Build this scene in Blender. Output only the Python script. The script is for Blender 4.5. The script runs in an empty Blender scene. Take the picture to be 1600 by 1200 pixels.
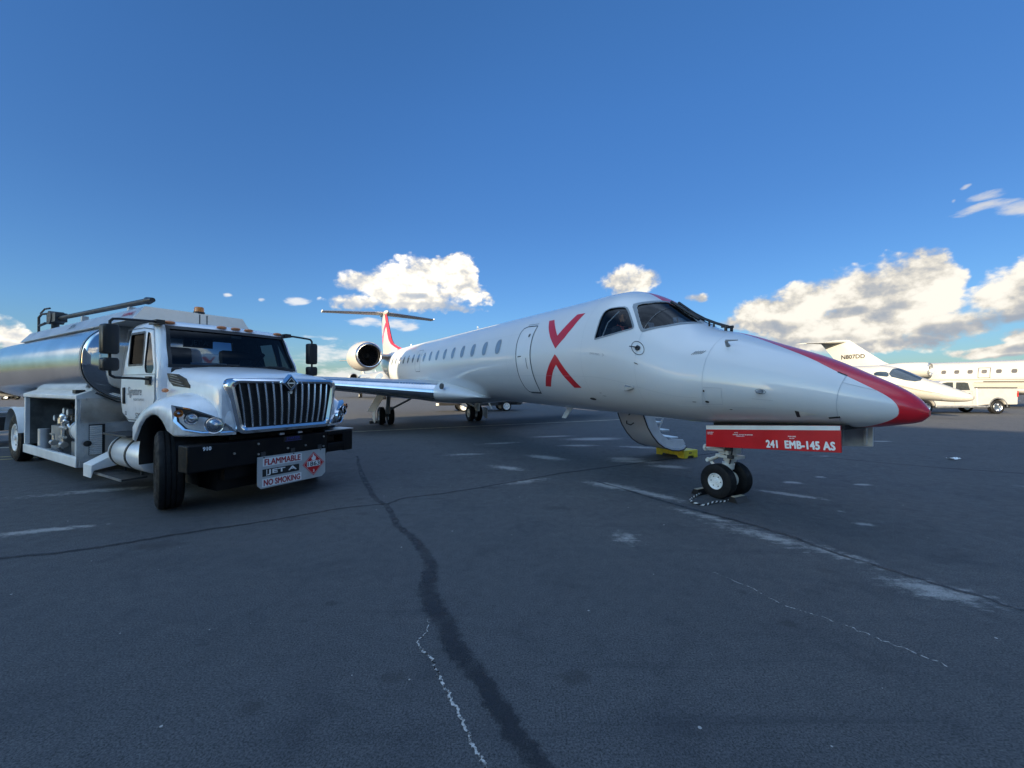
import bpy, bmesh, math, random
from mathutils import Vector, Matrix, Quaternion
R = math.radians
random.seed(7)
SC = bpy.context.scene
COL = SC.collection

# ---------------------------------------------------------------- camera
cam_d = bpy.data.cameras.new('camera')
cam = bpy.data.objects.new('camera', cam_d)
COL.objects.link(cam)
cam.location = (0, 0, 1.612)
cam.rotation_euler = (R(90) + 0.0070, 0.0, 0.0)
cam_d.sensor_fit = 'HORIZONTAL'
cam_d.sensor_width = 36.0
cam_d.lens = 36.0 * 643.04 / 1600.0
cam_d.clip_start = 0.05
cam_d.clip_end = 6000
SC.camera = cam

# ---------------------------------------------------------------- light
SUN_EL = 15.5          # degrees above the horizon
SUN_AZ = 50.0          # heading the sunlight travels to, from +X towards +Y
SUN_STRENGTH = 4.4
ZENITH_FILL = 8.6             # radiance of the overhead fill added to light the shade, before the sky strength
SKY_STRENGTH = 0.14
SC.view_settings.view_transform = 'Standard'
SC.view_settings.look = 'None'
SC.view_settings.gamma = 1.0
SC.view_settings.exposure = 1.6
SC.view_settings.use_curve_mapping = False

trav = Vector((math.cos(R(SUN_AZ)) * math.cos(R(SUN_EL)), math.sin(R(SUN_AZ)) * math.cos(R(SUN_EL)), -math.sin(R(SUN_EL))))
sun_d = bpy.data.lights.new('sun', 'SUN')
sun_d.energy = SUN_STRENGTH
sun_d.angle = R(0.4)
sun_d.color = (1.0, 0.82, 0.57)
sun = bpy.data.objects.new('sun', sun_d)
COL.objects.link(sun)
sun.rotation_euler = trav.to_track_quat('-Z', 'Y').to_euler()
sun.location = (-30, -20, 40)


class NT:
    """small helper to write node trees"""
    def __init__(self, tree):
        self.t = tree
        self.n = tree.nodes
        self.l = tree.links

    def add(self, typ, **kw):
        nd = self.n.new(typ)
        for k, v in kw.items():
            setattr(nd, k, v)
        return nd

    def put(self, sock, v):
        if v is None:
            return
        if isinstance(v, bpy.types.NodeSocket):
            self.l.new(v, sock)
        else:
            sock.default_value = v

    def math(self, op, a, b=None, c=None, clamp=False):
        nd = self.add('ShaderNodeMath', operation=op)
        nd.use_clamp = clamp
        for i, v in enumerate((a, b, c)):
            self.put(nd.inputs[i], v)
        return nd.outputs[0]

    def vmath(self, op, a, b=None):
        nd = self.add('ShaderNodeVectorMath', operation=op)
        self.put(nd.inputs[0], a)
        self.put(nd.inputs[1], b)
        return nd.outputs[1] if op in ('LENGTH', 'DOT_PRODUCT', 'DISTANCE') else nd.outputs[0]

    def ss(self, x, lo, hi, a=0.0, b=1.0):
        nd = self.add('ShaderNodeMapRange', interpolation_type='SMOOTHSTEP')
        self.put(nd.inputs['Value'], x)
        for k, v in (('From Min', lo), ('From Max', hi), ('To Min', a), ('To Max', b)):
            self.put(nd.inputs[k], v)
        return nd.outputs[0]

    def mix(self, f, a, b, typ='MIX'):
        nd = self.add('ShaderNodeMix', data_type='RGBA', blend_type=typ)
        self.put(nd.inputs[0], f)
        self.put(nd.inputs[6], a)
        self.put(nd.inputs[7], b)
        return nd.outputs[2]

    def noise(self, vec, scale, detail=4.0, rough=0.55, dist=0.0, lac=2.0):
        nd = self.add('ShaderNodeTexNoise')
        self.put(nd.inputs['Vector'], vec)
        nd.inputs['Scale'].default_value = scale
        nd.inputs['Detail'].default_value = detail
        nd.inputs['Roughness'].default_value = rough
        nd.inputs['Distortion'].default_value = dist
        nd.inputs['Lacunarity'].default_value = lac
        return nd.outputs[0]

    def mapping(self, vec, loc=(0, 0, 0), rot=(0, 0, 0), scale=(1, 1, 1)):
        nd = self.add('ShaderNodeMapping')
        self.put(nd.inputs[0], vec)
        nd.inputs[1].default_value = loc
        nd.inputs[2].default_value = rot
        nd.inputs[3].default_value = scale
        return nd.outputs[0]


# ---------------------------------------------------------------- sky with clouds
# cumulus lobes: azimuth, elevation (degrees), half width, half height, weight
CLOUDS = [
    (-20.0, 13.36, 3.62, 1.58, 1), (-16.3, 13.31, 4.26, 2.59, 1.3), (-13.13, 14.48, 3.71, 2.6, 1.3), (-8.67, 15.02, 3.13, 2.3, 1.3), (-6.39, 13.76, 1.94, 2.5, 1),
    (-11.86, 11.9, 8.48, 2.34, 1), (-20.47, 10.77, 4.69, 1.13, 0.9), (-7.44, 10.7, 4.55, 0.85, 0.8), (16.05, 13.81, 3.95, 2.26, 1), (18.25, 13.97, 2.41, 1.59, 1),
    (23.98, 11.37, 1.49, 0.7, 0.9), (44.86, 10.15, 2.51, 2.93, 1.3), (42.78, 9.68, 3.85, 3.3, 1.3), (39.5, 9.64, 4.25, 3.07, 1.3), (36.16, 9.16, 4.3, 2.8, 1.3),
    (32.2, 8.42, 4.47, 2.36, 1.3), (28.56, 7.82, 3.3, 1.38, 0.9), (40.02, 6.56, 8.96, 2.69, 1.3), (45.31, 7.01, 2.91, 2.96, 1.3), (34.38, 6.55, 4.86, 1.89, 1),
    (47.43, 5.98, 2.45, 1.55, 1), (51.21, 8.45, 2.81, 2.62, 1.3), (49.01, 7.93, 1.73, 1.6, 1), (54.15, 8.01, 3.38, 3.58, 1.3), (50.5, 6.46, 3.99, 1.23, 1),
    (51.21, 3.93, 2.1, 1.0, 1), (49.39, 2.98, 2.65, 0.75, 1), (-50.93, 4.18, 1.42, 0.89, 1), (-54.15, 4.66, 3.38, 2.07, 1), (-78, 9, 9, 3.5, 1),
    (-100, 12, 10, 3, 1), (75, 8, 9, 4, 1), (100, 10, 12, 4, 1), (-130, 8, 14, 4, 1), (150, 12, 14, 4, 1),
]
WISPS = [
    (49.84, 16.82, 1.71, 0.47, 0.9), (49.32, 15.98, 2.66, 0.48, 0.8), (48.07, 18.04, 0.56, 0.27, 0.5), (47.26, 17.21, 0.37, 0.22, 0.4), (52.57, 15.36, 2.31, 0.81, 1),
    (-27.38, 10.98, 1.69, 0.69, 0.8), (-34.92, 10.37, 0.72, 0.35, 0.6), (-30.98, 10.46, 0.52, 0.37, 0.5), (-23.9, 4.27, 5.21, 1.94, 0.6), (-22.4, 1.36, 6.08, 1.48, 0.7),
    (-15.22, 8.07, 3.32, 0.84, 0.8), (-19.52, 8.05, 3.48, 0.74, 0.7), (-29.24, 0.97, 4.75, 1.09, 0.7), (34.98, 4.12, 7.19, 0.73, 0.4), (46.6, 1.81, 5.08, 0.73, 0.5),
    (8.84, 1.28, 24.58, 1.23, 0.3), (-25.01, 6.39, 2.93, 0.48, 0.4), (-50.5, 3.37, 1.8, 0.56, 0.6),
]
CLOUD_BASES = [
    (-9.71, 10.3, 6.89, 1.02, 1), (-20.47, 10.12, 4.69, 0.81, 0.9), (-13.97, 12.14, 3.35, 0.66, 0.5), (39.07, 8.14, 1.83, 0.68, 1), (33.77, 7.33, 3.7, 0.73, 0.6),
    (43.02, 4.19, 5.26, 0.78, 1), (46.6, 5.46, 2.11, 0.85, 0.8), (50.86, 5.69, 3.21, 0.78, 1), (43.95, 7.93, 2.31, 0.63, 0.5), (51.03, 2.94, 2.12, 0.5, 0.9),
    (49.2, 2.24, 2.29, 0.41, 0.8), (34.98, 5.42, 7.19, 0.87, 0.6), (16.05, 11.69, 4.11, 0.66, 0.5), (-50.86, 3.4, 2.13, 0.45, 0.9),
]

world = bpy.data.worlds.new('World')
SC.world = world
world.use_nodes = True


def build_world():
    t = NT(world.node_tree)
    t.n.clear()
    out = t.add('ShaderNodeOutputWorld')
    bg = t.add('ShaderNodeBackground')
    bg.inputs[1].default_value = SKY_STRENGTH
    t.l.new(bg.outputs[0], out.inputs[0])
    sky = t.add('ShaderNodeTexSky', sky_type='NISHITA')
    sky.sun_disc = False
    sky.sun_elevation = R(SUN_EL)
    sky.sun_rotation = R(90.0 - (SUN_AZ + 180.0))
    sky.air_density = 1.0
    sky.dust_density = 0.4
    sky.ozone_density = 2.0
    hsv = t.add('ShaderNodeHueSaturation')
    hsv.inputs['Saturation'].default_value = 1.12
    hsv.inputs['Value'].default_value = 1.0
    t.l.new(sky.outputs[0], hsv.inputs['Color'])
    tc = t.add('ShaderNodeTexCoord')
    d = t.vmath('NORMALIZE', tc.outputs['Generated'])
    sep = t.add('ShaderNodeSeparateXYZ')
    t.l.new(d, sep.inputs[0])
    az = t.math('MULTIPLY', t.math('ARCTAN2', sep.outputs[0], sep.outputs[1]), 180 / math.pi)
    el = t.math('MULTIPLY', t.math('ARCSINE', sep.outputs[2]), 180 / math.pi)
    # clear, clean air: less yellow dust low down than the model gives
    hr = t.add('ShaderNodeValToRGB')
    hr.color_ramp.elements[0].position = 0.0
    hr.color_ramp.elements[0].color = (0.43, 0.57, 0.74, 1)
    hr.color_ramp.elements[1].position = 0.75
    hr.color_ramp.elements[1].color = (0.58, 0.90, 1.25, 1)
    for ps_, c_ in ((0.14, (0.48, 0.70, 1.00)), (0.36, (0.50, 0.745, 1.07)), (0.55, (0.545, 0.84, 1.20))):
        e = hr.color_ramp.elements.new(ps_)
        e.color = (*c_, 1)
    t.put(hr.inputs[0], t.math('DIVIDE', el, 60.0, clamp=True))
    skyc = t.mix(1.0, hsv.outputs[0], hr.outputs[0], 'MULTIPLY')
    # breakup of the outline, shared by every lobe
    wn = t.add('ShaderNodeTexNoise')
    t.put(wn.inputs['Vector'], d)
    wn.inputs['Scale'].default_value = 9.0
    wn.inputs['Detail'].default_value = 2.0
    wv = t.vmath('MULTIPLY', t.vmath('SUBTRACT', wn.outputs[1], (0.5, 0.5, 0.5)), (4.2, 2.6, 0.0))
    cb = t.add('ShaderNodeCombineXYZ')
    t.put(cb.inputs[0], az)
    t.put(cb.inputs[1], el)
    pos = t.vmath('ADD', cb.outputs[0], wv)

    def lobes(lst, k0):
        fld = None
        for a0, e0, w, h, k in lst:
            q = t.vmath('MULTIPLY', t.vmath('SUBTRACT', pos, (a0, e0, 0)), (1 / w, 1 / h, 0))
            f = t.math('SUBTRACT', k, t.vmath('DOT_PRODUCT', q, q))
            fld = f if fld is None else t.math('SMOOTH_MAX', fld, f, k0)
        return fld
    fld = t.math('MAXIMUM', lobes(CLOUDS, 0.25), -3.0)
    base = lobes(CLOUD_BASES, 0.2)
    ds = t.mapping(d, scale=(1, 1, 1.35))
    n1 = t.noise(ds, 13.0, 9.0, 0.62)
    n3 = t.noise(t.vmath('ADD', ds, (4.0, 1.0, 2.0)), 52.0, 5.0, 0.55)
    n2 = t.noise(t.vmath('ADD', ds, (-0.014, -0.006, 0.018)), 11.0, 6.0, 0.53)
    vor = t.add('ShaderNodeTexVoronoi', feature='SMOOTH_F1')
    t.put(vor.inputs['Vector'], t.vmath('ADD', ds, t.vmath('MULTIPLY', wn.outputs[1], (0.03, 0.03, 0.03))))
    vor.inputs['Scale'].default_value = 40.0
    vor.inputs['Smoothness'].default_value = 0.7
    vor2 = t.add('ShaderNodeTexVoronoi', feature='SMOOTH_F1')
    t.put(vor2.inputs['Vector'], t.vmath('ADD', ds, t.vmath('MULTIPLY', wn.outputs[1], (0.05, 0.05, 0.05))))
    vor2.inputs['Scale'].default_value = 95.0
    vor2.inputs['Smoothness'].default_value = 0.6
    billow = t.math('ADD', t.math('MULTIPLY', t.math('SUBTRACT', 0.5, vor.outputs['Distance']), 0.75), t.math('MULTIPLY', t.math('SUBTRACT', 0.5, vor2.outputs['Distance']), 0.40))
    dens = t.math('ADD', fld, t.math('MULTIPLY', t.math('SUBTRACT', n1, 0.5), 1.85))
    dens = t.math('ADD', dens, t.math('MULTIPLY', billow, 0.75))
    dens = t.math('ADD', dens, t.math('MULTIPLY', t.math('SUBTRACT', n3, 0.5), 0.8))
    alpha = t.ss(dens, -0.05, t.ss(n1, 0.35, 0.65, 0.95, 0.40))
    s = t.math('ADD', t.math('MULTIPLY', t.math('SUBTRACT', n1, n2), 2.6), t.math('MULTIPLY', billow, 0.50))
    bs = t.ss(t.math('ADD', base, t.math('MULTIPLY', t.math('SUBTRACT', n1, 0.5), 2.4)), -0.5, 0.9)
    s = t.math('SUBTRACT', s, t.math('MULTIPLY', bs, 0.50))
    s = t.math('SUBTRACT', s, t.math('MULTIPLY', t.ss(dens, 0.4, 1.7), 0.02))
    lum = t.ss(t.math('ADD', s, 0.78), 0.0, 1.05)
    ramp = t.add('ShaderNodeValToRGB')
    cr = ramp.color_ramp
    cr.elements[0].position = 0.0
    cr.elements[0].color = (2.9, 3.3, 3.9, 1)
    cr.elements[1].position = 1.0
    cr.elements[1].color = (8.2, 7.8, 7.0, 1)
    e = cr.elements.new(0.45)
    e.color = (4.3, 4.35, 4.4, 1)
    e = cr.elements.new(0.75)
    e.color = (6.2, 5.9, 5.3, 1)
    t.put(ramp.inputs[0], lum)
    wf = t.math('MAXIMUM', lobes(WISPS, 0.15), -2.0)
    ws = t.noise(t.mapping(d, rot=(0, 0, 0), scale=(1.0, 1.0, 3.2)), 22.0, 7.0, 0.6)
    wa = t.math('ADD', wf, t.math('MULTIPLY', t.math('SUBTRACT', ws, 0.5), 2.6))
    wa = t.math('MULTIPLY', t.ss(wa, -0.1, 0.95), 0.78)
    cl = t.mix(wa, skyc, (5.9, 5.8, 5.7, 1))
    cl = t.mix(alpha, cl, ramp.outputs[0])
    # added bright fill overhead, unseen above the frame, to lift the shaded surfaces
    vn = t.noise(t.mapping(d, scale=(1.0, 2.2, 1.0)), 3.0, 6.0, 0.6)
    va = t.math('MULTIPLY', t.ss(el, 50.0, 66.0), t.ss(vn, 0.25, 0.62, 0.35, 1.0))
    cl = t.mix(va, cl, (ZENITH_FILL * 0.58, ZENITH_FILL * 0.82, ZENITH_FILL * 1.22, 1))
    # the sky is far brighter on the sun's side (behind and left of the camera) than away from it
    ca = t.vmath('DOT_PRODUCT', d, tuple(-trav))
    glow = t.add('ShaderNodeMapRange', interpolation_type='SMOOTHERSTEP')
    for k_, v_ in (('From Min', 0.60), ('From Max', 0.98), ('To Min', 0.40), ('To Max', 1.6)):
        glow.inputs[k_].default_value = v_
    t.put(glow.inputs['Value'], ca)
    away = t.ss(ca, -1.0, -0.35, 0.74, 1.0)
    wt = t.mix(t.ss(ca, 0.55, 0.95), (1, 1, 1, 1), (1.35, 1.0, 0.62, 1))
    cl = t.mix(1.0, cl, wt, 'MULTIPLY')
    cl = t.vmath('SCALE', cl)
    sc_node = cl.node
    t.put(sc_node.inputs['Scale'], t.math('MULTIPLY', glow.outputs[0], away))
    t.l.new(cl, bg.inputs[0])


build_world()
world.cycles.sampling_method = 'MANUAL'
world.cycles.sample_map_resolution = 512

# ---------------------------------------------------------------- materials
def mat(name, color, rough=0.5, metal=0.0, coat=0.0, vary=0.06, vscale=3.0, bump=0.0, bscale=60.0, spec=0.5, emit=None, coat_rough=0.04, alpha=None):
    m = bpy.data.materials.new(name)
    m.use_nodes = True
    t = NT(m.node_tree)
    b = t.n['Principled BSDF']
    b.inputs['Metallic'].default_value = metal
    b.inputs['Coat Weight'].default_value = coat
    b.inputs['Coat Roughness'].default_value = coat_rough
    b.inputs['Specular IOR Level'].default_value = spec
    tc = t.add('ShaderNodeTexCoord').outputs['Object']
    if vary > 0:
        n = t.noise(tc, vscale, 6.0, 0.6)
        c2 = tuple(max(0.0, c * (1 - 2.2 * vary)) for c in color)
        c1 = tuple(min(1.0, c * (1 + 0.8 * vary)) for c in color)
        t.put(b.inputs['Base Color'], t.mix(t.ss(n, 0.3, 0.7), (*c2, 1), (*c1, 1)))
        t.put(b.inputs['Roughness'], t.ss(n, 0.25, 0.75, max(0.02, rough * (1 - vary * 2)), min(1, rough * (1 + vary * 2))))
    else:
        b.inputs['Base Color'].default_value = (*color, 1)
        b.inputs['Roughness'].default_value = rough
    if bump > 0:
        bn = t.add('ShaderNodeBump')
        bn.inputs['Strength'].default_value = bump
        bn.inputs['Distance'].default_value = 0.01
        t.put(bn.inputs['Height'], t.noise(tc, bscale, 4.0, 0.6))
        t.put(b.inputs['Normal'], bn.outputs[0])
    if emit:
        b.inputs['Emission Color'].default_value = (*emit[0], 1)
        b.inputs['Emission Strength'].default_value = emit[1]
    return m


def glass(name, tint, rough=0.01, refl=1.0):
    m = bpy.data.materials.new(name)
    m.use_nodes = True
    t = NT(m.node_tree)
    t.n.clear()
    out = t.add('ShaderNodeOutputMaterial')
    tr = t.add('ShaderNodeBsdfTransparent')
    tr.inputs[0].default_value = (*tint, 1)
    gl = t.add('ShaderNodeBsdfGlossy')
    gl.inputs['Roughness'].default_value = rough
    fr = t.add('ShaderNodeFresnel')
    fr.inputs[0].default_value = 1.52
    mx = t.add('ShaderNodeMixShader')
    t.put(mx.inputs[0], t.math('MULTIPLY', fr.outputs[0], refl, clamp=True))
    t.l.new(tr.outputs[0], mx.inputs[1])
    t.l.new(gl.outputs[0], mx.inputs[2])
    t.l.new(mx.outputs[0], out.inputs[0])
    return m


M = {}
M['jet_white'] = mat('aircraft_paint', (0.66, 0.68, 0.70), 0.34, coat=0.9, vary=0.03, vscale=0.7, coat_rough=0.06)
M['cream'] = mat('cream_paint', (0.42, 0.395, 0.35), 0.35, coat=0.6, vary=0.03, vscale=0.6)
M['red'] = mat('red_paint', (0.60, 0.006, 0.012), 0.35, coat=0.6, vary=0.05)
M['red2'] = mat('red_mark', (0.50, 0.012, 0.022), 0.4, coat=0.5, vary=0.04)
M['truck_white'] = mat('truck_paint', (0.84, 0.85, 0.86), 0.3, coat=0.7, vary=0.04, vscale=1.2)
M['white'] = mat('white_paint', (0.78, 0.78, 0.76), 0.45, coat=0.2, vary=0.06)
M['offwhite'] = mat('gear_white', (0.68, 0.68, 0.64), 0.4, coat=0.3, vary=0.10, vscale=6)
M['chrome'] = mat('chrome', (0.82, 0.83, 0.85), 0.07, metal=1.0, vary=0.04, vscale=4)
M['polished'] = mat('polished_aluminium', (0.66, 0.67, 0.69), 0.20, metal=1.0, vary=0.05, vscale=2.0)
M['mirror'] = mat('mirror_steel', (0.78, 0.79, 0.80), 0.17, metal=1.0, vary=0.08, vscale=1.2, bump=0.02, bscale=2.2)
M['alu'] = mat('brushed_aluminium', (0.62, 0.64, 0.66), 0.33, metal=1.0, vary=0.10, vscale=5)
M['alu_paint'] = mat('silver_paint', (0.50, 0.52, 0.54), 0.42, metal=0.45, vary=0.08, vscale=3)
M['pale_alu'] = mat('pale_aluminium', (0.72, 0.74, 0.76), 0.35, metal=0.25, coat=0.3, vary=0.05)
M['steel'] = mat('grey_steel', (0.30, 0.31, 0.32), 0.45, metal=0.6, vary=0.15, vscale=6)
M['dark_steel'] = mat('dark_steel', (0.06, 0.062, 0.065), 0.5, metal=0.3, vary=0.15)
M['black'] = mat('black_plastic', (0.012, 0.012, 0.013), 0.45, vary=0.15, vscale=8)
M['black_paint'] = mat('black_paint', (0.004, 0.004, 0.005), 0.55, vary=0.2, vscale=4, spec=0.25)
M['rubber'] = mat('rubber', (0.010, 0.010, 0.011), 0.85, vary=0.25, vscale=12, bump=0.25, bscale=90, spec=0.3)
M['rubber_dusty'] = mat('dusty_rubber', (0.035, 0.034, 0.033), 0.85, vary=0.3, vscale=9, spec=0.25)
M['cavity'] = mat('dark_interior', (0.020, 0.021, 0.024), 0.85, vary=0.2, spec=0.2)
M['interior'] = mat('grey_interior', (0.20, 0.20, 0.21), 0.8, vary=0.2, spec=0.3)
M['seat'] = mat('seat_cloth', (0.09, 0.10, 0.11), 0.9, vary=0.2, bump=0.2, spec=0.2)
M['gasket'] = mat('grey_gasket', (0.20, 0.23, 0.26), 0.5, vary=0.08)
M['line'] = mat('seam_line', (0.06, 0.075, 0.09), 0.6, vary=0.0)
M['faint'] = mat('faint_seam', (0.42, 0.45, 0.49), 0.5, vary=0.0)
M['cockpit_glass'] = mat('cockpit_glass', (0.02, 0.03, 0.045), 0.10, coat=0.6, vary=0.1)
M['jet_pane'] = mat('jet_cabin_pane', (0.085, 0.08, 0.075), 0.2, coat=0.4, vary=0.15, vscale=2)
M['dull_metal'] = mat('dull_metal', (0.42, 0.43, 0.44), 0.38, metal=0.8, vary=0.08)
M['cabin_pane'] = mat('cabin_pane', (0.20, 0.25, 0.31), 0.12, coat=0.8, vary=0.10, vscale=2)
M['amber'] = mat('amber_lens', (0.75, 0.22, 0.015), 0.25, coat=0.6, vary=0.08)
M['orange'] = mat('orange_lens', (0.62, 0.19, 0.05), 0.3, coat=0.4, vary=0.08)
M['red_lens'] = mat('red_lens', (0.45, 0.02, 0.015), 0.25, coat=0.6, vary=0.05)
M['yellow'] = mat('yellow_plastic', (0.80, 0.62, 0.03), 0.5, vary=0.10, vscale=9)
M['lamp_glass'] = glass('lamp_glass', (0.92, 0.94, 0.96))
M['glass_wind'] = glass('windscreen_glass', (0.26, 0.34, 0.42), 0.01, 0.75)
M['glass_side'] = glass('side_glass', (0.80, 0.86, 0.90), 0.01, 0.8)
M['glass_dark'] = glass('tinted_glass', (0.16, 0.20, 0.24), 0.01, 1.0)
M['glass_window'] = glass('cab_door_glass', (0.22, 0.25, 0.27), 0.01, 0.12)
M['skin'] = mat('skin', (0.46, 0.27, 0.19), 0.55, vary=0.10, vscale=20)
M['hair'] = mat('dark_hair', (0.018, 0.013, 0.010), 0.6, vary=0.3, vscale=40)
M['shirt'] = mat('dark_shirt', (0.030, 0.032, 0.040), 0.85, vary=0.15, vscale=20)
M['strap'] = mat('red_strap', (0.42, 0.10, 0.09), 0.7, vary=0.1)
M['text_black'] = mat('black_lettering', (0.015, 0.015, 0.018), 0.5, vary=0)
M['text_white'] = mat('white_lettering', (0.82, 0.82, 0.80), 0.5, vary=0)
M['text_grey'] = mat('grey_lettering', (0.25, 0.26, 0.28), 0.5, vary=0)
M['text_red'] = mat('red_lettering', (0.38, 0.02, 0.03), 0.5, vary=0)
M['text_blue'] = mat('blue_lettering', (0.03, 0.04, 0.28), 0.5, vary=0)
M['wood'] = mat('worn_wood', (0.50, 0.42, 0.30), 0.7, vary=0.2, vscale=8)
M['concrete'] = mat('concrete', (0.32, 0.31, 0.29), 0.85, vary=0.12)


def diamond_plate():
    m = mat('diamond_plate', (0.58, 0.61, 0.63), 0.36, metal=0.55, vary=0.10, vscale=4)
    t = NT(m.node_tree)
    b = t.n['Principled BSDF']
    tc = t.add('ShaderNodeTexCoord').outputs['Object']
    bn = t.add('ShaderNodeBump')
    bn.inputs['Strength'].default_value = 0.6
    bn.inputs['Distance'].default_value = 0.004
    w1 = t.add('ShaderNodeTexVoronoi', feature='F1')
    t.put(w1.inputs['Vector'], t.mapping(tc, rot=(0.3, 0.4, R(45)), scale=(1.0, 1.0, 1.0)))
    w1.inputs['Scale'].default_value = 42.0
    w1.inputs['Randomness'].default_value = 0.15
    t.put(bn.inputs['Height'], t.ss(w1.outputs['Distance'], 0.15, 0.42, 1.0, 0.0))
    t.put(b.inputs['Normal'], bn.outputs[0])
    return m


M['plate'] = diamond_plate()


# ---------------------------------------------------------------- mesh helpers
def pchip(xk, yk, x):
    n = len(xk)
    if x <= xk[0]:
        return yk[0]
    if x >= xk[-1]:
        return yk[-1]
    h = [xk[i + 1] - xk[i] for i in range(n - 1)]
    d = [(yk[i + 1] - yk[i]) / h[i] for i in range(n - 1)]
    m = [0.0] * n
    for i in range(1, n - 1):
        if d[i - 1] * d[i] > 0:
            w1 = 2 * h[i] + h[i - 1]
            w2 = h[i] + 2 * h[i - 1]
            m[i] = (w1 + w2) / (w1 / d[i - 1] + w2 / d[i])
    m[0] = d[0]
    m[-1] = d[-1]
    i = 0
    while xk[i + 1] < x:
        i += 1
    t = (x - xk[i]) / h[i]
    return (yk[i] * (1 + 2 * t) * (1 - t) ** 2 + h[i] * m[i] * t * (1 - t) ** 2
            + yk[i + 1] * t * t * (3 - 2 * t) + h[i] * m[i + 1] * t * t * (t - 1))


def frame_of(d):
    d = Vector(d).normalized()
    a = Vector((0, 0, 1)) if abs(d.z) < 0.95 else Vector((1, 0, 0))
    u = d.cross(a).normalized()
    return u, d.cross(u).normalized()


SPLIT = {'nose_port', 'panel_seam', 'exit_outline', 'sign_bracket', 'handle', 'vortex_generator', 'stair_side', 'handrail', 'tray_conduit', 'tank_saddle', 'vent_slat', 'tail_lamp', 'eyes', 'torque_link', 'side_stripe', 'step_edge'}


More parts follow.
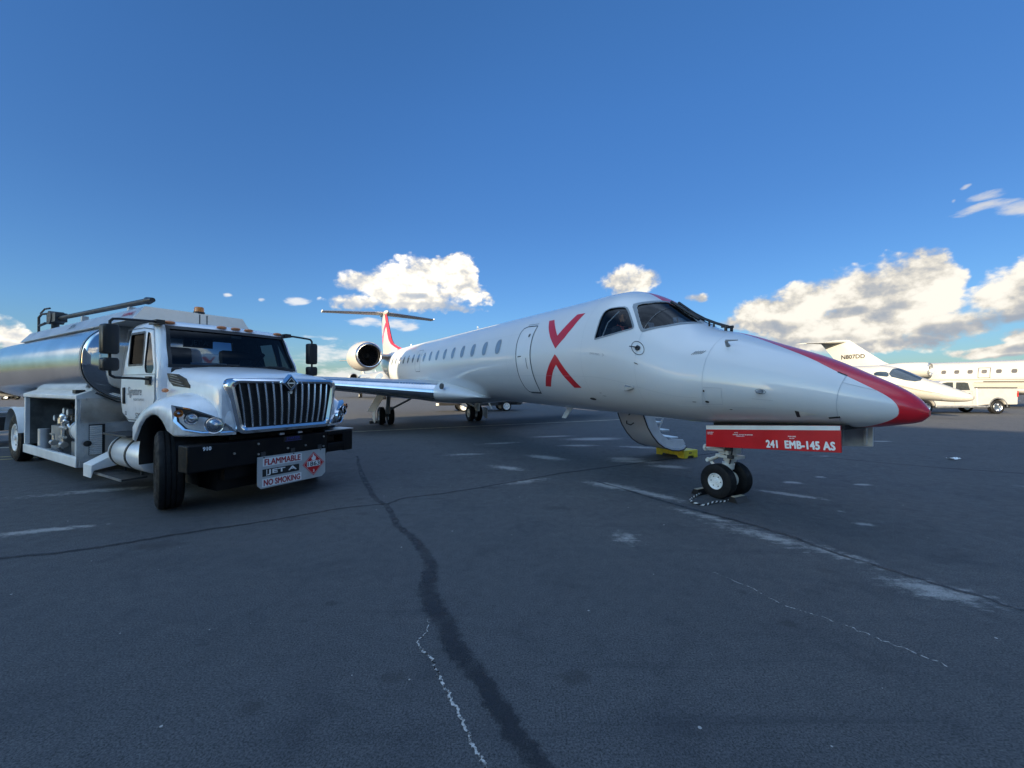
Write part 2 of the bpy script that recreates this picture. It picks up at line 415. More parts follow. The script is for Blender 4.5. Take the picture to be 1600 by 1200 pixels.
class MB:
    def __init__(self):
        self.v = []
        self.f = []
        self.mi = []
        self.cur = 0

    def m(self, i):
        self.cur = i
        return self

    def face(self, idx):
        self.f.append(tuple(idx))
        self.mi.append(self.cur)

    def add(self, verts, faces):
        o = len(self.v)
        self.v += [tuple(p) for p in verts]
        for f in faces:
            self.face([i + o for i in f])
        return self

    def box(self, c, s, rot=None, taper=None):
        hx, hy, hz = s[0] / 2, s[1] / 2, s[2] / 2
        P = []
        for z in (-1, 1):
            k = 1.0 if (taper is None or z < 0) else taper
            for x, y in ((-1, -1), (1, -1), (1, 1), (-1, 1)):
                P.append(Vector((x * hx * k, y * hy * k, z * hz)))
        if rot is not None:
            mt = rot if isinstance(rot, Matrix) else Matrix.Rotation(rot, 3, 'Z')
            P = [mt @ p for p in P]
        c = Vector(c)
        return self.add([c + p for p in P], [(3, 2, 1, 0), (4, 5, 6, 7), (0, 1, 5, 4), (1, 2, 6, 5), (2, 3, 7, 6), (3, 0, 4, 7)])

    def box2(self, a, b):
        c = [(p + q) / 2 for p, q in zip(a, b)]
        s = [abs(q - p) for p, q in zip(a, b)]
        return self.box(c, s)

    def cyl(self, p0, p1, r0, r1=None, n=20, caps=True):
        r1 = r0 if r1 is None else r1
        return self.tube([p0, p1], [r0, r1], n, caps)

    def tube(self, pts, rad, n=10, caps=True):
        pts = [Vector(p) for p in pts]
        rs = rad if isinstance(rad, (list, tuple)) else [rad] * len(pts)
        rings = []
        u = None
        for i, p in enumerate(pts):
            if i == 0:
                d = pts[1] - p
            elif i == len(pts) - 1:
                d = p - pts[i - 1]
            else:
                d = (pts[i + 1] - p).normalized() + (p - pts[i - 1]).normalized()
            d.normalize()
            if u is None:
                u, w = frame_of(d)
            else:
                u = (u - d * u.dot(d)).normalized()
                w = d.cross(u)
            rings.append([p + (u * math.cos(2 * math.pi * k / n) + w * math.sin(2 * math.pi * k / n)) * rs[i] for k in range(n)])
        return self.loft(rings, caps=caps)

    def loft(self, rings, caps=True, closed=True, ring_loop=False):
        o = len(self.v)
        n = len(rings[0])
        for r in rings:
            self.v += [tuple(p) for p in r]
        k = len(rings)
        for i in range(k if ring_loop else k - 1):
            j = (i + 1) % k
            for a in range(n if closed else n - 1):
                b = (a + 1) % n
                self.face((o + i * n + a, o + i * n + b, o + j * n + b, o + j * n + a))
        if caps and closed and not ring_loop:
            self.face([o + a for a in reversed(range(n))])
            self.face([o + (k - 1) * n + a for a in range(n)])
        return self

    def lathe(self, p0, axis, prof, n=32, caps=True):
        """prof: list of (distance along axis, radius)"""
        p0 = Vector(p0)
        ax = Vector(axis).normalized()
        u, w = frame_of(ax)
        rings = [[p0 + ax * d + (u * math.cos(2 * math.pi * k / n) + w * math.sin(2 * math.pi * k / n)) * max(r, 1e-4) for k in range(n)] for d, r in prof]
        return self.loft(rings, caps=caps)

    def prism(self, poly, vec):
        vec = Vector(vec)
        a = [Vector(p) for p in poly]
        n = len(a)
        o = len(self.v)
        self.v += [tuple(p) for p in a] + [tuple(p + vec) for p in a]
        self.face([o + i for i in reversed(range(n))])
        self.face([o + n + i for i in range(n)])
        for i in range(n):
            j = (i + 1) % n
            self.face((o + i, o + j, o + n + j, o + n + i))
        return self

    def plane(self, poly):
        o = len(self.v)
        self.v += [tuple(p) for p in poly]
        self.face([o + i for i in range(len(poly))])
        return self

    def ball(self, c, r, nu=16, nv=10, sc=(1, 1, 1)):
        c = Vector(c)
        rings = []
        for i in range(nv + 1):
            t = math.pi * i / nv
            q = max(math.sin(t), 1e-3)
            rings.append([c + Vector((r * sc[0] * q * math.cos(2 * math.pi * k / nu), r * sc[1] * q * math.sin(2 * math.pi * k / nu), -r * sc[2] * math.cos(t))) for k in range(nu)])
        return self.loft(rings)

    def islands(self):
        """one builder for each separate piece"""
        par = list(range(len(self.v)))

        def find(a):
            while par[a] != a:
                par[a] = par[par[a]]
                a = par[a]
            return a
        for f in self.f:
            for i in f[1:]:
                par[find(i)] = find(f[0])
        groups = {}
        for k, f in enumerate(self.f):
            groups.setdefault(find(f[0]), []).append(k)
        out = []
        for ks in groups.values():
            q = MB()
            mp = {}
            for k in ks:
                idx = []
                for i in self.f[k]:
                    if i not in mp:
                        mp[i] = len(q.v)
                        q.v.append(self.v[i])
                    idx.append(mp[i])
                q.cur = self.mi[k]
                q.face(idx)
            out.append(q)
        return out

    def build(self, name, mats, parent=None, loc=None, smooth=35, bevel=0.0, seg=2, recalc=True, split=None):
        if split is None and name in SPLIT:
            first = None
            for q in self.islands():
                o = q.build(name, mats, parent, loc, smooth, bevel, seg, recalc, split=False)
                first = first or o
            return first
        me = bpy.data.meshes.new(name)
        me.from_pydata(self.v, [], self.f)
        if not isinstance(mats, (list, tuple)):
            mats = [mats]
        for q in mats:
            me.materials.append(q)
        me.polygons.foreach_set('material_index', self.mi)
        if recalc:
            bm = bmesh.new()
            bm.from_mesh(me)
            bmesh.ops.recalc_face_normals(bm, faces=bm.faces)
            bm.to_mesh(me)
            bm.free()
        if smooth:
            me.polygons.foreach_set('use_smooth', [True] * len(me.polygons))
            me.set_sharp_from_angle(angle=R(smooth))
        me.update()
        ob = bpy.data.objects.new(name, me)
        COL.objects.link(ob)
        if parent is not None:
            ob.parent = parent
        if loc is not None:
            ob.location = loc
        elif parent is not None and 'origin_shift' in parent:
            ob.location = [-q for q in parent['origin_shift']]
        if bevel:
            bv = ob.modifiers.new('bevel', 'BEVEL')
            bv.width = bevel
            bv.segments = seg
            bv.limit_method = 'ANGLE'
            bv.angle_limit = R(40)
            bv.harden_normals = False
        return ob


def thing(name, label, cat, loc=(0, 0, 0), rot=(0, 0, 0), group=None):
    o = bpy.data.objects.new(name, None)
    COL.objects.link(o)
    o.location = loc
    o.rotation_euler = rot
    o['label'] = label
    o['category'] = cat
    if group:
        o['group'] = group
    o.empty_display_size = 0.3
    return o


def tag(o, label, cat, group=None):
    o['label'] = label
    o['category'] = cat
    if group:
        o['group'] = group
    return o


def text_faces(s, size, offset=0.0, spacing=1.0, align='CENTER', shear=0.0):
    c = bpy.data.curves.new('lettering', 'FONT')
    c.body = s
    c.size = size
    c.offset = offset
    c.space_character = spacing
    c.align_x = align
    c.align_y = 'CENTER'
    c.shear = shear
    c.resolution_u = 3
    o = bpy.data.objects.new('lettering', c)
    COL.objects.link(o)
    dg = bpy.context.evaluated_depsgraph_get()
    dg.update()
    me = bpy.data.meshes.new_from_object(o.evaluated_get(dg))
    v = [tuple(p.co) for p in me.vertices]
    f = [tuple(p.vertices) for p in me.polygons]
    bpy.data.objects.remove(o)
    bpy.data.curves.remove(c)
    bpy.data.meshes.remove(me)
    return v, f


def put_text(mb, s, size, origin, right, up, sx=1.0, bold=None, offset=0.0, fit=None, **kw):
    """flat lettering laid on a plane given by its right and up directions; bold strokes come from close copies"""
    v, f = text_faces(s, size, **kw)
    o, r, u = Vector(origin), Vector(right).normalized(), Vector(up).normalized()
    n = r.cross(u)
    bold = abs(offset) if bold is None else bold
    if fit:
        x0, x1 = min(p[0] for p in v), max(p[0] for p in v)
        y0, y1 = min(p[1] for p in v), max(p[1] for p in v)
        kx, ky = (fit[0] - 2 * bold) / (x1 - x0), (fit[1] - 2 * bold) / (y1 - y0)
        v = [((p[0] - (x0 + x1) / 2) * kx, (p[1] - (y0 + y1) / 2) * ky) for p in v]
        sx = 1.0
    sh = [(0, 0)] if bold < 2e-4 else [(math.cos(k * math.pi / 4) * bold, math.sin(k * math.pi / 4) * bold) for k in range(8)]
    for i, (dx, dy) in enumerate(sh):
        mb.add([o + r * (p[0] * sx + dx) + u * (p[1] + dy) + n * (i * 0.00006) for p in v], f)
    return mb


def wheel_meshes(r, w, rim_r, side, style='steel'):
    """tyre and rim meshes about the origin, axle along y; side = outer face direction (-1 / +1)"""
    t = MB()
    h = w / 2
    prof = [(-h * 0.80, rim_r * 0.98), (-h, rim_r + (r - rim_r) * 0.35), (-h * 0.98, rim_r + (r - rim_r) * 0.70), (-h * 0.80, r * 0.975), (-h * 0.62, r)]
    for g in (-0.36, 0.0, 0.36):
        prof += [(h * (g - 0.05), r), (h * (g - 0.04), r - 0.014), (h * (g + 0.04), r - 0.014), (h * (g + 0.05), r)]
    prof += [(h * 0.62, r), (h * 0.80, r * 0.975), (h * 0.98, rim_r + (r - rim_r) * 0.70), (h, rim_r + (r - rim_r) * 0.35), (h * 0.80, rim_r * 0.98)]
    t.lathe((0, 0, 0), (0, side, 0), prof, 48, caps=False)
    m = MB()
    if style == 'steel':
        pr = [(h * 0.80, rim_r), (h * 0.86, rim_r * 0.97), (h * 0.74, rim_r * 0.90), (h * 0.30, rim_r * 0.80), (h * 0.22, rim_r * 0.62), (h * 0.30, rim_r * 0.50), (h * 0.34, rim_r * 0.36), (h * 0.75, rim_r * 0.32), (h * 0.80, rim_r * 0.22), (h * 0.80, 0.001)]
    elif style == 'dish':
        pr = [(h * 0.80, rim_r), (h * 0.90, rim_r * 0.96), (h * 0.86, rim_r * 0.90), (h * 0.62, rim_r * 0.82), (h * 0.52, rim_r * 0.45), (h * 0.70, rim_r * 0.40), (h * 0.72, rim_r * 0.22), (h * 0.95, rim_r * 0.20), (h * 0.95, 0.001)]
    else:
        pr = [(h * 0.80, rim_r), (h * 0.88, rim_r * 0.97), (h * 0.70, rim_r * 0.88), (h * 0.5, rim_r * 0.5), (h * 0.55, rim_r * 0.2), (h * 0.55, 0.001)]
    m.lathe((0, 0, 0), (0, side, 0), pr, 40, caps=False)
    m.lathe((0, 0, 0), (0, side, 0), [(-h * 0.7, rim_r * 0.98), (-h * 0.6, 0.001)], 32, caps=False)
    if style == 'alloy':
        m.cur = 1
        for k in range(5):
            a = 2 * math.pi * (k + 0.5) / 5
            c = Vector((math.cos(a) * rim_r * 0.66, side * h * 0.66, math.sin(a) * rim_r * 0.66))
            m.box(c, (rim_r * 0.34, 0.02, rim_r * 0.20), Matrix.Rotation(-a, 3, 'Y'))
        m.cur = 0
    elif style == 'steel':
        m.cur = 1
        for k in range(10):
            a = 2 * math.pi * k / 10
            c = Vector((math.cos(a) * rim_r * 0.56, side * h * 0.30, math.sin(a) * rim_r * 0.56))
            m.cyl(c, c + Vector((0, side * 0.03, 0)), 0.014, n=6)
        m.cur = 0
    elif style == 'dish':
        m.cur = 1
        for k in range(6):
            a = 2 * math.pi * k / 6
            c = Vector((math.cos(a) * rim_r * 0.64, side * (h * 0.56 + 0.004), math.sin(a) * rim_r * 0.64))
            m.cyl(c, c + Vector((0, side * 0.006, 0)), rim_r * 0.07, n=8)
        m.cur = 0
    return t, m


def add_wheel(parent, name, pos, r, w, rim_r, side, style, tyre_m, rim_m, turn=0.0, accent=None):
    """wheel > tyre, rim (an Empty-free wheel: the tyre is the wheel mesh, the rim its child)"""
    t, m = wheel_meshes(r, w, rim_r, side, style)
    loc = Vector(pos)
    if 'origin_shift' in parent:
        loc = loc - Vector(parent['origin_shift'])
    e = t.build(name, tyre_m, parent, loc=loc)
    e.rotation_euler = (0, 0, turn)
    m.build('rim', [rim_m, accent or M['dark_steel']], e, loc=(0, 0, 0))
    return e

# ---------------------------------------------------------------- ground
CHALK = [(3.36, 3.27, 0.36, 0.22, -35, 0.62), (4.15, 6.18, 0.42, 0.1, -38, 0.85), (4.73, 6.95, 0.16, 0.1, -20, 0.84), (5.78, 6.8, 0.14, 0.08, 0, 0.84),
         (4.14, 4.84, 0.13, 0.06, -20, 0.7), (4.26, 5.34, 0.09, 0.05, 0, 0.45), (5.51, 7.37, 0.1, 0.07, 0, 0.7), (10.95, 12.2, 0.3, 0.12, 0, 0.84),
         (1.22, 4.4, 0.17, 0.22, 0, 0.5), (2.1, 6.2, 0.62, 0.12, -50, 0.7), (3.16, 8.34, 0.4, 0.2, -20, 0.7), (2.75, 4.45, 0.75, 0.2, -52, 0.5),
         (3.12, 4, 0.5, 0.14, -58, 0.5), (2.4, 5.15, 0.6, 0.12, -52, 0.5), (2.66, 8.9, 0.55, 0.2, -10, 0.7), (2.52, 12.76, 0.9, 0.35, 10, 0.85),
         (0.77, 9.42, 0.55, 0.22, -40, 0.77), (-0.1, 8.21, 0.45, 0.2, -35, 0.63), (1.64, 6.7, 0.55, 0.2, -40, 0.7), (2.56, 9.21, 0.4, 0.25, 0, 0.84),
         (-1.12, 9.85, 0.6, 0.16, 10, 0.56), (1.83, 11.33, 0.6, 0.2, 0, 0.7), (-5.27, 4.63, 0.5, 0.09, 22, 0.75), (-6.27, 6.47, 0.75, 0.16, 20, 0.6),
         (-5.62, 4.42, 0.34, 0.08, 20, 0.5), (-6.91, 6.13, 0.7, 0.12, 20, 0.4), (1.3, 13.4, 0.8, 0.2, 15, 0.7), (3.4, 11, 0.6, 0.2, -20, 0.7),
         (7.2, 9.6, 0.3, 0.1, 0, 0.49), (8.4, 6.6, 0.3, 0.08, -30, 0.56), (5.9, 4.3, 0.3, 0.07, -40, 0.3), (-0.3, 11.8, 0.7, 0.2, 20, 0.56), (0.2, 7, 0.5, 0.15, 30, 0.49)]
OIL = [(1.81, 3.25, .05, .04), (1.87, 2.81, .07, .05), (2.76, 3.61, .11, .06), (-1.35, 3.08, .055, .04), (-1.43, 2.84, .03, .025), (-2.21, 5.9, .10, .08),
       (-1.9, 5.23, .10, .09), (-0.67, 2.29, .09, .06), (-1.07, 5.95, .14, .06), (-1.94, 2.58, .045, .03), (-1.31, 2.09, .07, .06), (-0.35, 6.6, .2, .1), (0.6, 5.5, .25, .12), (-3.6, 4.2, .3, .15), (0.35, 2.3, .1, .08)]


def asphalt():
    m = bpy.data.materials.new('asphalt')
    m.use_nodes = True
    t = NT(m.node_tree)
    b = t.n['Principled BSDF']
    P = t.add('ShaderNodeTexCoord').outputs['Object']
    grain = t.noise(P, 95.0, 4.0, 0.85)
    coarse = t.noise(P, 34.0, 3.0, 0.6)
    mid = t.noise(P, 9.0, 5.0, 0.6)
    big = t.noise(P, 0.55, 5.0, 0.55, dist=0.4)
    streak = t.noise(t.mapping(P, rot=(0, 0, R(-30)), scale=(0.35, 2.2, 1)), 1.1, 6.0, 0.62)
    col = t.mix(t.ss(big, 0.3, 0.72), (0.024, 0.033, 0.046, 1), (0.048, 0.058, 0.074, 1))
    col = t.mix(t.math('MULTIPLY', t.ss(streak, 0.52, 0.78), 0.55), col, (0.130, 0.130, 0.128, 1))
    col = t.mix(t.ss(mid, 0.35, 0.7, 0.0, 0.6), col, (0.034, 0.040, 0.050, 1))
    col = t.mix(t.ss(grain, 0.32, 0.68, 0.0, 1.0), t.mix(0.88, col, (0.012, 0.014, 0.017, 1)), t.mix(0.60, col, (0.20, 0.20, 0.20, 1)))
    col = t.mix(t.ss(coarse, 0.54, 0.74, 0.0, 0.6), col, (0.026, 0.029, 0.034, 1))
    g = bpy.data.node_groups.new('stain', 'ShaderNodeTree')
    for nm, ty in (('P', 'NodeSocketVector'), ('loc', 'NodeSocketVector'), ('rot', 'NodeSocketFloat'), ('scale', 'NodeSocketVector')):
        g.interface.new_socket(nm, in_out='INPUT', socket_type=ty)
    g.interface.new_socket('f', in_out='OUTPUT', socket_type='NodeSocketFloat')
    gt = NT(g)
    gi, go = gt.add('NodeGroupInput'), gt.add('NodeGroupOutput')
    q = gt.vmath('SUBTRACT', gi.outputs[0], gi.outputs[1])
    vr = gt.add('ShaderNodeVectorRotate', rotation_type='Z_AXIS')
    gt.l.new(q, vr.inputs['Vector'])
    gt.l.new(gt.math('MULTIPLY', gi.outputs[2], -1.0), vr.inputs['Angle'])
    q = gt.vmath('DIVIDE', vr.outputs[0], gi.outputs[3])
    gt.l.new(gt.math('SUBTRACT', 1.0, gt.vmath('LENGTH', q)), go.inputs[0])

    def blots(lst, soft):
        acc = None
        for e in lst:
            nd = t.add('ShaderNodeGroup')
            nd.node_tree = g
            t.put(nd.inputs[0], P)
            nd.inputs[1].default_value = (e[0], e[1], 0)
            nd.inputs[2].default_value = R(e[4]) if len(e) > 4 else 0.0
            nd.inputs[3].default_value = (e[2] * 1.5, e[3] * 1.5, 1)
            f = t.math('MULTIPLY', nd.outputs[0], e[5] if len(e) > 5 else 1.0)
            acc = f if acc is None else t.math('MAXIMUM', acc, f)
        return acc
    # broad darker blooms of old spills and rolled tyre tracks
    bloom = t.noise(P, 1.7, 6.0, 0.68, dist=0.6)
    col = t.mix(t.ss(bloom, 0.46, 0.74, 0.0, 0.38), col, (0.018, 0.023, 0.032, 1))
    trk = t.noise(t.mapping(P, rot=(0, 0, R(28)), scale=(0.12, 3.0, 1)), 1.6, 5.0, 0.6)
    col = t.mix(t.ss(trk, 0.60, 0.76, 0.0, 0.5), col, (0.030, 0.034, 0.042, 1))
    ch = blots(CHALK, 1)
    cn = t.noise(P, 13.0, 7.0, 0.72)
    cn2 = t.noise(t.mapping(P, rot=(0, 0, R(25)), scale=(0.5, 2.4, 1)), 7.0, 5.0, 0.6)
    chm = t.math('ADD', ch, t.math('MULTIPLY', t.math('SUBTRACT', cn, 0.5), 1.0))
    chm = t.math('ADD', chm, t.math('MULTIPLY', t.math('SUBTRACT', cn2, 0.5), 0.8))
    chm = t.math('MULTIPLY', t.ss(chm, 0.16, 0.60), t.ss(ch, -0.02, 0.12))
    chm = t.math('MULTIPLY', chm, t.ss(grain, 0.28, 0.6, 0.35, 1.0))
    col = t.mix(t.math('MULTIPLY', chm, 0.80), col, (0.42, 0.41, 0.39, 1))
    ol = t.math('ADD', blots(OIL, 1), t.math('MULTIPLY', t.math('SUBTRACT', mid, 0.5), 0.7))
    col = t.mix(t.math('MULTIPLY', t.ss(t.math('ADD', ol, t.math('MULTIPLY', t.math('SUBTRACT', cn, 0.5), 1.0)), 0.25, 0.75), 0.5), col, (0.035, 0.035, 0.038, 1))
    # scattered pale grit
    vo = t.add('ShaderNodeTexVoronoi', feature='F1')
    t.put(vo.inputs['Vector'], P)
    vo.inputs['Scale'].default_value = 9.0
    vo.inputs['Randomness'].default_value = 1.0
    sc = t.add('ShaderNodeSeparateColor')
    t.l.new(vo.outputs['Color'], sc.inputs[0])
    size = t.math('MULTIPLY', t.math('POWER', sc.outputs[0], 6.0), 0.085)
    gp = t.math('MULTIPLY', t.math('LESS_THAN', vo.outputs['Distance'], size), t.math('GREATER_THAN', sc.outputs[1], 0.30))
    col = t.mix(t.math('MULTIPLY', gp, 0.8), col, (0.50, 0.48, 0.45, 1))
    t.put(b.inputs['Base Color'], col)
    t.put(b.inputs['Roughness'], t.ss(mid, 0.3, 0.7, 0.72, 0.9))
    b.inputs['Specular IOR Level'].default_value = 0.35
    bn = t.add('ShaderNodeBump')
    bn.inputs['Strength'].default_value = 0.75
    bn.inputs['Distance'].default_value = 0.006
    t.put(bn.inputs['Height'], t.math('ADD', grain, t.math('MULTIPLY', t.noise(P, 60.0, 3.0, 0.6), 0.8)))
    t.put(b.inputs['Normal'], bn.outputs[0])
    return m


def sheet_mat(name, c1, c2, scale, cover, rough, soft=0.18, gaps=0.0, gmin=0.0):
    """thin sheet whose edges and wear are broken up by noise; uv.y runs 0..1 across"""
    m = bpy.data.materials.new(name)
    m.use_nodes = True
    t = NT(m.node_tree)
    b = t.n['Principled BSDF']
    P = t.add('ShaderNodeTexCoord')
    n = t.noise(P.outputs['Object'], scale, 6.0, 0.65)
    sp = t.add('ShaderNodeSeparateXYZ')
    t.l.new(P.outputs['UV'], sp.inputs[0])
    e = t.math('SUBTRACT', 1.0, t.math('ABSOLUTE', t.math('SUBTRACT', t.math('MULTIPLY', sp.outputs[1], 2.0), 1.0)))
    a = t.math('ADD', t.math('MULTIPLY', e, 1.0), t.math('MULTIPLY', t.math('SUBTRACT', n, 0.5), 1.6))
    al = t.math('MULTIPLY', t.ss(a, 0.30 - soft, 0.30 + soft), cover)
    gr = t.noise(P.outputs['Object'], 190.0, 3.0, 0.7)
    al = t.math('MULTIPLY', al, t.ss(gr, 0.2, 0.55, 0.75, 1.0))
    if gaps > 0:
        big = t.noise(P.outputs['Object'], gaps, 5.0, 0.65)
        al = t.math('MULTIPLY', al, t.ss(big, 0.36, 0.62, gmin, 1.0))
    t.put(b.inputs['Base Color'], t.mix(n, (*c1, 1), (*c2, 1)))
    b.inputs['Roughness'].default_value = rough
    b.inputs['Specular IOR Level'].default_value = 0.3
    t.put(b.inputs['Alpha'], al)
    return m


def strip(name, pts, widths, z, material, wob=0.0, seed=1, sub=6):
    rnd = random.Random(seed)
    P = []
    for i in range(len(pts) - 1):
        for k in range(sub):
            f = k / sub
            j = max(i - 1, 0)
            l = min(i + 2, len(pts) - 1)
            q = []
            for c in range(2):
                p0, p1, p2, p3 = pts[j][c], pts[i][c], pts[i + 1][c], pts[l][c]
                q.append(0.5 * (2 * p1 + (p2 - p0) * f + (2 * p0 - 5 * p1 + 4 * p2 - p3) * f * f + (3 * p1 - p0 - 3 * p2 + p3) * f ** 3))
            w = widths[i] * (1 - f) + widths[i + 1] * f
            P.append((q[0], q[1], w))
    P.append((pts[-1][0], pts[-1][1], widths[-1]))
    mb = MB()
    n = len(P)
    for i, (x, y, w) in enumerate(P):
        a, c = P[max(i - 1, 0)], P[min(i + 1, n - 1)]
        d = Vector((c[0] - a[0], c[1] - a[1], 0)).normalized()
        s = Vector((-d.y, d.x, 0))
        o = Vector((x, y, z)) + s * rnd.uniform(-wob, wob) + d * rnd.uniform(-wob, wob) * 0.3
        mb.v += [tuple(o - s * w / 2), tuple(o + s * w / 2)]
    for i in range(n - 1):
        mb.face((2 * i, 2 * i + 2, 2 * i + 3, 2 * i + 1))
    ob = mb.build(name, material, smooth=0, recalc=False)
    uv = ob.data.uv_layers.new(name='uv')
    for p in ob.data.polygons:
        for li in p.loop_indices:
            vi = ob.data.loops[li].vertex_index
            uv.data[li].uv = ((vi // 2) * 0.1, float(vi % 2))
    ob['kind'] = 'structure'
    return ob


gb = MB()
gb.plane([(-3000, -3000, 0), (3000, -3000, 0), (3000, 3000, 0), (-3000, 3000, 0)])
ground = gb.build('ground', asphalt(), smooth=0)
ground['kind'] = 'structure'
SEAL = sheet_mat('crack_sealant', (0.014, 0.016, 0.019), (0.034, 0.037, 0.042), 18.0, 0.85, 0.5, 0.34, 3.2, 0.40)
SEAL2 = sheet_mat('old_crack_sealant', (0.018, 0.020, 0.023), (0.04, 0.042, 0.046), 14.0, 0.6, 0.7, 0.3)
CRACK = sheet_mat('chalky_crack', (0.42, 0.40, 0.37), (0.60, 0.58, 0.55), 60.0, 1.0, 0.9, 0.18, 30.0, 0.0)
GAP = sheet_mat('open_crack', (0.004, 0.004, 0.005), (0.010, 0.010, 0.011), 40.0, 0.95, 0.9, 0.2)
PAINT = sheet_mat('worn_line_paint', (0.52, 0.47, 0.36), (0.68, 0.64, 0.54), 5.0, 0.75, 0.8, 0.22)
YPAINT = sheet_mat('worn_yellow_paint', (0.55, 0.44, 0.16), (0.66, 0.55, 0.26), 5.0, 0.85, 0.8, 0.15)
strip('crack_seal', [(-3.6, 9.6), (-2.92, 7.93), (-2.41, 6.83), (-1.96, 5.93), (-1.75, 5.66), (-1.56, 5.29), (-1.29, 4.73), (-1.03, 4.36), (-0.87, 4.05), (-0.74, 3.74), (-0.70, 3.51), (-0.66, 3.25), (-0.57, 3.01), (-0.45, 2.80), (-0.35, 2.55), (-0.24, 2.39), (-0.14, 2.22), (-0.05, 2.04), (0.06, 1.85), (0.12, 1.75), (0.3, 1.4)],
      [.06, .10, .12, .10, .10, .10, .10, .12, .13, .15, .17, .19, .20, .18, .17, .15, .14, .14, .14, .14, .14], 0.003, SEAL, 0.012, 3)
strip('crack_seal', [(-1.71, 5.65), (-1.55, 5.97), (-1.15, 6.17), (-0.51, 6.59), (0.22, 7.15), (1.08, 7.77), (2.72, 8.74), (5.2, 10.2), (8.5, 12.4)], [.07, .07, .07, .06, .06, .08, .08, .08, .08], 0.0034, SEAL2, 0.012, 5)
strip('crack_seal', [(-1.75, 5.66), (-2.22, 5.49), (-2.65, 5.17), (-3.04, 4.89), (-3.53, 4.59), (-3.95, 4.28), (-4.32, 4.04), (-4.81, 3.87), (-6.5, 3.2)], [.06, .06, .05, .06, .09, .09, .09, .08, .08], 0.0038, SEAL2, 0.012, 6)
strip('crack_seal', [(1.4, 7.1), (2.02, 6.02), (2.35, 5.47), (2.68, 4.98), (2.96, 4.53), (3.10, 4.11), (3.25, 3.76), (3.40, 3.50), (3.48, 3.34), (3.61, 3.15), (3.68, 2.97), (4.2, 2.2)], [.05, .09, .09, .08, .08, .07, .07, .06, .05, .04, .04, .04], 0.0042, SEAL, 0.012, 8)
strip('crack_seal', [(6.6, 10.2), (8.0, 8.6), (10.0, 7.4), (14.0, 5.4)], [.05, .05, .05, .05], 0.0042, SEAL2, 0.012, 9)
strip('crack', [(-0.58, 2.86), (-0.56, 2.72), (-0.60, 2.61), (-0.54, 2.52), (-0.47, 2.44), (-0.41, 2.31), (-0.35, 2.20), (-0.30, 2.11), (-0.23, 1.98), (-0.19, 1.88), (-0.15, 1.81), (-0.11, 1.75), (0.0, 1.5)],
      [.008, .009, .010, .012, .012, .012, .012, .012, .012, .012, .012, .012, .012], 0.0046, GAP, 0.008, 4, 8)
strip('crack', [(-0.58, 2.86), (-0.56, 2.72), (-0.60, 2.61), (-0.54, 2.52), (-0.47, 2.44), (-0.41, 2.31), (-0.35, 2.20), (-0.30, 2.11), (-0.23, 1.98), (-0.19, 1.88), (-0.15, 1.81), (-0.11, 1.75), (0.0, 1.5)],
      [.006, .008, .015, .019, .019, .021, .021, .021, .019, .019, .019, .019, .019], 0.0050, CRACK, 0.008, 4, 8)
strip('crack', [(1.74, 3.58), (1.87, 3.39), (2.0, 3.07), (2.16, 2.89), (2.27, 2.75), (2.35, 2.62), (2.44, 2.51), (2.51, 2.38)], [.006, .008, .010, .008, .010, .012, .010, .012], 0.0046, CRACK, 0.014, 11, 6)
strip('painted_line', [(-22.0, 6.65), (-11.2, 12.03), (-5.74, 14.75), (-2.54, 16.34), (4.99, 20.09), (40, 37.5)], [.2] * 6, 0.006, PAINT, 0, 1, 4)
strip('painted_line', [(-30, -1.0), (-11.88, 9.36), (-10.2, 10.3)], [.12] * 3, 0.006, YPAINT, 0, 1, 4)
strip('painted_line', [(-30, -1.6), (-11.30, 9.10), (-9.6, 10.05)], [.12] * 3, 0.006, YPAINT, 0, 1, 4)

# ---------------------------------------------------------------- the hangar behind the camera that shades the apron
HG = thing('airport_hangar', 'tall pale grey metal hangar with big sliding doors, its shadow lying over the apron', 'hangar', (-38.78, -21.22, 0))


def hangar():
    H = 18.0
    a = Vector((0, 0, 0))
    e2 = Vector((0.743, -0.669, 0))
    e1 = Vector((-0.797, -0.603, 0))
    fp = [a, a + e2 * 130, a + e2 * 130 + e1 * 80, a + e1 * 80]
    wm = mat('hangar_cladding', (0.62, 0.62, 0.61), 0.6, vary=0.05, vscale=0.2)
    rm = mat('hangar_roof', (0.34, 0.35, 0.36), 0.6, vary=0.1, vscale=0.2)
    dm = mat('hangar_door', (0.50, 0.51, 0.52), 0.55, vary=0.1, vscale=0.3)
    w = MB()
    w.prism(fp, (0, 0, H - 0.3))
    w.build('wall', wm, HG, loc=(0, 0, 0))
    r = MB()
    r.prism([p + Vector((0, 0, H - 0.3)) + (p - (fp[0] + fp[2]) / 2).normalized() * 0.25 for p in fp], (0, 0, 0.3))
    r.build('roof', rm, HG, loc=(0, 0, 0))
    n = Vector((0.669, 0.743, 0))
    for k in range(7):
        d = MB()
        s = a + e2 * (8 + k * 15.4)
        off = n * (0.12 if k % 2 else 0.28)
        d.prism([s + off, s + e2 * 15.2 + off, s + e2 * 15.2 + n * 0.02, s + n * 0.02], (0, 0, 12.5))
        d.build('door', dm, HG, loc=(0, 0, 0))


hangar()

# ================================================================ the regional jet
# body frame: x forward from the nose tip, y to port, z up from the nose tip
JYAW, JTILT = -1.0764, -0.0233
_fw = Vector((math.cos(JYAW) * math.cos(JTILT), math.sin(JYAW) * math.cos(JTILT), math.sin(JTILT)))
_pt = Vector((-math.sin(JYAW), math.cos(JYAW), 0))
_up = _fw.cross(_pt)
JR = Matrix((_fw, _pt, _up)).transposed()
JO = Vector((4.2066, 4.1446, 1.3474))


